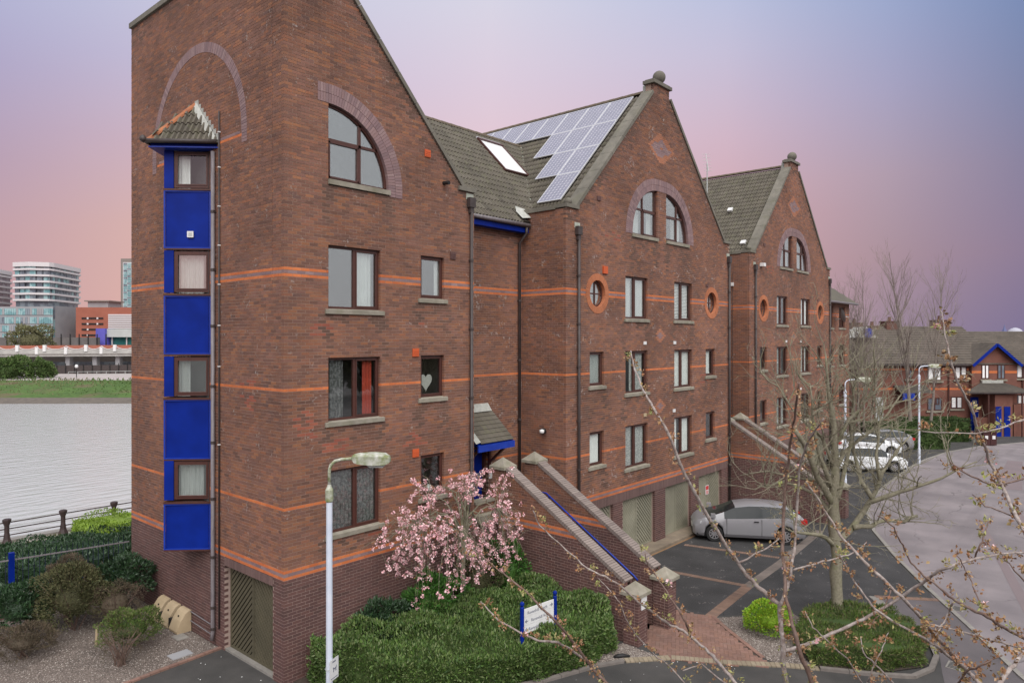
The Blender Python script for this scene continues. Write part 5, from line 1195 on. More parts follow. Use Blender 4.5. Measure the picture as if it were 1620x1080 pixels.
def shrub(label, c, r, leaf, n, size, cat='shrub', core=True, stems=0, flat=.0, aspect=.5, lump=.25, name='shrub', group=None, up=.5, twig_mat='bark_brown', seed=0):
    rg = np.random.default_rng(seed + int(abs(c[0] * 97 + c[1] * 31))); G = thing(name, label, cat, (c[0], c[1], 0), group)
    D = rg.normal(size=(n, 3)); D /= np.linalg.norm(D, axis=1)[:, None]; D[:, 2] = np.where(D[:, 2] < -.55, -D[:, 2], D[:, 2])
    ph = rg.uniform(0, 6.28, 6); q = 1 + lump * (np.sin(D[:, 0] * 4 + ph[0]) * np.sin(D[:, 1] * 5 + ph[1]) + .5 * np.sin(D[:, 2] * 7 + ph[2] + D[:, 0] * 6)) 
    rad = q * rg.uniform(.72, 1.0, n) ** .6
    P_ = np.array(c) + D * rad[:, None] * np.array(r); keep = P_[:, 2] > .03
    O = D * np.array([1, 1, .7]) + rg.normal(scale=.55, size=(n, 3)); O[:, 2] += up
    leafmesh('foliage', P_[keep], O[keep], size, leaf, G, aspect=aspect)
    if core:
        g = MB(); k = 10
        pr = [(max(.004, math.sin(math.pi * i / 8)) * .52, -math.cos(math.pi * i / 8) * .52) for i in range(9)]; g.lathe(pr, (0, 0, 0), 12)
        g.v = [(c[0] + x * r[0], c[1] + y * r[1], max(.02, c[2] + z * r[2])) for x, y, z in g.v]; g.build('inner_foliage', leaf, G)
    for i in range(stems):
        a = rg.uniform(0, 6.28); g = MB(); e = Vector((c[0] + math.cos(a) * r[0] * rg.uniform(.6, 1.1), c[1] + math.sin(a) * r[1] * rg.uniform(.6, 1.1), c[2] + r[2] * rg.uniform(.2, 1.05)))
        b = Vector((c[0] + rg.uniform(-.1, .1), c[1] + rg.uniform(-.1, .1), 0)); m_ = b.lerp(e, .5) + Vector((0, 0, .12)); g.tube([b, m_, e], [.014, .010, .004], 4); g.build('twig', twig_mat, G)
    return G
def sh(label, px, py, rpx, rpy, dep, leaf, n, size, **k):
    c = at(px, py, dep); s_ = dep / FPX; return shrub(label, (c.x, c.y, max(.15, c.z)), (rpx * s_, rpx * s_, rpy * s_), leaf, n, size, **k)
sh('large rounded olive-brown shrub in the middle of the gravel bed', 118, 945, 54, 50, 19.3, 'leaf_olive', 9000, .07, stems=10)
sh('dead twiggy brown shrub behind the large olive shrub', 108, 912, 33, 30, 19.9, 'leaf_brown', 5000, .06, stems=14, aspect=.25)
sh('dark glossy green laurel at the left edge of the gravel bed', 28, 962, 44, 36, 18.9, 'leaf_dark', 3200, .12, stems=4, aspect=.42)
sh('dark glossy laurel against the corner of the plinth', 196, 912, 42, 27, 20.6, 'leaf_dark', 3600, .11, stems=4, aspect=.42)
sh('grey-brown twiggy shrub between the olive shrub and the wall', 182, 955, 38, 30, 19.4, 'leaf_brown', 4500, .05, stems=18, aspect=.22)
sh('low brown juniper at the bottom left corner', 38, 1014, 44, 22, 17.6, 'leaf_brown', 5500, .07, stems=8, aspect=.2)
sh('small dark green bush in front of the meter boxes', 208, 994, 44, 27, 18.1, 'leaf_conifer', 4600, .07, stems=0, aspect=.3)
sh('sparse bare brown twigs at the front of the gravel bed', 190, 1022, 30, 24, 17.2, 'leaf_brown', 1300, .05, stems=26, core=False, aspect=.2)
c = ong(152, 1020); g = MB(); g.tube([c, c + Vector((.02, .0, .42))], .03, 6); tag(g.build('wooden_stake', 'box_beige'), 'short pale wooden stake standing in the gravel between the shrubs', 'stake')
# hedges behind the fence
def hedge(label, poly, h, leaf, n, size, cat='hedge', group=None, rough=.06, seed=1, z0=0.0, aspect=.5, name='hedge', up=.6, hfun=None):
    rg = np.random.default_rng(seed); G = thing(name, label, cat, (sum(p[0] for p in poly) / len(poly), sum(p[1] for p in poly) / len(poly), 0), group)
    k = len(poly); per = [math.dist(poly[i], poly[(i + 1) % k]) for i in range(k)]; tot = sum(per)
    ar = abs(sum(poly[i][0] * poly[(i + 1) % k][1] - poly[(i + 1) % k][0] * poly[i][1] for i in range(k))) / 2
    nt_ = int(n * ar / (ar + tot * h)); P_ = []; D = []
    xs = [p[0] for p in poly]; ys = [p[1] for p in poly]
    wob = lambda x, y: (hfun(x, y) if hfun else 1) * (1 + rough * (math.sin(x * 3.1 + seed) * math.sin(y * 2.7) + .6 * math.sin(x * 7.3 + y * 5.1)))
    while len(P_) < nt_:
        q = (rg.uniform(min(xs), max(xs)), rg.uniform(min(ys), max(ys)))
        if inside(q, poly): P_.append((q[0], q[1], z0 + h * wob(*q) - rg.uniform(0, .10))); D.append((0, 0, 1))
    cen = Vector((sum(xs) / k, sum(ys) / k))
    for i in range(k):
        a, b = Vector(poly[i]), Vector(poly[(i + 1) % k]); nn = Vector((b.y - a.y, a.x - b.x)).normalized()
        if nn.dot((a + b) / 2 - cen) < 0: nn = -nn
        for j in range(int((n - nt_) * per[i] / tot)):
            t, zz = rg.uniform(0, 1), rg.uniform(0.02, 1); q = a.lerp(b, t) + nn * (rg.uniform(-.10, .02) + .05 * math.sin(t * per[i] * 6 + zz * 5)); bul = -.10 * max(0, zz - .8) * 5
            q = q + nn * bul; P_.append((q.x, q.y, z0 + zz * h * wob(q.x, q.y))); D.append((nn.x, nn.y, .15))
    P_ = np.array(P_); D = np.array(D, float) + rg.normal(scale=.6, size=(len(P_), 3)); D[:, 2] += up * .3
    leafmesh('foliage', P_, D, size, leaf, G, aspect=aspect)
    g = MB(); sp = [tuple(cen + (Vector(p) - cen) * (1 - .14 / max(.3, (Vector(p) - cen).length))) for p in poly]; g.prism(sp, z0, z0 + h * (.60 if hfun else .9)); g.build('inner_foliage', leaf, G)
    return G
hedge('dark green hedge behind the blue fence', [(-6.5, 11.6), (-.5, 9.6), (1.5, 10.6), (2.2, 13.0), (-6.5, 14.2)], 1.15, 'leaf_dark', 15000, .11, seed=3)
hedge('bright yellow-green clipped hedge beside the river corner', [(-.2, 13.1), (.6, 12.5), (3.2, 12.6), (3.4, 15.0), (.3, 15.2)], 1.25, 'leaf_bright', 9000, .07, seed=4, rough=.14)
hedge('low olive hedge along the river promenade', [(-5.8, 14.3), (-.3, 14.1), (0, 15.4), (-5.8, 15.8)], .55, 'leaf_olive', 5000, .09, seed=5, rough=.2)
# front hedge and planting
HP = [(.50, -.30), (.40, -1.65), (1.35, -2.72), (3.85, -4.16), (5.35, -4.64), (6.5, -4.66), (6.98, -4.0), (7.0, -2.0), (6.6, -1.5), (3.0, -.9)]
hedge('broad clipped laurel hedge in front of the nearest block', HP, 1.08, 'leaf_hedge', 46000, .095, seed=6, rough=.13, aspect=.40, up=1.6, hfun=lambda x, y: min(1, max(.68, .68 + .26 * (y + 2.07 + .48 * x))) if x > .9 else 1)
shrub('leafy green laurel growing under the blossom tree', (4.0, -.75, 1.0), (1.0, .6, .65), 'leaf_laurel', 3000, .13, stems=5, aspect=.4)
shrub('dark leafy shrub against the plinth wall, left of the blossom tree', (2.4, -.55, .8), (.9, .45, .55), 'leaf_dark', 2600, .11, stems=4, aspect=.4)
shrub('olive-brown shrub behind the blossom tree trunk', (5.6, -.75, 1.15), (.85, .6, .75), 'leaf_olive', 4000, .07, stems=8)
shrub('tall bright laurel beside the staircase wall', (6.55, -1.0, 1.15), (.5, .65, .9), 'leaf_laurel', 2600, .11, stems=5, aspect=.42)
shrub('lime green rounded shrub beside the conifer bed', (10.25, -7.15, .36), (.66, .62, .45), 'leaf_lime', 6500, .055, lump=.08)
hedge('spreading conifer ground cover round the bare tree', [(9.05, -8.75), (9.6, -10.0), (10.75, -10.72), (12.1, -10.5), (13.0, -9.5), (12.7, -8.1), (11.5, -7.75), (9.8, -8.05)], .48, 'leaf_conifer', 26000, .085, cat='ground cover', seed=8, rough=.22, aspect=.22, name='conifer_shrub')
g = MB(); c = ong(982, 1040); g.tube([c + Vector((-.14, .12, .03)), c + Vector((-.05, .02, .06)), c + Vector((.06, -.04, .05)), c + Vector((.16, -.16, .03))], [.03, .06, .055, .03], 7); tag(g.build('rubber_scrap', 'black', smooth=True), 'black scrap of rubber lying on the gravel at the path edge', 'litter')
# ------------------------------------------------------------------ estate sign
s1_, s2_ = ong(826, 1006, .90), ong(878, 986, .90)
ES = thing('direction_sign', 'white three-line direction sign between two blue posts in the hedge', 'sign', (s1_.x, s1_.y, 0))
for p in (s1_, s2_):
    g = MB(); g.lathe([(.05, 0), (.05, 1.58), (.03, 1.60), (.035, 1.61), (.055, 1.65), (.05, 1.69), (.02, 1.715)], (p.x, p.y, 0), 10); g.build('post', 'blue_panel', ES, smooth=False)
dS = Vector((s2_.x - s1_.x, s2_.y - s1_.y, 0)); lS = dS.length; dS.normalize(); nS = Vector((dS.y, -dS.x, 0))
FSg = Frame((s1_.x, s1_.y), (dS.x, dS.y), (nS.x, nS.y))
for i in range(3): g = MB(); g.fbox(FSg, (.055, -.012, .94 + i * .195), (lS - .055, .012, 1.13 + i * .195)); g.build('sign_panel', 'white_paint', ES)
def text(body, P_, s, z, size, mat, parent, dep=-.016, name='lettering', align='LEFT'):
    cu = bpy.data.curves.new('lettering', 'FONT'); cu.body = body; cu.size = size; cu.extrude = .001; cu.align_x = align; cu.resolution_u = 2
    tmp = bpy.data.objects.new('tmp', cu); COL.objects.link(tmp); bpy.context.view_layer.update()
    me = bpy.data.meshes.new_from_object(tmp.evaluated_get(bpy.context.evaluated_depsgraph_get())); bpy.data.objects.remove(tmp)
    me.name = 'lettering'
    for v in me.vertices: v.co = P_(s + v.co.x, dep - v.co.z, z + v.co.y)
    me.materials.clear(); me.materials.append(MATS[mat]); return link(name, me, parent, 'stuff')
text('Ravenhill Reach', FSg, .16, 1.38, .105, 'ink', ES); text('Ravenhill Row', FSg, .28, 1.185, .105, 'ink', ES); text('Ravenhill Court', FSg, .20, .99, .105, 'ink', ES)
def arrow(P_, s, z, k, parent):
    g = MB(); 
    for a, b in (((0, .0), (.05, .04)), ((0, 0), (.05, -.04)), ((0, 0), (.1, 0))): g.beam(P_(s + k * a[0], -.016, z + a[1]), P_(s + k * b[0], -.016, z + b[1]), .016, .003, up=nS)
    g.build('arrow', 'ink', parent)
arrow(FSg, lS - .1, 1.42, -1, ES); arrow(FSg, .09, 1.225, 1, ES); arrow(FSg, .09, 1.03, 1, ES)
# ------------------------------------------------------------------ lamp posts
def lamppost(label, base, ztop, arm_dir, arm, lant, r=.065, lich=False, group='street lamps'):
    b = Vector(base); G = thing('street_lamp', label, 'street lamp', b, group); a = Vector(arm_dir).normalized()
    g = MB(); g.lathe([(r * 1.25, 0), (r * 1.25, 1.0), (r, 1.05), (r * .92, ztop - .9)], b, 12); g.build('pole', 'metal_white', G, smooth=False)
    g = MB(); g.lathe([(r * .95, 0), (r * 1.2, .02), (r * 1.2, .24), (r * .7, .30), (r * .6, .34)], b + Vector((0, 0, ztop - .92)), 10); g.build('collar', 'lichen_white' if lich else 'metal_white', G)
    t = b + Vector((0, 0, ztop - .62)); pts = [t] + [b + Vector((0, 0, ztop - .30)) + a * (.24 * (1 - math.cos(x))) + Vector((0, 0, .22 * math.sin(x))) for x in (0, .5, 1.0, 1.57)] + [b + a * arm + Vector((0, 0, ztop - .06))]
    g = MB(); g.tube(pts, .032, 8); g.build('arm', 'lichen_white' if lich else 'metal_white', G, smooth=True)
    e = b + a * arm + Vector((0, 0, ztop - .06)); sd = a.cross(Vector((0, 0, 1)))
    g = MB(); sec = [(-.02, .05, .05, -.02), (.02, .09, .08, -.07), (.12, .12, .10, -.10), (lant * .55, .15, .115, -.12), (lant * .85, .14, .10, -.11), (lant * .97, .10, .05, -.08), (lant, .05, .01, -.05)]
    vs = []
    for x, w_, up_, dn in sec: vs += [e + a * x + sd * u + Vector((0, 0, v)) for u, v in ((-w_, dn), (w_, dn), (w_, up_ * .5), (w_ * .7, up_), (-w_ * .7, up_), (-w_, up_ * .5))]
    g.add(vs, [(i * 6 + j, i * 6 + (j + 1) % 6, (i + 1) * 6 + (j + 1) % 6, (i + 1) * 6 + j) for i in range(len(sec) - 1) for j in range(6)] + [(5, 4, 3, 2, 1, 0), tuple((len(sec) - 1) * 6 + j for j in range(6))]); ln = g.build('lantern', 'lichen_white', G)
    g = MB(); vs = []
    for x, w_, dn in ((lant * .35, .06, -.12), (lant * .45, .11, -.17), (lant * .8, .11, -.17), (lant * .9, .05, -.11)): vs += [e + a * x + sd * u + Vector((0, 0, v)) for u, v in ((-w_, -.09), (w_, -.09), (w_ * .7, dn), (-w_ * .7, dn))]
    g.add(vs, [(i * 4 + j, i * 4 + (j + 1) % 4, (i + 1) * 4 + (j + 1) % 4, (i + 1) * 4 + j) for i in range(3) for j in range(4)] + [(3, 2, 1, 0), (12, 13, 14, 15)]); g.build('bowl', 'grey_metal', ln)
    return G
L0 = at(521, 720, 14.0); lamppost('near white street lamp with a lichen-covered lantern before the nearest block', (L0.x, L0.y, 0), L0.z, RT, .47, .74, lich=True)
FN = Frame((L0.x, L0.y), (.93, .36), (.36, -.93)); g = MB(); g.fbox(FN, (-.10, -.085, 1.20), (.19, -.078, 1.62)); nt_ = tag(g.build('notice_plate', 'white_paint'), 'small white dog notice strapped to the near lamp post', 'sign')
g = MB(); z = 1.36
for a, b in ((( .02, z + .06), (.10, z + .06)), ((.03, z + .06), (.015, z)), ((.09, z + .06), (.10, z)), ((.10, z + .06), (.125, z + .10)), ((.02, z + .06), (.0, z + .09))): g.beam(FN(a[0], -.088, a[1]), FN(b[0], -.088, b[1]), .022, .004, up=FN.n)
g.fbox(FN, (-.02, -.0885, 1.55), (.09, -.0855, 1.575)); g.fbox(FN, (-.07, -.0885, 1.235), (.16, -.0855, 1.25)); g.build('print', 'ink', nt_, kind='stuff')
g = MB(); g.tube([Vector((L0.x, L0.y, 1.42)) + Vector((math.cos(x), math.sin(x), 0)) * .082 for x in [i * .55 for i in range(12)]], .006, 4); g.build('strap', 'grey_metal', nt_)
p = ong(1337, 790); q = at(1337, 598, (p - CAM).dot(FW)); lamppost('white street lamp standing behind the bare tree', p, q.z, RT, .55, .75)
p = ong(1454, 735); q = at(1454, 577, (p - CAM).dot(FW)); lamppost('slim white street lamp in front of the far clipped hedges', p, q.z, RT, .6, .75)
# ------------------------------------------------------------------ cars
def car(label, pos, heading, prof, paint, L_, W_, cat='car', seats=True):
    """lofted car body; x forward from the rear (0) to the nose (L); prof rows: x, bottom, belt z, top z, half width, roof half width, kind"""
    G = thing('parked_car', label, cat, pos, 'parked cars', heading, local=True)
    wx, wr = prof['wheels'], prof['wr']
    xs = set(round(r_[0], 3) for r_ in prof['rows'])
    for x in wx:
        for d_ in (-.40, -.37, -.30, -.18, 0, .18, .30, .37, .40): xs.add(round(x + d_ * wr / .31, 3))
    xs = sorted(x for x in xs if 0 <= x <= L_); rows = prof['rows']
    def it(x, i):
        for a, b in zip(rows, rows[1:]):
            if a[0] <= x <= b[0]: t = (x - a[0]) / (b[0] - a[0]); return a[i] + (b[i] - a[i]) * t
        return rows[-1][i]
    mb = MB(); M = ['paint', 'glass', 'black']
    ns = 8; secs = []
    for x in xs:
        zb, zbelt, zt, hw, rw = (it(x, i) for i in (1, 2, 3, 4, 5)); low = zb
        for w0 in wx:
            R_ = wr * 1.17; d_ = abs(x - w0)
            if d_ < R_: low = max(low, wr + math.sqrt(R_ * R_ - d_ * d_))
        lowb = min(low, zbelt - .12); m_ = max(lowb + .05, zb + .28); m2 = max(m_ + .02, zbelt - .16)
        half = [(hw * .90, lowb), (hw * .985, max(lowb + .01, min(m_, lowb + .12))), (hw * 1.0, m_ + .06), (hw * .985, m2 + .04), (hw * .955, zbelt), (rw + (.0), zbelt + (zt - zbelt) * .86), (rw * .82, zt - .012), (0, zt)]
        secs.append(half)
    n = len(xs)
    for side in (1, -1):
        o = len(mb.v)
        for x, h in zip(xs, secs): mb.v += [(x - L_ / 2, side * y, z) for y, z in h]
        for i in range(n - 1):
            xm = (xs[i] + xs[i + 1]) / 2
            for j in range(ns - 1):
                m_ = 0
                if j == 4 and prof['side'][0] < xm < prof['side'][1] and not any(a < xm < b for a, b in prof['pillars']): m_ = 1
                if j in (5, 6) and (prof['ws'][0] < xm < prof['ws'][1] or prof['rear'][0] < xm < prof['rear'][1]): m_ = 1
                if j == 0 and m_ == 0: m_ = 0
                f = (o + i * ns + j, o + (i + 1) * ns + j, o + (i + 1) * ns + j + 1, o + i * ns + j + 1); mb.f.append(f if side < 0 else f[::-1]); mb.m.append(m_)
        mb.f.append(tuple(o + j for j in range(ns))); mb.m.append(0); mb.f.append(tuple(o + (n - 1) * ns + j for j in range(ns))); mb.m.append(0)
    body = mb.build('body', [paint, 'car_glass', 'car_black'], G, smooth=True)
    try:
        body.data.set_sharp_from_angle(angle=R(26))
    except Exception: pass
    for pl in body.data.polygons:
        if pl.material_index == 1: pl.use_smooth = False
    g = MB(); g.box(-L_ / 2 + .15, L_ / 2 - .15, -W_ / 2 + .12, W_ / 2 - .12, .18, .5); g.build('underbody', 'car_black', G)
    for x in wx:
        for s_ in (-1, 1):
            cx_, cy_ = x - L_ / 2, s_ * (W_ / 2 - .11); g = MB(); k = 20
            pr = [(wr * .62, -.10), (wr * .93, -.10), (wr, -.07), (wr, .07), (wr * .93, .10), (wr * .64, .095)]
            vs = [(cx_ + r_ * math.cos(2 * math.pi * j / k), cy_ + s_ * h, wr + r_ * math.sin(2 * math.pi * j / k)) for r_, h in pr for j in range(k)]
            g.add(vs, [(i * k + j, i * k + (j + 1) % k, (i + 1) * k + (j + 1) % k, (i + 1) * k + j) for i in range(len(pr) - 1) for j in range(k)]); g.add([(cx_ + wr * .64 * math.cos(2 * math.pi * j / k), cy_ + s_ * .02, wr + wr * .64 * math.sin(2 * math.pi * j / k)) for j in range(k)], [tuple(range(k))])
            wl_ = g.build('wheel', 'tyre', G, smooth=False)
            g = MB(); y0, y1 = cy_ + s_ * .06, cy_ + s_ * .088
            for i in range(9):
                a = 2 * math.pi * i / 9 + .2; c_, s2 = math.cos(a), math.sin(a)
                for w_ in (.035,):
                    pts = [(.03, -w_ * .7), (wr * .60, -w_ * .45), (wr * .60, w_ * .45), (.03, w_ * .7)]; vs = [(cx_ + u * c_ - v * s2, y, wr + u * s2 + v * c_) for y in (y0, y1) for u, v in pts]; g.add(vs, [(0, 1, 2, 3), (7, 6, 5, 4), (0, 4, 5, 1), (2, 6, 7, 3)])
            for r0, r1 in ((wr * .56, wr * .65), (.0, .06)):
                vs = [(cx_ + r_ * math.cos(2 * math.pi * j / k), y1, wr + r_ * math.sin(2 * math.pi * j / k)) for r_ in (max(r0, .002), r1) for j in range(k)]; g.add(vs, [(j, (j + 1) % k, k + (j + 1) % k, k + j) for j in range(k)])
            g.build('rim', 'alloy', wl_)
    hx, hz = prof['nose']; tx, tz = prof['tail']
    for s_ in (-1, 1):
        g = MB(); vs = [(L_ / 2 - .02, s_ * (W_ * .22), hz), (L_ / 2 - .30, s_ * (W_ * .455), hz + .10), (L_ / 2 - .34, s_ * (W_ * .45), hz + .20), (L_ / 2 - .10, s_ * W_ * .24, hz + .13)]
        g.add(vs + [(v[0] + .03, v[1] * 1.04, v[2] + .012) for v in vs], [(4, 5, 6, 7), (0, 1, 5, 4), (1, 2, 6, 5), (2, 3, 7, 6), (3, 0, 4, 7)]); g.build('headlight', 'lamp_clear', G)
        g = MB(); g.box(-L_ / 2 - .015, -L_ / 2 + .22, min(s_ * W_ * .30, s_ * W_ * .475), max(s_ * W_ * .30, s_ * W_ * .475), tz, tz + .17); g.build('tail_light', 'lamp_red', G)
        mx = prof['ws'][1] - .25 - L_ / 2; g = MB(); g.box(mx - .08, mx + .09, min(s_ * (W_ / 2 - .04), s_ * (W_ / 2 + .15)), max(s_ * (W_ / 2 - .04), s_ * (W_ / 2 + .15)), prof['mz'], prof['mz'] + .13); g.build('mirror', paint, G)
        for dx in prof['handles']: g = MB(); g.box(dx - L_ / 2 - .09, dx - L_ / 2 + .09, min(s_ * (W_ / 2 - .01), s_ * (W_ / 2 + .018)), max(s_ * (W_ / 2 - .01), s_ * (W_ / 2 + .018)), prof['mz'] - .15, prof['mz'] - .115); g.build('door_handle', 'car_black', G)
        for dx in prof['seams']: g = MB(); g.box(dx - L_ / 2 - .006, dx - L_ / 2 + .006, min(s_ * (W_ / 2 - .035), s_ * (W_ / 2 + .001)), max(s_ * (W_ / 2 - .035), s_ * (W_ / 2 + .001)), .30, prof['mz'] - .04); g.build('door_gap', 'black', G)
    g = MB(); g.box(L_ / 2 - .03, L_ / 2 + .012, -.26, .26, .42, .53); g.build('number_plate', 'plate_white', G); g = MB(); g.box(-L_ / 2 - .012, -L_ / 2 + .05, -.26, .26, prof['pz'], prof['pz'] + .11); g.build('number_plate', 'plate_white', G)
    g = MB(); g.box(L_ / 2 - .05, L_ / 2 + .008, -.55, .55, .24, .38); g.build('grille', 'black', G)
    if seats:
        pass
    return G
hatch = dict(wheels=(.78, 3.42), wr=.32, ws=(2.62, 3.72), rear=(.10, .62), side=(.50, 3.05), pillars=[(1.60, 1.70), (.5, .52)], nose=(4.2, .58), tail=(0, .80), mz=.98, handles=(1.85, ), seams=(1.65, 2.95), pz=.62,
 rows=[(0, .34, .80, .86, .70, .62), (.06, .26, .88, .98, .80, .66), (.22, .24, 1.00, 1.14, .85, .66), (.62, .22, 1.03, 1.36, .875, .63), (1.0, .2, 1.01, 1.43, .885, .62), (1.6, .2, .98, 1.46, .885, .62), (2.1, .2, .95, 1.45, .885, .62), (2.62, .2, .92, 1.37, .885, .62), (3.1, .2, .90, 1.14, .88, .68), (3.55, .2, .86, .98, .87, .76), (3.75, .2, .83, .93, .86, .77), (4.0, .2, .74, .84, .82, .72), (4.14, .22, .66, .74, .74, .62), (4.22, .28, .56, .62, .62, .5)])
estate = dict(wheels=(.85, 3.45), wr=.31, ws=(2.75, 3.45), rear=(.04, .30), side=(.30, 3.1), pillars=[(1.15, 1.23), (2.05, 2.15)], nose=(4.3, .55), tail=(0, .8), mz=.95, handles=(1.5, 2.5), seams=(1.2, 2.1, 3.0), pz=.6,
 rows=[(0, .32, .85, .9, .72, .62), (.05, .26, .95, 1.15, .82, .66), (.30, .22, .97, 1.43, .85, .64), (1.2, .2, .95, 1.47, .86, .63), (2.1, .2, .93, 1.47, .86, .63), (2.75, .2, .91, 1.40, .86, .62), (3.2, .2, .90, 1.10, .855, .7), (3.45, .2, .88, .98, .85, .75), (3.9, .2, .80, .90, .83, .74), (4.2, .22, .68, .76, .76, .64), (4.32, .28, .56, .60, .64, .5)])
fh_ = Vector((-.50, .866, 0))
fw_ = Vector((17.32, -2.22, 0)); rw_ = Vector((18.68, -4.5, 0)); hd = math.atan2((fw_ - rw_).y, (fw_ - rw_).x)
side_ = Vector((math.cos(hd + math.pi / 2), math.sin(hd + math.pi / 2), 0))     # left side of the car faces the camera
ctr = (fw_ + rw_) / 2 - side_ * .78
car('silver three-door hatchback parked with its nose to the garage doors', (ctr.x, ctr.y, 0), hd, hatch, 'car_silver', 4.22, 1.77)
p = ong(1414, 747); hd2 = R(-52)
d2 = Vector((math.cos(hd2), math.sin(hd2), 0)); l2 = Vector((-d2.y, d2.x, 0)); c2 = p - d2 * 1.29 - (-l2) * -.0 + l2 * .75
car('white five-door estate car behind the bare tree, nose towards the road', (c2.x, c2.y, 0), hd2, estate, 'car_white', 4.32, 1.72)
c3 = c2 + Vector((6.0, 1.6, 0)); car('white car parked beyond the white estate car', (c3.x, c3.y, 0), hd2, hatch, 'car_white', 4.22, 1.75)
c4 = ong(1440, 720) + Vector((1.2, 2.2, 0)); car('silver-grey car half hidden behind the slim lamp post', (c4.x, c4.y, 0), hd2 + math.pi, hatch, 'car_silver', 4.1, 1.72)
# ------------------------------------------------------------------ houses across the road
HD = 59.0
def hs(px): return (px - 810) / FPX * HD
def hz(py): return CAM.z + (534 - py) / FPX * HD
ho = CAM + FW * HD; FH = Frame((ho.x, ho.y), (RT.x, RT.y), (-FW.x, -FW.y))
TH = thing('terraced_house', 'long brick house terrace with blue barge boards and blue doors across the road', 'house', FH(hs(1500), 3, 0))
mk('brick_far', (.215, .092, .066), (.165, .072, .054), scale=1.5, rough=.9, stain=.2); mk('brick_far_dark', (.15, .07, .05), (.12, .058, .045), scale=2, rough=.9)
wx0, wx1 = hs(1352), hs(1700)
g = MB(); g.fbox(FH, (wx0, 0, -.2), (wx1, 9, hz(574))); g.fbox(FH, (hs(1533), -.35, -.2), (hs(1604), .1, hz(574))); ax_, az_ = hs(1568), hz(545)
g.add([FH(hs(1533), -.35, hz(574)), FH(hs(1604), -.35, hz(574)), FH(ax_, -.35, az_)], [(0, 1, 2)]); hw = g.build('wall', 'brick_far', TH)
g = MB()
for py, a, b in ((584, 1352, 1533), (615, 1352, 1533), (584, 1604, 1700)): g.fbox(FH, (hs(a), -.012, hz(py) - .08), (hs(b), -.002, hz(py) + .08))
g.fbox(FH, (hs(1533), -.362, hz(588) - .1), (hs(1604), -.352, hz(588) + .1)); g.build('brick_band', 'brick_orange', hw)
rz = 8.95; e0 = -.45; run = 5.2
def hroof(name, s0, s1, zr, hipl=0.0, y0=e0, zE=hz(574) - .1, run_=run):
    g = MB(); n = 16
    rfo = None
    g.add([FH(s0, y0, zE), FH(s1, y0, zE), FH(s1, run_, zr), FH(s0 + hipl, run_, zr), FH(s0, 9.6, zE), FH(s1, 9.6, zE)], [(0, 1, 2, 3), (4, 3, 2, 5), (0, 3, 4)]); rfo = g.build(name, 'roof_far', TH)
    for i in range(n):
        t0, t1 = i / n, (i + 1.05) / n; g = MB(); a = s0 + hipl * t0; b = s0 + hipl * min(1, t1)
        y_, yn = y0 + (run_ - y0) * t0, y0 + (run_ - y0) * min(1, t1); za, zb_ = zE + (zr - zE) * t0, zE + (zr - zE) * min(1, t1)
        g.add([FH(a, y_, za + .07), FH(s1, y_, za + .07), FH(s1, yn, zb_ + .02), FH(b, yn, zb_ + .02), FH(a, y_, za), FH(s1, y_, za)], [(0, 1, 2, 3), (4, 5, 1, 0)]); g.build('tile_course', 'roof_far', rfo)
    return rfo
hr1 = hroof('roof', hs(1345), hs(1583), rz, 2.6); hr2 = hroof('roof', hs(1583), hs(1705), rz - .45)
g = MB(); g.add([FH(hs(1376), 2.2, hz(534)), FH(hs(1411), 2.2, hz(534)), FH(hs(1392), 2.2, hz(516)), FH(hs(1376), 5, hz(534)), FH(hs(1411), 5, hz(534)), FH(hs(1392), 5, hz(516))], [(0, 1, 2), (0, 2, 5, 3), (1, 4, 5, 2)]); gb = g.build('gablet', 'house_render', TH)
g = MB(); c = FH(hs(1394.5), 2.16, hz(526)); g.tube([c, c - FW * .05], .42, 12); g.build('vent', 'blue_paint', gb)
# gable roof with blue barge boards
g = MB(); zE = hz(574); 
for a, sgn in ((hs(1530), 1), (hs(1607), -1)):
    g.add([FH(a, -.75, zE - .12), FH(ax_, -.75, az_ + .12), FH(ax_, 4.2, az_ + .12), FH(a, 1.2, zE - .12)], [(0, 1, 2, 3)])
g.build('roof', 'roof_far', TH)
for a in (hs(1530), hs(1607)):
    g = MB(); g.beam(FH(a, -.78, zE - .22), FH(ax_, -.78, az_ + .02), .06, .22, up=(0, 0, 1)); g.build('barge_board', 'blue_panel', TH)
g = MB(); g.beam(FH(hs(1352), -.48, hz(576.5)), FH(hs(1530), -.48, hz(576.5)), .12, .16); g.beam(FH(hs(1607), -.48, hz(576.5)), FH(hs(1700), -.48, hz(576.5)), .12, .16); g.build('gutter', 'pipe_dark', TH)
for a, b, c_ in ((1389, 1409, 503), (1422, 1437, 508), (1449, 1470, 500), (1535, 1556, 498)):
    g = MB(); g.fbox(FH, (hs(a), 4.6, 8.4), (hs(b), 5.8, hz(c_ + 7.0))); g.fbox(FH, (hs(a) - .06, 4.54, hz(c_ + 7)), (hs(b) + .06, 5.86, hz(c_ + 5.6))); ch = g.build('chimney', 'brick_far_dark', hr1)
    g = MB(); m_ = (hs(a) + hs(b)) / 2; g.lathe([(.16, 0), (.13, .36), (.15, .38)], FH(m_, 5.2, hz(c_ + 5.6)), 8); g.build('chimney_pot', 'brick_far_dark', hr1)
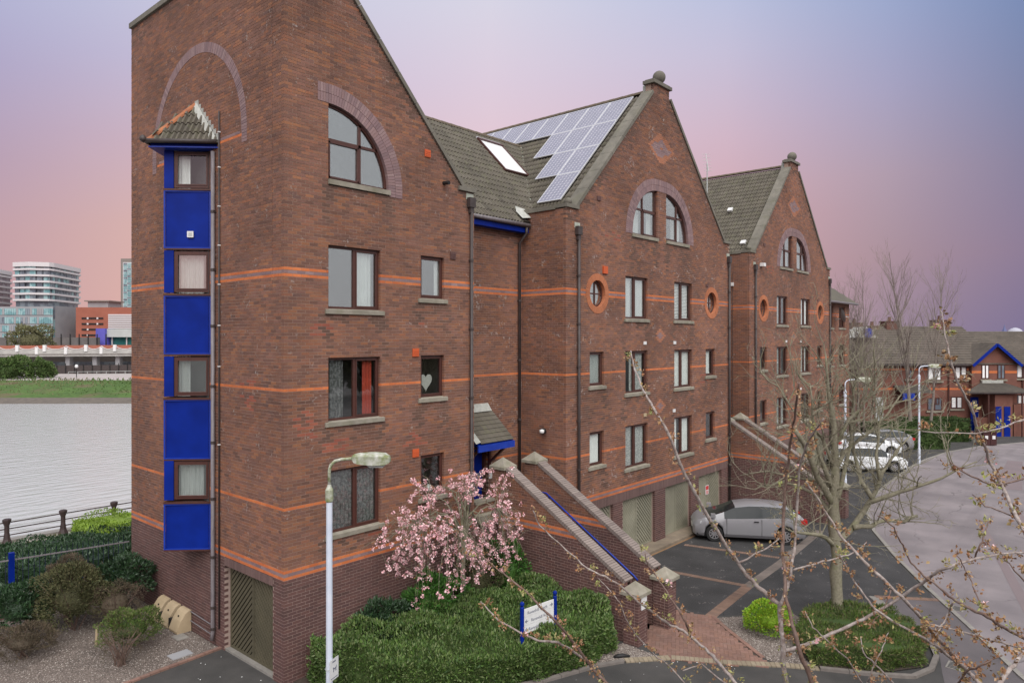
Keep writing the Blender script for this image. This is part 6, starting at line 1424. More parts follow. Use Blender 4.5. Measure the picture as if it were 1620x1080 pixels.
def hwin(a, b, y0, y1, d=0.0, pale=True, sill=True, lintel=False):
    s0, s1, z0, z1 = hs(a), hs(b), hz(y1), hz(y0); g = MB()
    for e in ((s0, s0 + .08, z0, z1), (s1 - .08, s1, z0, z1), (s0 + .08, s1 - .08, z0, z0 + .08), (s0 + .08, s1 - .08, z1 - .08, z1), ((s0 + s1) / 2 - .05, (s0 + s1) / 2 + .05, z0 + .08, z1 - .08)): g.fbox(FH, (e[0], d - .03, e[2]), (e[1], d + .03, e[3]))
    f = g.build('window', 'frame_brown', TH)
    g = MB(); g.fbox(FH, (s0 + .05, d - .012, z0 + .05), (s1 - .05, d + .0, z1 - .05)); g.build('pane', 'glass_dark', f)
    if pale:
        for u, v in ((.1, .42), (.6, .92)): g = MB(); g.fbox(FH, (s0 + (s1 - s0) * u, d - .022, z0 + .1), (s0 + (s1 - s0) * v, d - .014, z1 - .1)); g.build('curtain', 'curtain_white', f)
    if sill: g = MB(); g.fbox(FH, (s0 - .12, d - .14, z0 - .16), (s1 + .12, d + .0, z0 - .02)); g.build('sill', 'concrete', f)
    return f
for a in ((1467, 1489, 579, 602), (1510, 1529, 579, 600), (1607, 1632, 576, 598), (1640, 1660, 578, 600), (1433, 1443, 583, 599, 0, False, True), (1467, 1490, 629, 649, 0, False), (1504, 1522, 627, 646), (1608, 1640, 624, 640), (1475, 1486, 629, 640, 0, False, False)): hwin(*a)
for a in ((1548, 1560, 576, 599, -.36), (1573, 1585, 576, 599, -.36, False)): hwin(*a)
# porch with hipped roof, brick store with two blue doors, entrance door
def Q(px, py, v): k = HD + v; return FH((px - 810) / FPX * k, v, CAM.z + (534 - py) / FPX * k)
def qbox(a, b, top, v0, v1, mat, nm, par, bot=None):
    A, B_ = Q(a, top, v0), Q(b, top, v0); s0 = (a - 810) / FPX * (HD + v0); s1 = (b - 810) / FPX * (HD + v0); zb_ = -.1 if bot is None else Q(a, bot, v0).z
    g = MB(); g.fbox(FH, (s0, v0, zb_), (s1, v1, A.z)); return g.build(nm, mat, par)
qbox(1574, 1602, 624, -1.9, -.36, 'brick_far', 'porch_wall', TH); qbox(1604, 1660, 640, -1.8, -.36, 'brick_far', 'porch_wall', TH); qbox(1545, 1574, 660, -1.2, -1.05, 'brick_far', 'porch_wall', TH)
g = MB(); z0 = Q(1528, 620, -2.3).z
g.add([Q(1529, 620, -2.3), Q(1622, 620, -2.3), Q(1586, 604, -.38), Q(1553, 604, -.38), FH(hs(1529), -.36, z0), FH(hs(1622), -.36, z0), Q(1529, 622, -2.3), Q(1622, 622, -2.3)], [(0, 1, 2, 3), (0, 3, 4), (1, 5, 2), (6, 7, 1, 0)]); pr_ = g.build('porch_roof', 'roof_dark', TH)
g = MB(); g.beam(Q(1553, 603.5, -.5), Q(1586, 603.5, -.5), .2, .22); g.build('flashing', 'flashing', pr_); g = MB(); g.beam(Q(1529, 621.5, -2.34), Q(1622, 621.5, -2.34), .08, .10); g.build('fascia', 'pipe_dark', pr_)
for a, b in ((1575.5, 1584.5), (1589, 1598.5)):
    dq = qbox(a, b, 643, -1.96, -1.91, 'blue_panel', 'store_door', TH); qbox(b - 1.6, b - .9, 662, -1.99, -1.965, 'alu', 'handle', dq, 665)
dq = qbox(1536, 1548, 628, -.45, -.38, 'blue_panel', 'entrance_door', TH); qbox(1538.5, 1545.5, 633, -.47, -.455, 'curtain_net', 'pane', dq, 645)
for a in (1564, 1617): g = MB(); g.tube([Vector((*Q(a, 690, -2.2)[:2], 0)), Q(a, 621, -2.2)], .06, 6); g.build('porch_post', 'frame_brown', TH)
for a in (1500, 1617): g = MB(); g.tube([FH(hs(a), -.08, 0), FH(hs(a), -.08, hz(578))], .06, 6); g.build('downpipe', 'frame_brown', TH)
g = MB();  g.add([FH(hs(1413), -1.2, hz(620)), FH(hs(1464), -1.2, hz(620)), FH(hs(1464), -.02, hz(609)), FH(hs(1413), -.02, hz(609))], [(0, 1, 2, 3)]); g.build('porch_roof', 'roof_dark', TH)
g = MB(); g.fbox(FH, (hs(1416), -1.26, hz(631)), (hs(1434), -1.12, hz(620))); g.build('fascia', 'blue_paint', TH)
g = MB(); g.fbox(FH, (hs(1385), -.05, .6), (hs(1397), -.01, hz(628))); g.build('side_door', 'curtain_net', TH)
for i, (a, b) in enumerate(((1550, 1561), (1561.5, 1571))):
    bx = thing('wheelie_bin', 'dark maroon wheelie bin ' + ('left of the pair' if i == 0 else 'next to the blue store doors'), 'bin', FH(hs(a) * .97, -7, 0), 'bins beside the porch'); k = (HD - 6.5) / HD
    s0, s1 = hs(a) * k, hs(b) * k; g = MB(); g.fbox(FH, (s0, -6.9, .05), (s1, -6.4, .95)); g.build('body', 'bin_maroon', bx); g = MB(); g.fbox(FH, (s0 - .03, -6.95, .955), (s1 + .03, -6.35, 1.03)); g.build('lid', 'bin_maroon', bx); g = MB(); g.fbox(FH, (s0 + .12, -6.92, .5), (s0 + .34, -6.903, .75)); g.build('label', 'white_paint', bx)
hd_c = lambda px, py, dep: at(px, py, dep)
def fhedge(label, a, b, ytop, dep, thick, n, seed):
    A, B = at(a, 700, dep), at(b, 700, dep); z = at(a, ytop, dep).z; pol = [(A.x, A.y), (B.x, B.y), (B.x + FW.x * thick, B.y + FW.y * thick), (A.x + FW.x * thick, A.y + FW.y * thick)]
    hedge(label, pol, max(.6, z), 'leaf_boxhedge', n, .13, seed=seed, rough=.02)
fhedge('clipped dark green hedge in front of the brick terrace, nearer one with rounded end', 1375, 1502, 671, 50.5, 1.8, 9000, 21); fhedge('clipped dark green hedge reaching towards the terrace porch', 1440, 1536, 664, 54.0, 2.0, 8000, 22)
dm = thing('distant_dome', 'pale distant dome above the terrace roof at the right edge', 'dome', at(1606, 534, 240)); c = at(1606, 523, 240)
g = MB(); g.lathe([(2.3, -6), (2.3, -.6), (1.9, .2), (1.2, .7), (.4, 1.0), (.1, 1.05)], c, 16); g.build('roof', 'dome_grey', dm, smooth=True); 
sp = thing('distant_spire', 'tiny dark distant spire left of the pale dome', 'spire', at(1589, 534, 260)); c = at(1589, 524, 260); g = MB(); g.lathe([(1.1, -8), (1.0, -.2), (.3, 1.4), (.02, 2.6)], c, 6); g.build('roof', 'spire_blue', sp)
# ------------------------------------------------------------------ across the river
fb = [at(-400, 636, 120), at(-100, 645, 116), at(0, 641, 118), at(100, 634, 121), at(210, 626, 125), at(500, 615, 140)]
def zat(px, py, dep): return at(px, py, dep)
g = MB(); rowsb = [(-1.0, 114, -2.75), (0, 118, -1.9), (1, 126, -.9), (2, 134, .0), (3, 150, .1), (4, 420, .3)]
for s in range(-20, 24):
    pass
def bankrow(dep, z): return [CAM + FW * (dep + .02 * (x - 0)) + RT * x + Vector((0, 0, z - CAM.z)) for x in range(-190, 141, 6)]
rows_ = [bankrow(dep + 0, z) for _, dep, z in rowsb]
for m_, (i0, i1, mat, nm) in enumerate(((0, 1, 'mud', 'mud_bank'), (1, 3, 'grass', 'grass_bank'), (3, 4, 'far_paving', 'riverside_path'), (4, 5, 'far_paving', 'far_ground'))):
    g = MB()
    for r_ in range(i0, i1):
        A, B = rows_[r_], rows_[r_ + 1]; vs = [v + Vector((0, 0, (.0))) for v in A] + list(B); n = len(A)
        g.add(vs, [(i, i + 1, n + i + 1, n + i) for i in range(n - 1)])
    g.build(nm, mat, kind='structure')
rg = np.random.default_rng(9); nb = 14000; xx = rg.uniform(-150, 110, nb); tt = rg.uniform(0, 1, nb) ** .8; PBk = np.array(CAM)[None] + np.outer(118.5 + 15.5 * tt, np.array(FW)) + np.outer(xx, np.array(RT)); PBk[:, 2] = -1.9 + 1.95 * tt
br_ = (np.sin(xx * .21) + np.sin(xx * .077 + 2) + np.sin(tt * 9 + xx * .05)) > .75
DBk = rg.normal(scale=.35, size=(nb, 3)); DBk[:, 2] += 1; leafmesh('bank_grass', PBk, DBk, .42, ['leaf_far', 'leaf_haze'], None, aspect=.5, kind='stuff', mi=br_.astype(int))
def fbush(label, px, py, rx, ry, dep, leaf, n, size): return sh(label, px, py, rx, ry, dep, leaf, n, size, seed=5)
fbush('green bank bush at the left edge of the far bank', 12, 588, 34, 20, 138, 'leaf_far', 4500, .5); fbush('rounded green bank bush beside the dark utility box', 66, 588, 16, 18, 140, 'leaf_far', 3000, .45)
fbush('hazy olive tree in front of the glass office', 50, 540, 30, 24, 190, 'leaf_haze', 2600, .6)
ub = at(48, 606, 139); g = MB(); g.box(ub.x - .6, ub.x + .6, ub.y - .5, ub.y + .5, ub.z - .3, ub.z + 1.3); tag(g.build('utility_box', 'pipe_grey'), 'dark grey utility box between the two bank bushes', 'utility box')
for px, top, lb in ((12, 578, 'black riverside lamp in front of the left bank bush'), (121, 582, 'black riverside lamp by the far railing')):
    b = at(px, 604, 141); t = at(px, top, 141); LP = thing('riverside_lamp', lb, 'lamp', (b.x, b.y, b.z - .3), 'riverside lamps'); g = MB(); g.tube([b - Vector((0, 0, .3)), t], .07, 6); g.build('pole', 'black', LP); g = MB(); g.lathe([(.02, 0), (.28, .1), (.33, .4), (.2, .65), (.02, .7)], t, 8); g.build('globe', 'white_paint', LP)
RR = thing('far_railing', 'pale metal railing along the far riverside path', 'railing', at(150, 596, 150)); A, B = at(108, 588, 150), at(420, 584, 152)
for dz in (0, -.6, -1.1): g = MB(); g.beam(A + Vector((0, 0, dz)), B + Vector((0, 0, dz)), .07, .07); g.build('rail', 'grey_metal', RR)
for i in range(22): p = A.lerp(B, i / 21); g = MB(); g.beam(p, p - Vector((0, 0, 1.8)), .07, .07, up=(1, 0, 0)); g.build('post', 'grey_metal', RR)
MF = thing('mesh_fence', 'dark mesh fence in front of the viaduct on the far bank', 'fence', at(100, 600, 152)); A, B = at(76, 592, 154), at(420, 588, 158)
g = MB(); g.fbox(lambda u, v, w_: A + (B - A).normalized() * u + FW * v + Vector((0, 0, w_)), (0, 0, -2.0), ((B - A).length, .06, 1.9)); g.build('panel', 'pipe_dark', MF)
for i in range(26): p = A.lerp(B, i / 25) - FW * .1; g = MB(); g.beam(p - Vector((0, 0, 2)), p + Vector((0, 0, 2.3)), .12, .12, up=(1, 0, 0)); g.build('post', 'black', MF)
# road bridge approach
VD = thing('road_bridge', 'pale concrete road bridge with white posts and sagging chains on the far bank', 'bridge', at(100, 580, 175))
A, B = at(-300, 562, 168), at(420, 558, 176); dB = (B - A).normalized(); LB = (B - A).length
FB_ = lambda u, v, w_: A + dB * u + FW * v + Vector((0, 0, w_))
g = MB(); g.fbox(FB_, (0, 0, -.6), (LB, 14, .9)); g.build('deck', 'bridge_concrete', VD); g = MB(); g.fbox(FB_, (0, -.35, .05), (LB, .0, .40)); g.fbox(FB_, (0, -.15, .42), (LB, .1, 1.25)); g.build('parapet', 'bridge_concrete', VD)
g = MB(); g.fbox(FB_, (0, 9, -2.2), (LB, 10, -.6)); g.build('beam', 'bridge_concrete', VD)
for px in (-180, -110, -40, 46, 92, 134, 170, 200, 230, 300):
    u = (at(px, 560, 170) - A).dot(dB); g = MB(); g.fbox(FB_, (u - .5, 1.5, -5.0), (u + .5, 3, -.6)); g.build('pier', 'wall_grey', VD)
pxs = [-130, -90, -50, -12, 18, 48, 60, 93, 124, 148, 169, 200, 225, 260, 300]; us = [(at(px, 553, 169) - A).dot(dB) for px in pxs]
for i, u in enumerate(us): g = MB(); g.fbox(FB_, (u - .33, -.5, .0 if i % 2 else .6), (u + .33, -.05, 1.6 if i % 2 else 2.2)); g.build('post', 'white_paint', VD)
for i in range(len(us) - 1):
    g = MB(); g.tube([FB_(us[i] + (us[i + 1] - us[i]) * t, -.2, 1.9 - 1.0 * 4 * t * (1 - t) * .8) for t in (0, .2, .4, .6, .8, 1)], .08, 5); g.build('chain', 'slab_white', VD)
g = MB(); g.fbox(FB_, (0, 13, .9), (LB, 13.3, 2.0)); g.build('rear_parapet', 'carpark_red', VD)
UN = thing('viaduct_wall', 'dark wall and stores under the bridge', 'wall', at(100, 590, 185)); A2, B2 = at(-200, 590, 186), at(420, 588, 190)
g = MB(); g.fbox(lambda u, v, w_: A2 + (B2 - A2).normalized() * u + FW * v + Vector((0, 0, w_)), (0, 0, -3), ((B2 - A2).length, 4, 3.3)); g.build('body', 'glass_dark', UN)
RW = thing('retaining_wall', 'grey-brown retaining wall with dark posts below the glass office', 'wall', at(70, 545, 200)); A3, B3 = at(-150, 553, 205), at(152, 553, 208); d3 = (B3 - A3).normalized()
F3 = lambda u, v, w_: A3 + d3 * u + FW * v + Vector((0, 0, w_)); g = MB(); g.fbox(F3, (0, 0, -4), ((B3 - A3).length, 2, 3.6)); g.build('body', 'fence_wall', RW)
for i in range(20): u = 8 + i * 2.55 * 1.0; g = MB(); g.fbox(F3, (u - .12, -.2, -.5), (u + .12, 0, 4.6)); g.build('post', 'black', RW)
def fbox_px(a, b, top, bot, dep, depth): 
    p0, p1 = at(a, bot, dep), at(b, top, dep); return (lambda u, v, w_: at(a, 534, dep) + RT * u + FW * v + Vector((0, 0, w_ - CAM.z))), (b - a) / FPX * dep, p0.z, p1.z
# red car park / station building
CP = thing('car_park', 'red brick multi-storey car park with dark slot openings on the far bank', 'car park', at(150, 540, 235)); Fp, wd, z0, z1 = fbox_px(120, 330, 486, 556, 235, 30)
g = MB(); g.fbox(Fp, (0, 0, -1), (wd, 30, z1)); g.build('wall', 'carpark_red', CP)
for y in (503.3, 512.2, 521, 530, 539):
    for a, b in ((129, 137), (140, 152), (155.5, 163)):
        F2, w2, q0, q1 = fbox_px(a, b, y - 1.3, y + 1.3, 234.8, 1); g = MB(); g.fbox(F2, (0, 0, q0), (w2, .15, q1)); g.build('opening', 'black', CP)
    for a in (138.5, 154): F2, w2, q0, q1 = fbox_px(a - 1.3, a + 1.3, y - 1.4, y + 1.4, 234.7, 1); g = MB(); g.fbox(F2, (0, 0, q0), (w2, .2, q1)); g.build('opening_light', 'slab_white', CP)
for i in range(8):
    F2, w2, q0, q1 = fbox_px(171, 330, 497 + i * 2.9, 499 + i * 2.9, 234.5, 1); g = MB(); g.fbox(F2, (0, 0, q0), (w2, .3, q1)); g.build('louvre', 'slab_white', CP)
F2, w2, q0, q1 = fbox_px(139, 171, 477, 486.5, 240, 8); g = MB(); g.fbox(F2, (0, 0, q0), (w2, 8, q1)); pl_ = g.build('plant_room', 'wall_grey', CP); g = MB(); g.fbox(F2, (-.8, -.8, q1), (w2 + .8, 8.8, q1 + .4)); g.build('roof', 'tower_stone', pl_)
ST = thing('station_building', 'station building with a violet-blue wall block and teal glazing beside the brick car park', 'station', at(170, 545, 212)); F2, w2, q0, q1 = fbox_px(151.5, 166, 519.5, 560, 212, 10); g = MB(); g.fbox(F2, (0, 0, -1), (w2, 10, q1)); g.build('wall', 'violet_wall', ST)
F2, w2, q0, q1 = fbox_px(166, 330, 520, 533, 213, 10); g = MB(); g.fbox(F2, (0, 0, q0), (w2, 12, q1)); g.build('canopy', 'grey_metal', ST)
F2, w2, q0, q1 = fbox_px(167, 330, 533, 562, 215, 10); g = MB(); g.fbox(F2, (0, 0, -1), (w2, 10, q1)); g.build('glazing', 'glass_green', ST)
for a in (177, 200, 225): F3_, w3, q0, q1 = fbox_px(a - .6, a + .6, 533, 562, 214, 1); g = MB(); g.fbox(F3_, (0, 0, q0), (w3, .4, q1)); g.build('column', 'slab_white', ST)
for i in range(14):
    a = 183 + i * 2.0; F3_, w3, q0, q1 = fbox_px(a, a + .5, 547, 556, 214.5, 1); g = MB(); g.fbox(F3_, (0, 0, q0), (w3, .15, q1)); g.build('fin', 'glass_teal', ST)
# tower slab right of it
TW = thing('office_tower', 'slim stone office tower with turquoise glazing at the edge of the brick block', 'tower', at(200, 480, 300)); F2, w2, q0, q1 = fbox_px(191, 245, 409, 560, 300, 15); g = MB(); g.fbox(F2, (0, 0, 0), (w2, 15, q1)); g.build('wall', 'tower_stone', TW)
for i in range(26):
    for j in range(7):
        a = 195.5 + j * 6.2; y = 416 + i * 2.85; F3_, w3, z_0, z_1 = fbox_px(a, a + 5.6, y, y + 2.2, 299.9, 1); g = MB(); g.fbox(F3_, (0, -.12, z_0), (w3, .05, z_1)); g.build('window', 'glass_teal' if (i * 7 + j * 3) % 4 else 'glass_dark', TW)
F2, w2, q0, q1 = fbox_px(194.5, 245, 415, 488, 299.95, 1); g = MB(); g.fbox(F2, (0, -.05, q0), (w2, .05, q1)); g.build('mullion_grid', 'slab_white', TW)
# curved residential towers
def tower(label, pts, top, bot, floors, depth):
    T = thing('residential_tower', label, 'tower', at(pts[0][0], 480, pts[0][1]), 'residential towers across the river'); P_ = [at(px, 534, d) for px, d in pts]; d0 = pts[0][1]
    zt, zb_ = at(pts[0][0], top, d0).z, at(pts[0][0], bot, d0).z; fh__ = (zt - zb_) / floors
    back = [P_[-1] + (P_[-1] - CAM) * (depth / pts[-1][1]) - RT * 4, P_[0] + (P_[0] - CAM) * (depth / d0) + RT * 4]; poly = [(p.x, p.y) for p in P_] + [(p.x, p.y) for p in back]
    cx_, cy_ = sum(p[0] for p in poly) / len(poly), sum(p[1] for p in poly) / len(poly); g = MB(); g.prism([(cx_ + (x - cx_) * .91, cy_ + (y - cy_) * .91) for x, y in poly], 0, zt - .2); g.build('wall', 'glass_dark', T)
    for f in range(floors + 1):
        z = zb_ + f * fh__; g = MB(); g.prism(poly, z - .45 - (.9 if f == floors else 0), z + .25); g.build('floor_slab', 'slab_white', T)
    for i in range(len(P_) - 1):
        k = max(2, int((P_[i + 1] - P_[i]).length / 2.2)); dd = P_[i + 1] - P_[i]; nn = Vector((dd.y, -dd.x, 0)).normalized(); nn = nn if nn.dot((P_[i] + P_[i + 1]) / 2 - Vector((cx_, cy_, 0))) > 0 else -nn
        for f in range(floors):
            for j in range(k):
                if random.random() < .15: continue
                a = P_[i] + dd * ((j + .08) / k) - nn * .7; b = P_[i] + dd * ((j + .92) / k) - nn * .7; z0_, z1_ = zb_ + f * fh__ + .3, zb_ + (f + 1) * fh__ - .5
                g = MB(); qd = [(a.x, a.y), (b.x, b.y), ((b - nn * .2).x, (b - nn * .2).y), ((a - nn * .2).x, (a - nn * .2).y)]; g.prism(qd, z0_, z1_); g.build('window', 'glass_teal' if random.random() < (.55 if i < 2 else .2) else 'glass_dark', T)
    return T
tower('curved pale-banded residential tower with glazed corner, in front', [(20, 262), (45, 260), (78, 262), (86, 264), (128, 286)], 416, 474, 6, 25)
tower('pale-banded residential tower behind, cut by the left edge', [(-60, 265), (-10, 275), (19.5, 290)], 421, 475, 6, 20)
GO = thing('glass_office', 'blue-green glass office block below the curved tower', 'office', at(60, 520, 232))
F2, w2, q0, q1 = fbox_px(-150, 84, 485, 560, 232, 20); g = MB(); g.fbox(F2, (0, 0, -1), (w2, 1.5, q1)); g.build('wall', 'wall_grey', GO)
for r_, (y0, y1) in enumerate(((488, 498), (501.5, 511.5), (515, 524.5), (528, 537))):
    for j in range(64):
        a = -150 + j * 3.65; F3_, w3, z_0, z_1 = fbox_px(a + .15, a + 3.4, y0, y1, 231.8, 1)
        g = MB(); g.fbox(F3_, (0, 0, z_0), (w3, .15, z_1)); g.build('window', random.choice(['glass_teal', 'glass_teal', 'glass_teal', 'glass_dark', 'wall_grey']), GO)
P0, P1_ = at(84, 534, 232), at(121, 534, 246); dd = (P1_ - P0); 
for j in range(10):
    a, b = P0 + dd * (j / 10), P0 + dd * ((j + .94) / 10); zt = at(84, 483, 232).z
    for f in range(4): g = MB(); g.prism([(a.x, a.y), (b.x, b.y), ((b + FW).x, (b + FW).y), ((a + FW).x, (a + FW).y)], f * zt / 4 + .1, (f + 1) * zt / 4 - .15); g.build('window', 'glass_teal' if (j + f) % 3 else 'glass_dark', GO)
g = MB(); g.prism([(P0.x, P0.y), (P1_.x, P1_.y), ((P1_ + FW * 14).x, (P1_ + FW * 14).y), ((P0 + FW * 20).x, (P0 + FW * 20).y)], -1, at(84, 483.5, 232).z); o_ = g.build('side_wall', 'wall_grey', GO); o_.location = FW * 1.3

# the belt of trees behind the camera that the window panes mirror
rg = np.random.default_rng(77); PB, DB = [], []
for i in range(34):
    cx_, cy_ = -75 + i * 5.2 + rg.uniform(-2, 2), -62 + rg.uniform(-5, 5); h = rg.uniform(8.5, 13.5); r_ = rg.uniform(2.6, 4.2)
    d = rg.normal(size=(420, 3)); d /= np.linalg.norm(d, axis=1)[:, None]; q = np.array([cx_, cy_, h * .58]) + d * np.array([r_, r_, h * .45]) * rg.uniform(.6, 1, (420, 1)); PB.append(q); DB.append(d + rg.normal(scale=.5, size=(420, 3)))
PB = np.concatenate(PB); DB = np.concatenate(DB); k_ = PB[:, 2] > .2; leafmesh('tree_belt', PB[k_], DB[k_], 1.25, 'leaf_olive', None, aspect=.7, kind='stuff')
# ------------------------------------------------------------------ trees
def grow(mb, rg, p, d, L, r, lvl, up=.25, spread=.7, kids=5, seg=4, wob=.12, n=5, first=.25, shrink=.6, tip=.25):
    p = Vector(p); d = Vector(d).normalized(); pts = [p]; rad = [r]
    for i in range(seg):
        d = (d + Vector(rg.normal(scale=wob, size=3)) + Vector((0, 0, up * .25))).normalized(); pts.append(pts[-1] + d * (L / seg)); rad.append(r * (1 - (1 - tip) * (i + 1) / seg))
    mb.tube(pts, rad, max(3, n), cap=False)
    if lvl <= 0: return
    for k in range(kids):
        t = first + (1 - first) * (k + rg.uniform(.1, .9)) / kids; i = min(seg - 1, int(t * seg)); q = pts[i].lerp(pts[i + 1], t * seg - i); dd = (pts[i + 1] - pts[i]).normalized()
        sd = Vector(rg.normal(size=3)); sd = (sd - dd * sd.dot(dd)).normalized(); a = spread * rg.uniform(.6, 1.25)
        grow(mb, rg, q, dd * math.cos(a) + sd * math.sin(a), L * shrink * rg.uniform(.7, 1.15) * (1.15 - .45 * t), max(r * (1 - .7 * t) * .55, .006), lvl - 1, up, spread, max(3, kids - 1), max(3, seg - 1), wob * 1.2, n - 1, .15, shrink, tip)
def bare_tree(label, px, base_py, dep, hgt, lean, seed, kids=11, spread=.5, stems=1, r=.16):
    rg = np.random.default_rng(seed); b = at(px, base_py, dep); b.z = 0; G = thing('bare_tree', label, 'tree', b, 'bare trees in front of the terrace')
    for s_ in range(stems):
        o = b + Vector((rg.uniform(-.5, .5), rg.uniform(-.5, .5), 0)) if s_ else b; g = MB(); d = Vector((lean[0] + rg.normal() * .05 * (s_ > 0), lean[1], 1)).normalized(); h = hgt * (1 if s_ == 0 else rg.uniform(.7, .95))
        pts = [o]; rad = [r]
        for i in range(7): d = (d + Vector((rg.normal() * .035, rg.normal() * .035, .03))).normalized(); pts.append(pts[-1] + d * (h / 7)); rad.append(r * (1 - .92 * ((i + 1) / 7) ** .8))
        g.tube(pts, rad, 7); g.build('trunk', 'bark_far', G, smooth=True); c = MB()
        for k in range(kids * 3):
            t = .28 + .70 * (k + rg.uniform(0, 1)) / (kids * 3); i = min(6, int(t * 7)); q = pts[i].lerp(pts[i + 1], t * 7 - i); a = rg.uniform(0, 6.28); e = spread * rg.uniform(.75, 1.3)
            grow(c, rg, q, (math.cos(a) * math.sin(e), math.sin(a) * math.sin(e), math.cos(e)), h * (.40 - .24 * t) * rg.uniform(.75, 1.2), r * (1 - .85 * t) * .34 + .006, 2, .55, .5, 5, 4, .10, 4, .2, .56, .4)
        c.build('branch', 'bark_far', G)
bare_tree('tall bare tree standing straight before the terrace, nearer its middle', 1441, 700, 52, 13.0, (.0, .0), 31, r=.17)
bare_tree('bare tree leaning right before the terrace, under the slim lamp', 1470, 700, 53, 12.4, (.05, -.055), 32, r=.13, kids=10)
bare_tree('slender many-stemmed bare tree beside the end wall of the low block', 1368, 700, 51, 11.5, (-.01, .01), 33, stems=5, r=.10, kids=8, spread=.4)
# the pollarded tree in the conifer bed
MT = thing('bare_tree', 'pollarded bare tree with a stout grey trunk in the conifer bed', 'tree', (12.12, -8.37, 0)); MD = 19.75; rgm = np.random.default_rng(5)
def mtp(l, dd=0.0, z=0): return [at(x, y, MD + dd * i / max(1, len(l) - 1)) for i, (x, y) in enumerate(l)]
k_ = MD / FPX
limbs = [([(1325, 990), (1325, 930), (1323, 880), (1321, 830), (1318, 780), (1322, 730), (1320, 690), (1314, 640), (1308, 600), (1306, 560)], 0.0, [10.5, 8.8, 8.6, 9.2, 7.5, 5.5, 4.4, 3.3, 2.2, 1.2], 'trunk'),
 ([(1320, 800), (1302, 768), (1286, 735), (1272, 702), (1258, 680)], -.7, [5.2, 4.6, 4.2, 3.8, 3.5], 'branch'), ([(1322, 860), (1345, 838), (1362, 815), (1378, 790), (1392, 760), (1404, 735), (1418, 712), (1440, 688)], .8, [5, 4.6, 4.2, 3.6, 2.9, 2.3, 1.6, 1.0], 'branch'),
 ([(1374, 795), (1410, 782), (1440, 772), (1475, 760), (1505, 747), (1545, 730)], -1.0, [3.8, 3.2, 2.8, 2.2, 1.6, .9], 'branch'), ([(1350, 834), (1375, 830), (1400, 822), (1430, 824), (1451, 816)], .3, [4.5, 3.6, 3, 2.8, 2.4], 'branch'),
 ([(1322, 864), (1306, 850), (1285, 845), (1255, 841)], -.6, [4, 3, 2.6, 2], 'branch'), ([(1319, 745), (1337, 715), (1367, 690), (1402, 655), (1432, 615)], .6, [4, 3, 2.2, 1.6, .8], 'branch'),
 ([(1321, 705), (1345, 662), (1372, 632), (1396, 604)], -.4, [3, 2.4, 1.6, .9], 'branch'), ([(1318, 770), (1290, 760), (1255, 755), (1215, 745), (1170, 752)], .9, [3.4, 2.6, 2, 1.4, .6], 'branch'), ([(1321, 800), (1334, 760), (1344, 700), (1350, 640), (1357, 585)], .3, [4.2, 3.4, 2.6, 1.8, .9], 'branch'), ([(1320, 780), (1297, 722), (1286, 660), (1281, 606)], -.5, [4, 3, 2, .9], 'branch'), ([(1322, 822), (1300, 792), (1270, 772), (1236, 762), (1198, 768)], .7, [4, 3, 2.4, 1.6, .8], 'branch'), ([(1392, 760), (1386, 720), (1391, 670), (1402, 628)], .4, [3, 2.4, 1.6, .8], 'branch'), ([(1320, 740), (1300, 690), (1255, 650), (1225, 600)], .2, [3, 2.4, 1.5, .7], 'branch'), ([(1380, 788), (1362, 760), (1352, 720), (1346, 680)], .5, [4, 3, 2.4, 1.4], 'branch')]
for l, dd, rd, nm in limbs:
    P_ = mtp(l, dd); g = MB(); r_ = [x * k_ for x in rd]
    if nm == 'trunk': P_[0].z = 0
    # knobbly: resample
    Q, RR_ = [], []
    for i in range(len(P_) - 1):
        for t in (0, .5): Q.append(P_[i].lerp(P_[i + 1], t) + Vector(rgm.normal(scale=.02, size=3)) * (0 if i == 0 else 1)); RR_.append((r_[i] + (r_[i + 1] - r_[i]) * t) * rgm.uniform(.92, 1.12))
    Q.append(P_[-1]); RR_.append(r_[-1]); g.tube(Q, RR_, 9); o = g.build(nm, 'bark_grey', MT, smooth=True)
    c = MB(); nW = 26 if nm == 'trunk' else 13
    for j in range(nW):
        t = rgm.uniform(.4 if nm == 'trunk' else .25, 1) * (len(Q) - 1); i = min(len(Q) - 2, int(t)); q = Q[i].lerp(Q[i + 1], t - i); a = rgm.uniform(0, 6.28); el = rgm.uniform(-.2, 1.45)
        grow(c, rgm, q, (math.cos(a) * math.cos(el), math.sin(a) * math.cos(el), math.sin(el)), rgm.uniform(.7, 2.1), rgm.uniform(.013, .026), 2, rgm.uniform(-.1, .9), .75, 4, 5, .2, 4, .2, .5, .3)
    c.build('twig', 'bark_grey', o)
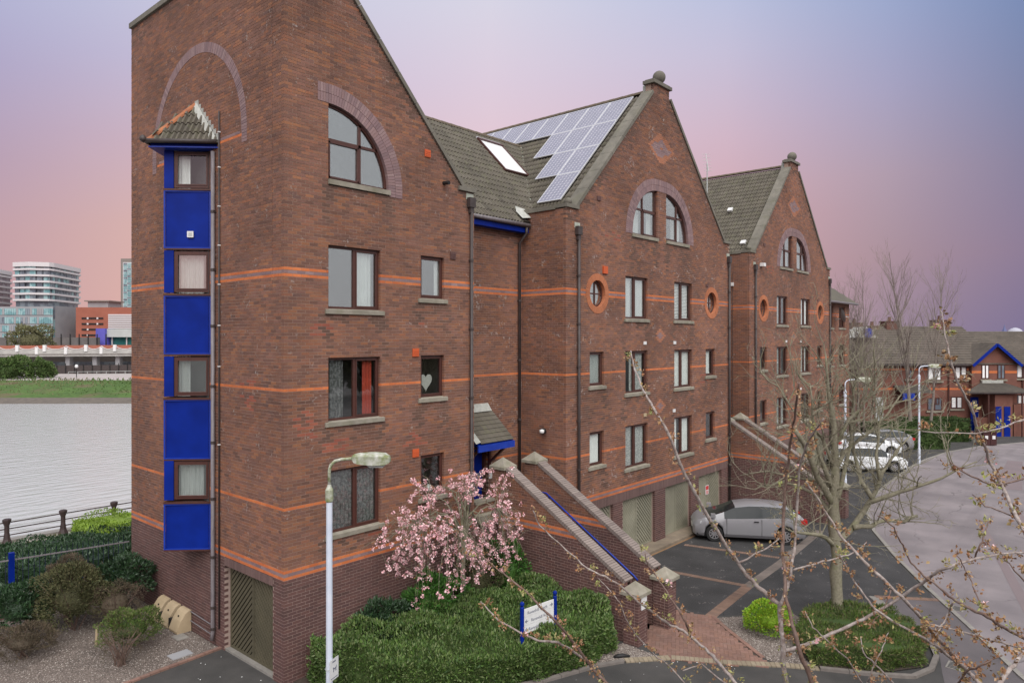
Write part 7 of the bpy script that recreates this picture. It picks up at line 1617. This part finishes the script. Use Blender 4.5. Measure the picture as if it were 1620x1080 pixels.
# weeping blossom tree
BT = thing('blossom_tree', 'small weeping cherry tree covered in pink blossom before the nearest block', 'tree', (4.62, -1.15, 0)); rb = np.random.default_rng(12)
b0 = Vector((4.62, -1.15, 0)); g = MB(); tr = [b0, b0 + Vector((.02, 0, .9)), b0 + Vector((-.02, .02, 1.8)), b0 + Vector((.03, 0, 2.5)), b0 + Vector((.0, 0, 2.9))]; g.tube(tr, [.09, .075, .068, .075, .06], 8); g.build('trunk', 'bark_grey', BT, smooth=True)
bp, bd = [], []; lp, ld = [], []; c = MB(); cc = Vector((4.38, -1.25, 2.95)); mains = []
for k in range(16):
    a = 2 * math.pi * k / 16 + rb.uniform(-.2, .2); el = rb.uniform(.1, 1.25); e = cc + Vector((math.cos(a) * math.cos(el) * 1.35, math.sin(a) * math.cos(el) * .75, math.sin(el) * 1.0 + .1)); s0 = tr[3].lerp(tr[4], rb.uniform(0, 1))
    pts = [s0.lerp(e, t) + Vector((0, 0, .32 * math.sin(t * math.pi))) + Vector(rb.normal(scale=.03, size=3)) * (0 < t < 1) for t in np.linspace(0, 1, 7)]; c.tube(pts, [.030 * (1 - .7 * i / 6) for i in range(7)], 5, cap=False); mains.append(pts)
for k in range(215):
    d = rb.normal(size=3); d /= np.linalg.norm(d); rr = rb.uniform(.45, 1.0) ** .5; rag = 1 + .13 * math.sin(d[0] * 5 + 1) * math.cos(d[2] * 4)
    q = cc + Vector((d[0] * 2.5, d[1] * 1.35, d[2] * 1.72 - .10)) * (rr * rag)
    best = min((p for m_ in mains for p in m_[2:]), key=lambda p: (p - q).length); dist = (q - best).length
    pts = [best.lerp(q, t) + Vector((0, 0, (.16 * dist) * math.sin(t * math.pi))) + Vector(rb.normal(scale=.02, size=3)) * (0 < t) for t in np.linspace(0, 1, 6)]
    c.tube(pts, [.0085 * (1 - .6 * i / 5) for i in range(6)], 4, cap=False)
    for t in (2.6, 3.4, 4.2, 4.7, 5.0):
        i = min(4, int(t)); p = pts[i].lerp(pts[i + 1], t - i)
        if rb.random() < (.22 if t < 4 else .55): bp.append(p + Vector(rb.normal(scale=.045, size=3)))
        if rb.random() < .5: lp.append(p)
    for j in range(2):
        t = rb.uniform(2, 4.9); i = int(t); p = pts[i].lerp(pts[i + 1], t - i); e = p + Vector(rb.normal(scale=.2, size=3)) + Vector((0, 0, -.06)); c.tube([p, p.lerp(e, .5) + Vector((0, 0, .04)), e], [.005, .004, .003], 3, cap=False)
        if rb.random() < .6: bp.append(e)
        lp.append(e)
c.build('branch', 'bark_grey', BT)
bp = [p for p in bp if p.y < -.12]; lp = [p for p in lp if p.y < -.12]
PB, DB = [], []
for p in bp:
    cs = rb.uniform(.026, .058)
    for j in range(int(rb.uniform(9, 22))): 
        d = rb.normal(size=3); d /= np.linalg.norm(d); d[2] -= .25; PB.append(np.array(p) + d * cs * rb.uniform(.2, 1)); DB.append(d + rb.normal(scale=.6, size=3))
leafmesh('blossom', PB, DB, .046, 'blossom', BT, aspect=.95, kind='stuff')
PB, DB = [], []
for p in lp:
    for j in range(3): PB.append(np.array(p)); DB.append(rb.normal(size=3) + [0, 0, -.2])
leafmesh('young_leaves', PB, DB, .05, 'blossom_leaf', BT, aspect=.4, kind='stuff')
# the budding cherry that reaches up in front of the camera
CT = thing('cherry_tree', 'cherry tree in the right foreground with bare budding branches', 'tree', (at(1500, 1600, 4.3).x, at(1500, 1600, 4.3).y, 0)); rc = np.random.default_rng(3)
BR = [
 (4.1, 6.5, 2.0, 'bark_cherry', [(1243, 1085), (1238, 1010), (1233, 955), (1200, 929), (1178, 905), (1149, 864), (1118, 813), (1084, 750), (1054, 680), (1037, 651), (1020, 622), (1005, 586), (998, 555)]),
 (4.1, 4.6, 1.8, 'bark_cherry', [(1234, 958), (1243, 935), (1252, 903), (1257, 862), (1261, 801), (1264, 746), (1274, 706), (1291, 679), (1303, 662)]),
 (3.9, 6.0, 2.6, 'bark_brown', [(1290, 1090), (1284, 1079), (1265, 1028), (1253, 987), (1243, 940), (1239, 878), (1240, 820), (1243, 760), (1250, 700), (1258, 650), (1264, 606)]),
 (4.1, 5.0, 2.2, 'bark_cherry', [(1242, 1030), (1262, 1023), (1286, 1015), (1327, 997), (1366, 979), (1415, 950), (1459, 921), (1480, 905), (1503, 895), (1545, 883), (1584, 876), (1630, 873)]),
 (4.0, 2.2, 1.4, 'bark_brown', [(1540, 884), (1548, 868), (1555, 852), (1562, 832), (1568, 816)]),
 (3.6, 2.2, 6.0, 'bark_cherry', [(1275, 762), (1301, 800), (1314, 821), (1330, 849), (1356, 876), (1389, 908), (1426, 943), (1457, 976), (1480, 1005), (1506, 1033), (1534, 1064), (1556, 1086)]),
 (3.7, 1.5, 4.2, 'bark_cherry', [(1327, 875), (1340, 900), (1361, 932), (1379, 956), (1407, 979), (1449, 1002), (1480, 1020), (1506, 1041), (1535, 1066)]),
 (3.5, 1.4, 4.0, 'bark_brown', [(1389, 815), (1414, 834), (1428, 862), (1441, 889), (1462, 911), (1493, 935), (1511, 950), (1534, 961), (1560, 974), (1589, 992), (1630, 1016)]),
 (3.2, 1.4, 5.2, 'bark_cherry', [(1487, 489), (1494, 517), (1502, 569), (1519, 613), (1536, 646), (1553, 693), (1567, 732), (1586, 771), (1603, 807), (1630, 860)]),
 (3.3, 1.6, 2.6, 'bark_brown', [(1503, 729), (1519, 743), (1556, 763), (1583, 766), (1630, 755)]),
 (3.3, 1.2, 2.0, 'bark_brown', [(1539, 782), (1558, 799), (1594, 813), (1612, 822)]),
 (4.4, 1.4, 4.4, 'bark_cherry', [(843, 807), (853, 830), (895, 868), (929, 899), (956, 911), (980, 925), (1010, 952), (1041, 974), (1060, 988), (1080, 997), (1102, 1014), (1129, 1038), (1149, 1062), (1172, 1088)]),
 (4.5, 1.4, 3.6, 'bark_cherry', [(760, 950), (768, 958), (790, 982), (821, 1000), (852, 1013), (882, 1015), (903, 1027), (929, 1045)]),
 (4.4, 1.6, 4.6, 'bark_brown', [(745, 866), (786, 899), (807, 915), (831, 935), (854, 958), (876, 980), (890, 994), (907, 1015), (929, 1045), (943, 1062), (966, 1088)]),
 (4.6, 1.0, 1.8, 'bark_cherry', [(947, 915), (964, 933), (982, 954), (990, 978), (1004, 1000), (1035, 1035), (1060, 1053), (1090, 1088)]),
 (4.3, 1.3, 2.6, 'bark_brown', [(1020, 876), (1025, 895), (1035, 906), (1048, 925), (1060, 944), (1072, 962), (1084, 984), (1092, 1006)]),
 (3.1, 4.6, 5.0, 'bark_cherry', [(1630, 1022), (1620, 1033), (1599, 1054), (1578, 1086)]),
 (3.4, 1.8, 3.4, 'bark_cherry', [(1467, 985), (1493, 991), (1527, 1000), (1568, 1011), (1597, 1019), (1630, 1028)]),
 (4.0, 1.2, 2.2, 'bark_cherry', [(1273, 966), (1286, 992), (1312, 1015), (1340, 1041), (1368, 1086)]),
 (3.9, 1.2, 2.4, 'bark_cherry', [(1361, 1007), (1366, 1033), (1392, 1057), (1418, 1086)]), (3.9, 1.0, 1.8, 'bark_cherry', [(1405, 1000), (1398, 1020), (1390, 1036), (1372, 1078)]),
 (4.1, 2.6, 1.2, 'bark_cherry', [(1253, 902), (1286, 892), (1317, 884), (1350, 875), (1371, 857)]), (4.1, 2.4, 1.4, 'bark_cherry', [(1168, 891), (1194, 877), (1223, 860), (1243, 842)]),
 (3.7, 1.1, 1.8, 'bark_brown', [(1515, 878), (1527, 901), (1540, 927), (1553, 959)]), (3.3, 1.0, 2.0, 'bark_brown', [(1585, 878), (1600, 896), (1625, 925)]),
 (3.6, 1.6, 2.6, 'bark_cherry', [(1480, 1004), (1492, 985), (1500, 968), (1508, 952)]), (3.2, 2.6, 2.0, 'bark_brown', [(1515, 1082), (1528, 1062), (1556, 1049), (1585, 1036)]),
 (3.3, 1.3, 2.4, 'bark_cherry', [(1460, 683), (1545, 686), (1580, 678), (1630, 660)]), (3.6, 1.0, 1.6, 'bark_brown', [(1380, 985), (1400, 960), (1410, 930)]),
 (4.4, 1.2, 2.4, 'bark_cherry', [(1080, 1060), (1110, 1050), (1140, 1075), (1165, 1090)]),
]
top = at(1500, 1480, 4.2); g = MB(); g.tube([Vector((top.x, top.y, 0)), Vector((top.x + .05, top.y, 2)), top], [.16, .13, .11], 10); g.build('trunk', 'bark_brown', CT, smooth=True)
PB, DB, PG, DG, PW, DW_ = [], [], [], [], [], []
for dep, r0, r1, mat, l in BR:
    n = len(l); P_ = [at(x, y, dep + .35 * math.sin(i * .7 + dep * 9) * i / n) for i, (x, y) in enumerate(l)]; sc = dep / FPX
    Q, RR_ = [], []
    for i in range(n - 1):
        for t in (0, .25, .5, .75):
            q = P_[i].lerp(P_[i + 1], t); Q.append(q + Vector(rc.normal(scale=.0022, size=3))); f = (i + t) / (n - 1); RR_.append((r0 + (r1 - r0) * f) * .62 * sc * rc.uniform(.90, 1.14))
    Q.append(P_[-1]); RR_.append(r1 * .62 * sc)
    x_, y_ = l[-1] if r1 > r0 else l[0]
    e = Q[-1] if r1 > r0 else Q[0]
    g = MB(); g.tube(Q, RR_, 7); o = g.build('branch', mat, CT, smooth=True)
    if y_ > 1070 or x_ > 1620:
        big = max(r0, r1) * sc * .65; tail = [e.lerp(top, .45) + Vector((0, 0, -.25))] if x_ < 1620 else [at(1740, y_ + 190, dep), at(1760, 1300, dep)]; g = MB(); g.tube([e] + tail + [top], [big] + [big * 1.5] * len(tail) + [.06], 7); g.build('limb', mat, CT, smooth=True)
    # buds sit on short spurs
    dist = 0; nxt = rc.uniform(.01, .04)
    for i in range(len(Q) - 1):
        dist += (Q[i + 1] - Q[i]).length
        if dist > nxt:
            nxt = dist + rc.uniform(.016, .075); q = Q[i]; dd = (Q[i + 1] - Q[i]).normalized(); sd = Vector(rc.normal(size=3)); sd = (sd - dd * sd.dot(dd)).normalized(); sp = sd * rc.uniform(.008, .03) + Vector((0, 0, .006)); kk = int(rc.uniform(5, 24))
            grn = rc.random() < .22
            for j in range(kk):
                d = np.array(sd) * .8 + rc.normal(scale=.75, size=3) + [0, 0, .15]; b_ = np.array(q + sp) + rc.normal(scale=.010, size=3)
                (PG if grn else PB).append(b_); (DG if grn else DB).append(d)
            if rc.random() < .018:
                for j in range(6): PW.append(np.array(q + sp * 1.6) + rc.normal(scale=.01, size=3)); DW_.append(rc.normal(size=3))
leafmesh('bud', PB, DB, .0165, 'bud', CT, aspect=.75, kind='stuff', jitter=.5); leafmesh('green_bud', PG, DG, .020, 'bud_green', CT, aspect=.5, kind='stuff', jitter=.5)
if PW: leafmesh('petal', PW, DW_, .017, 'blossom', CT, aspect=.95, kind='stuff')
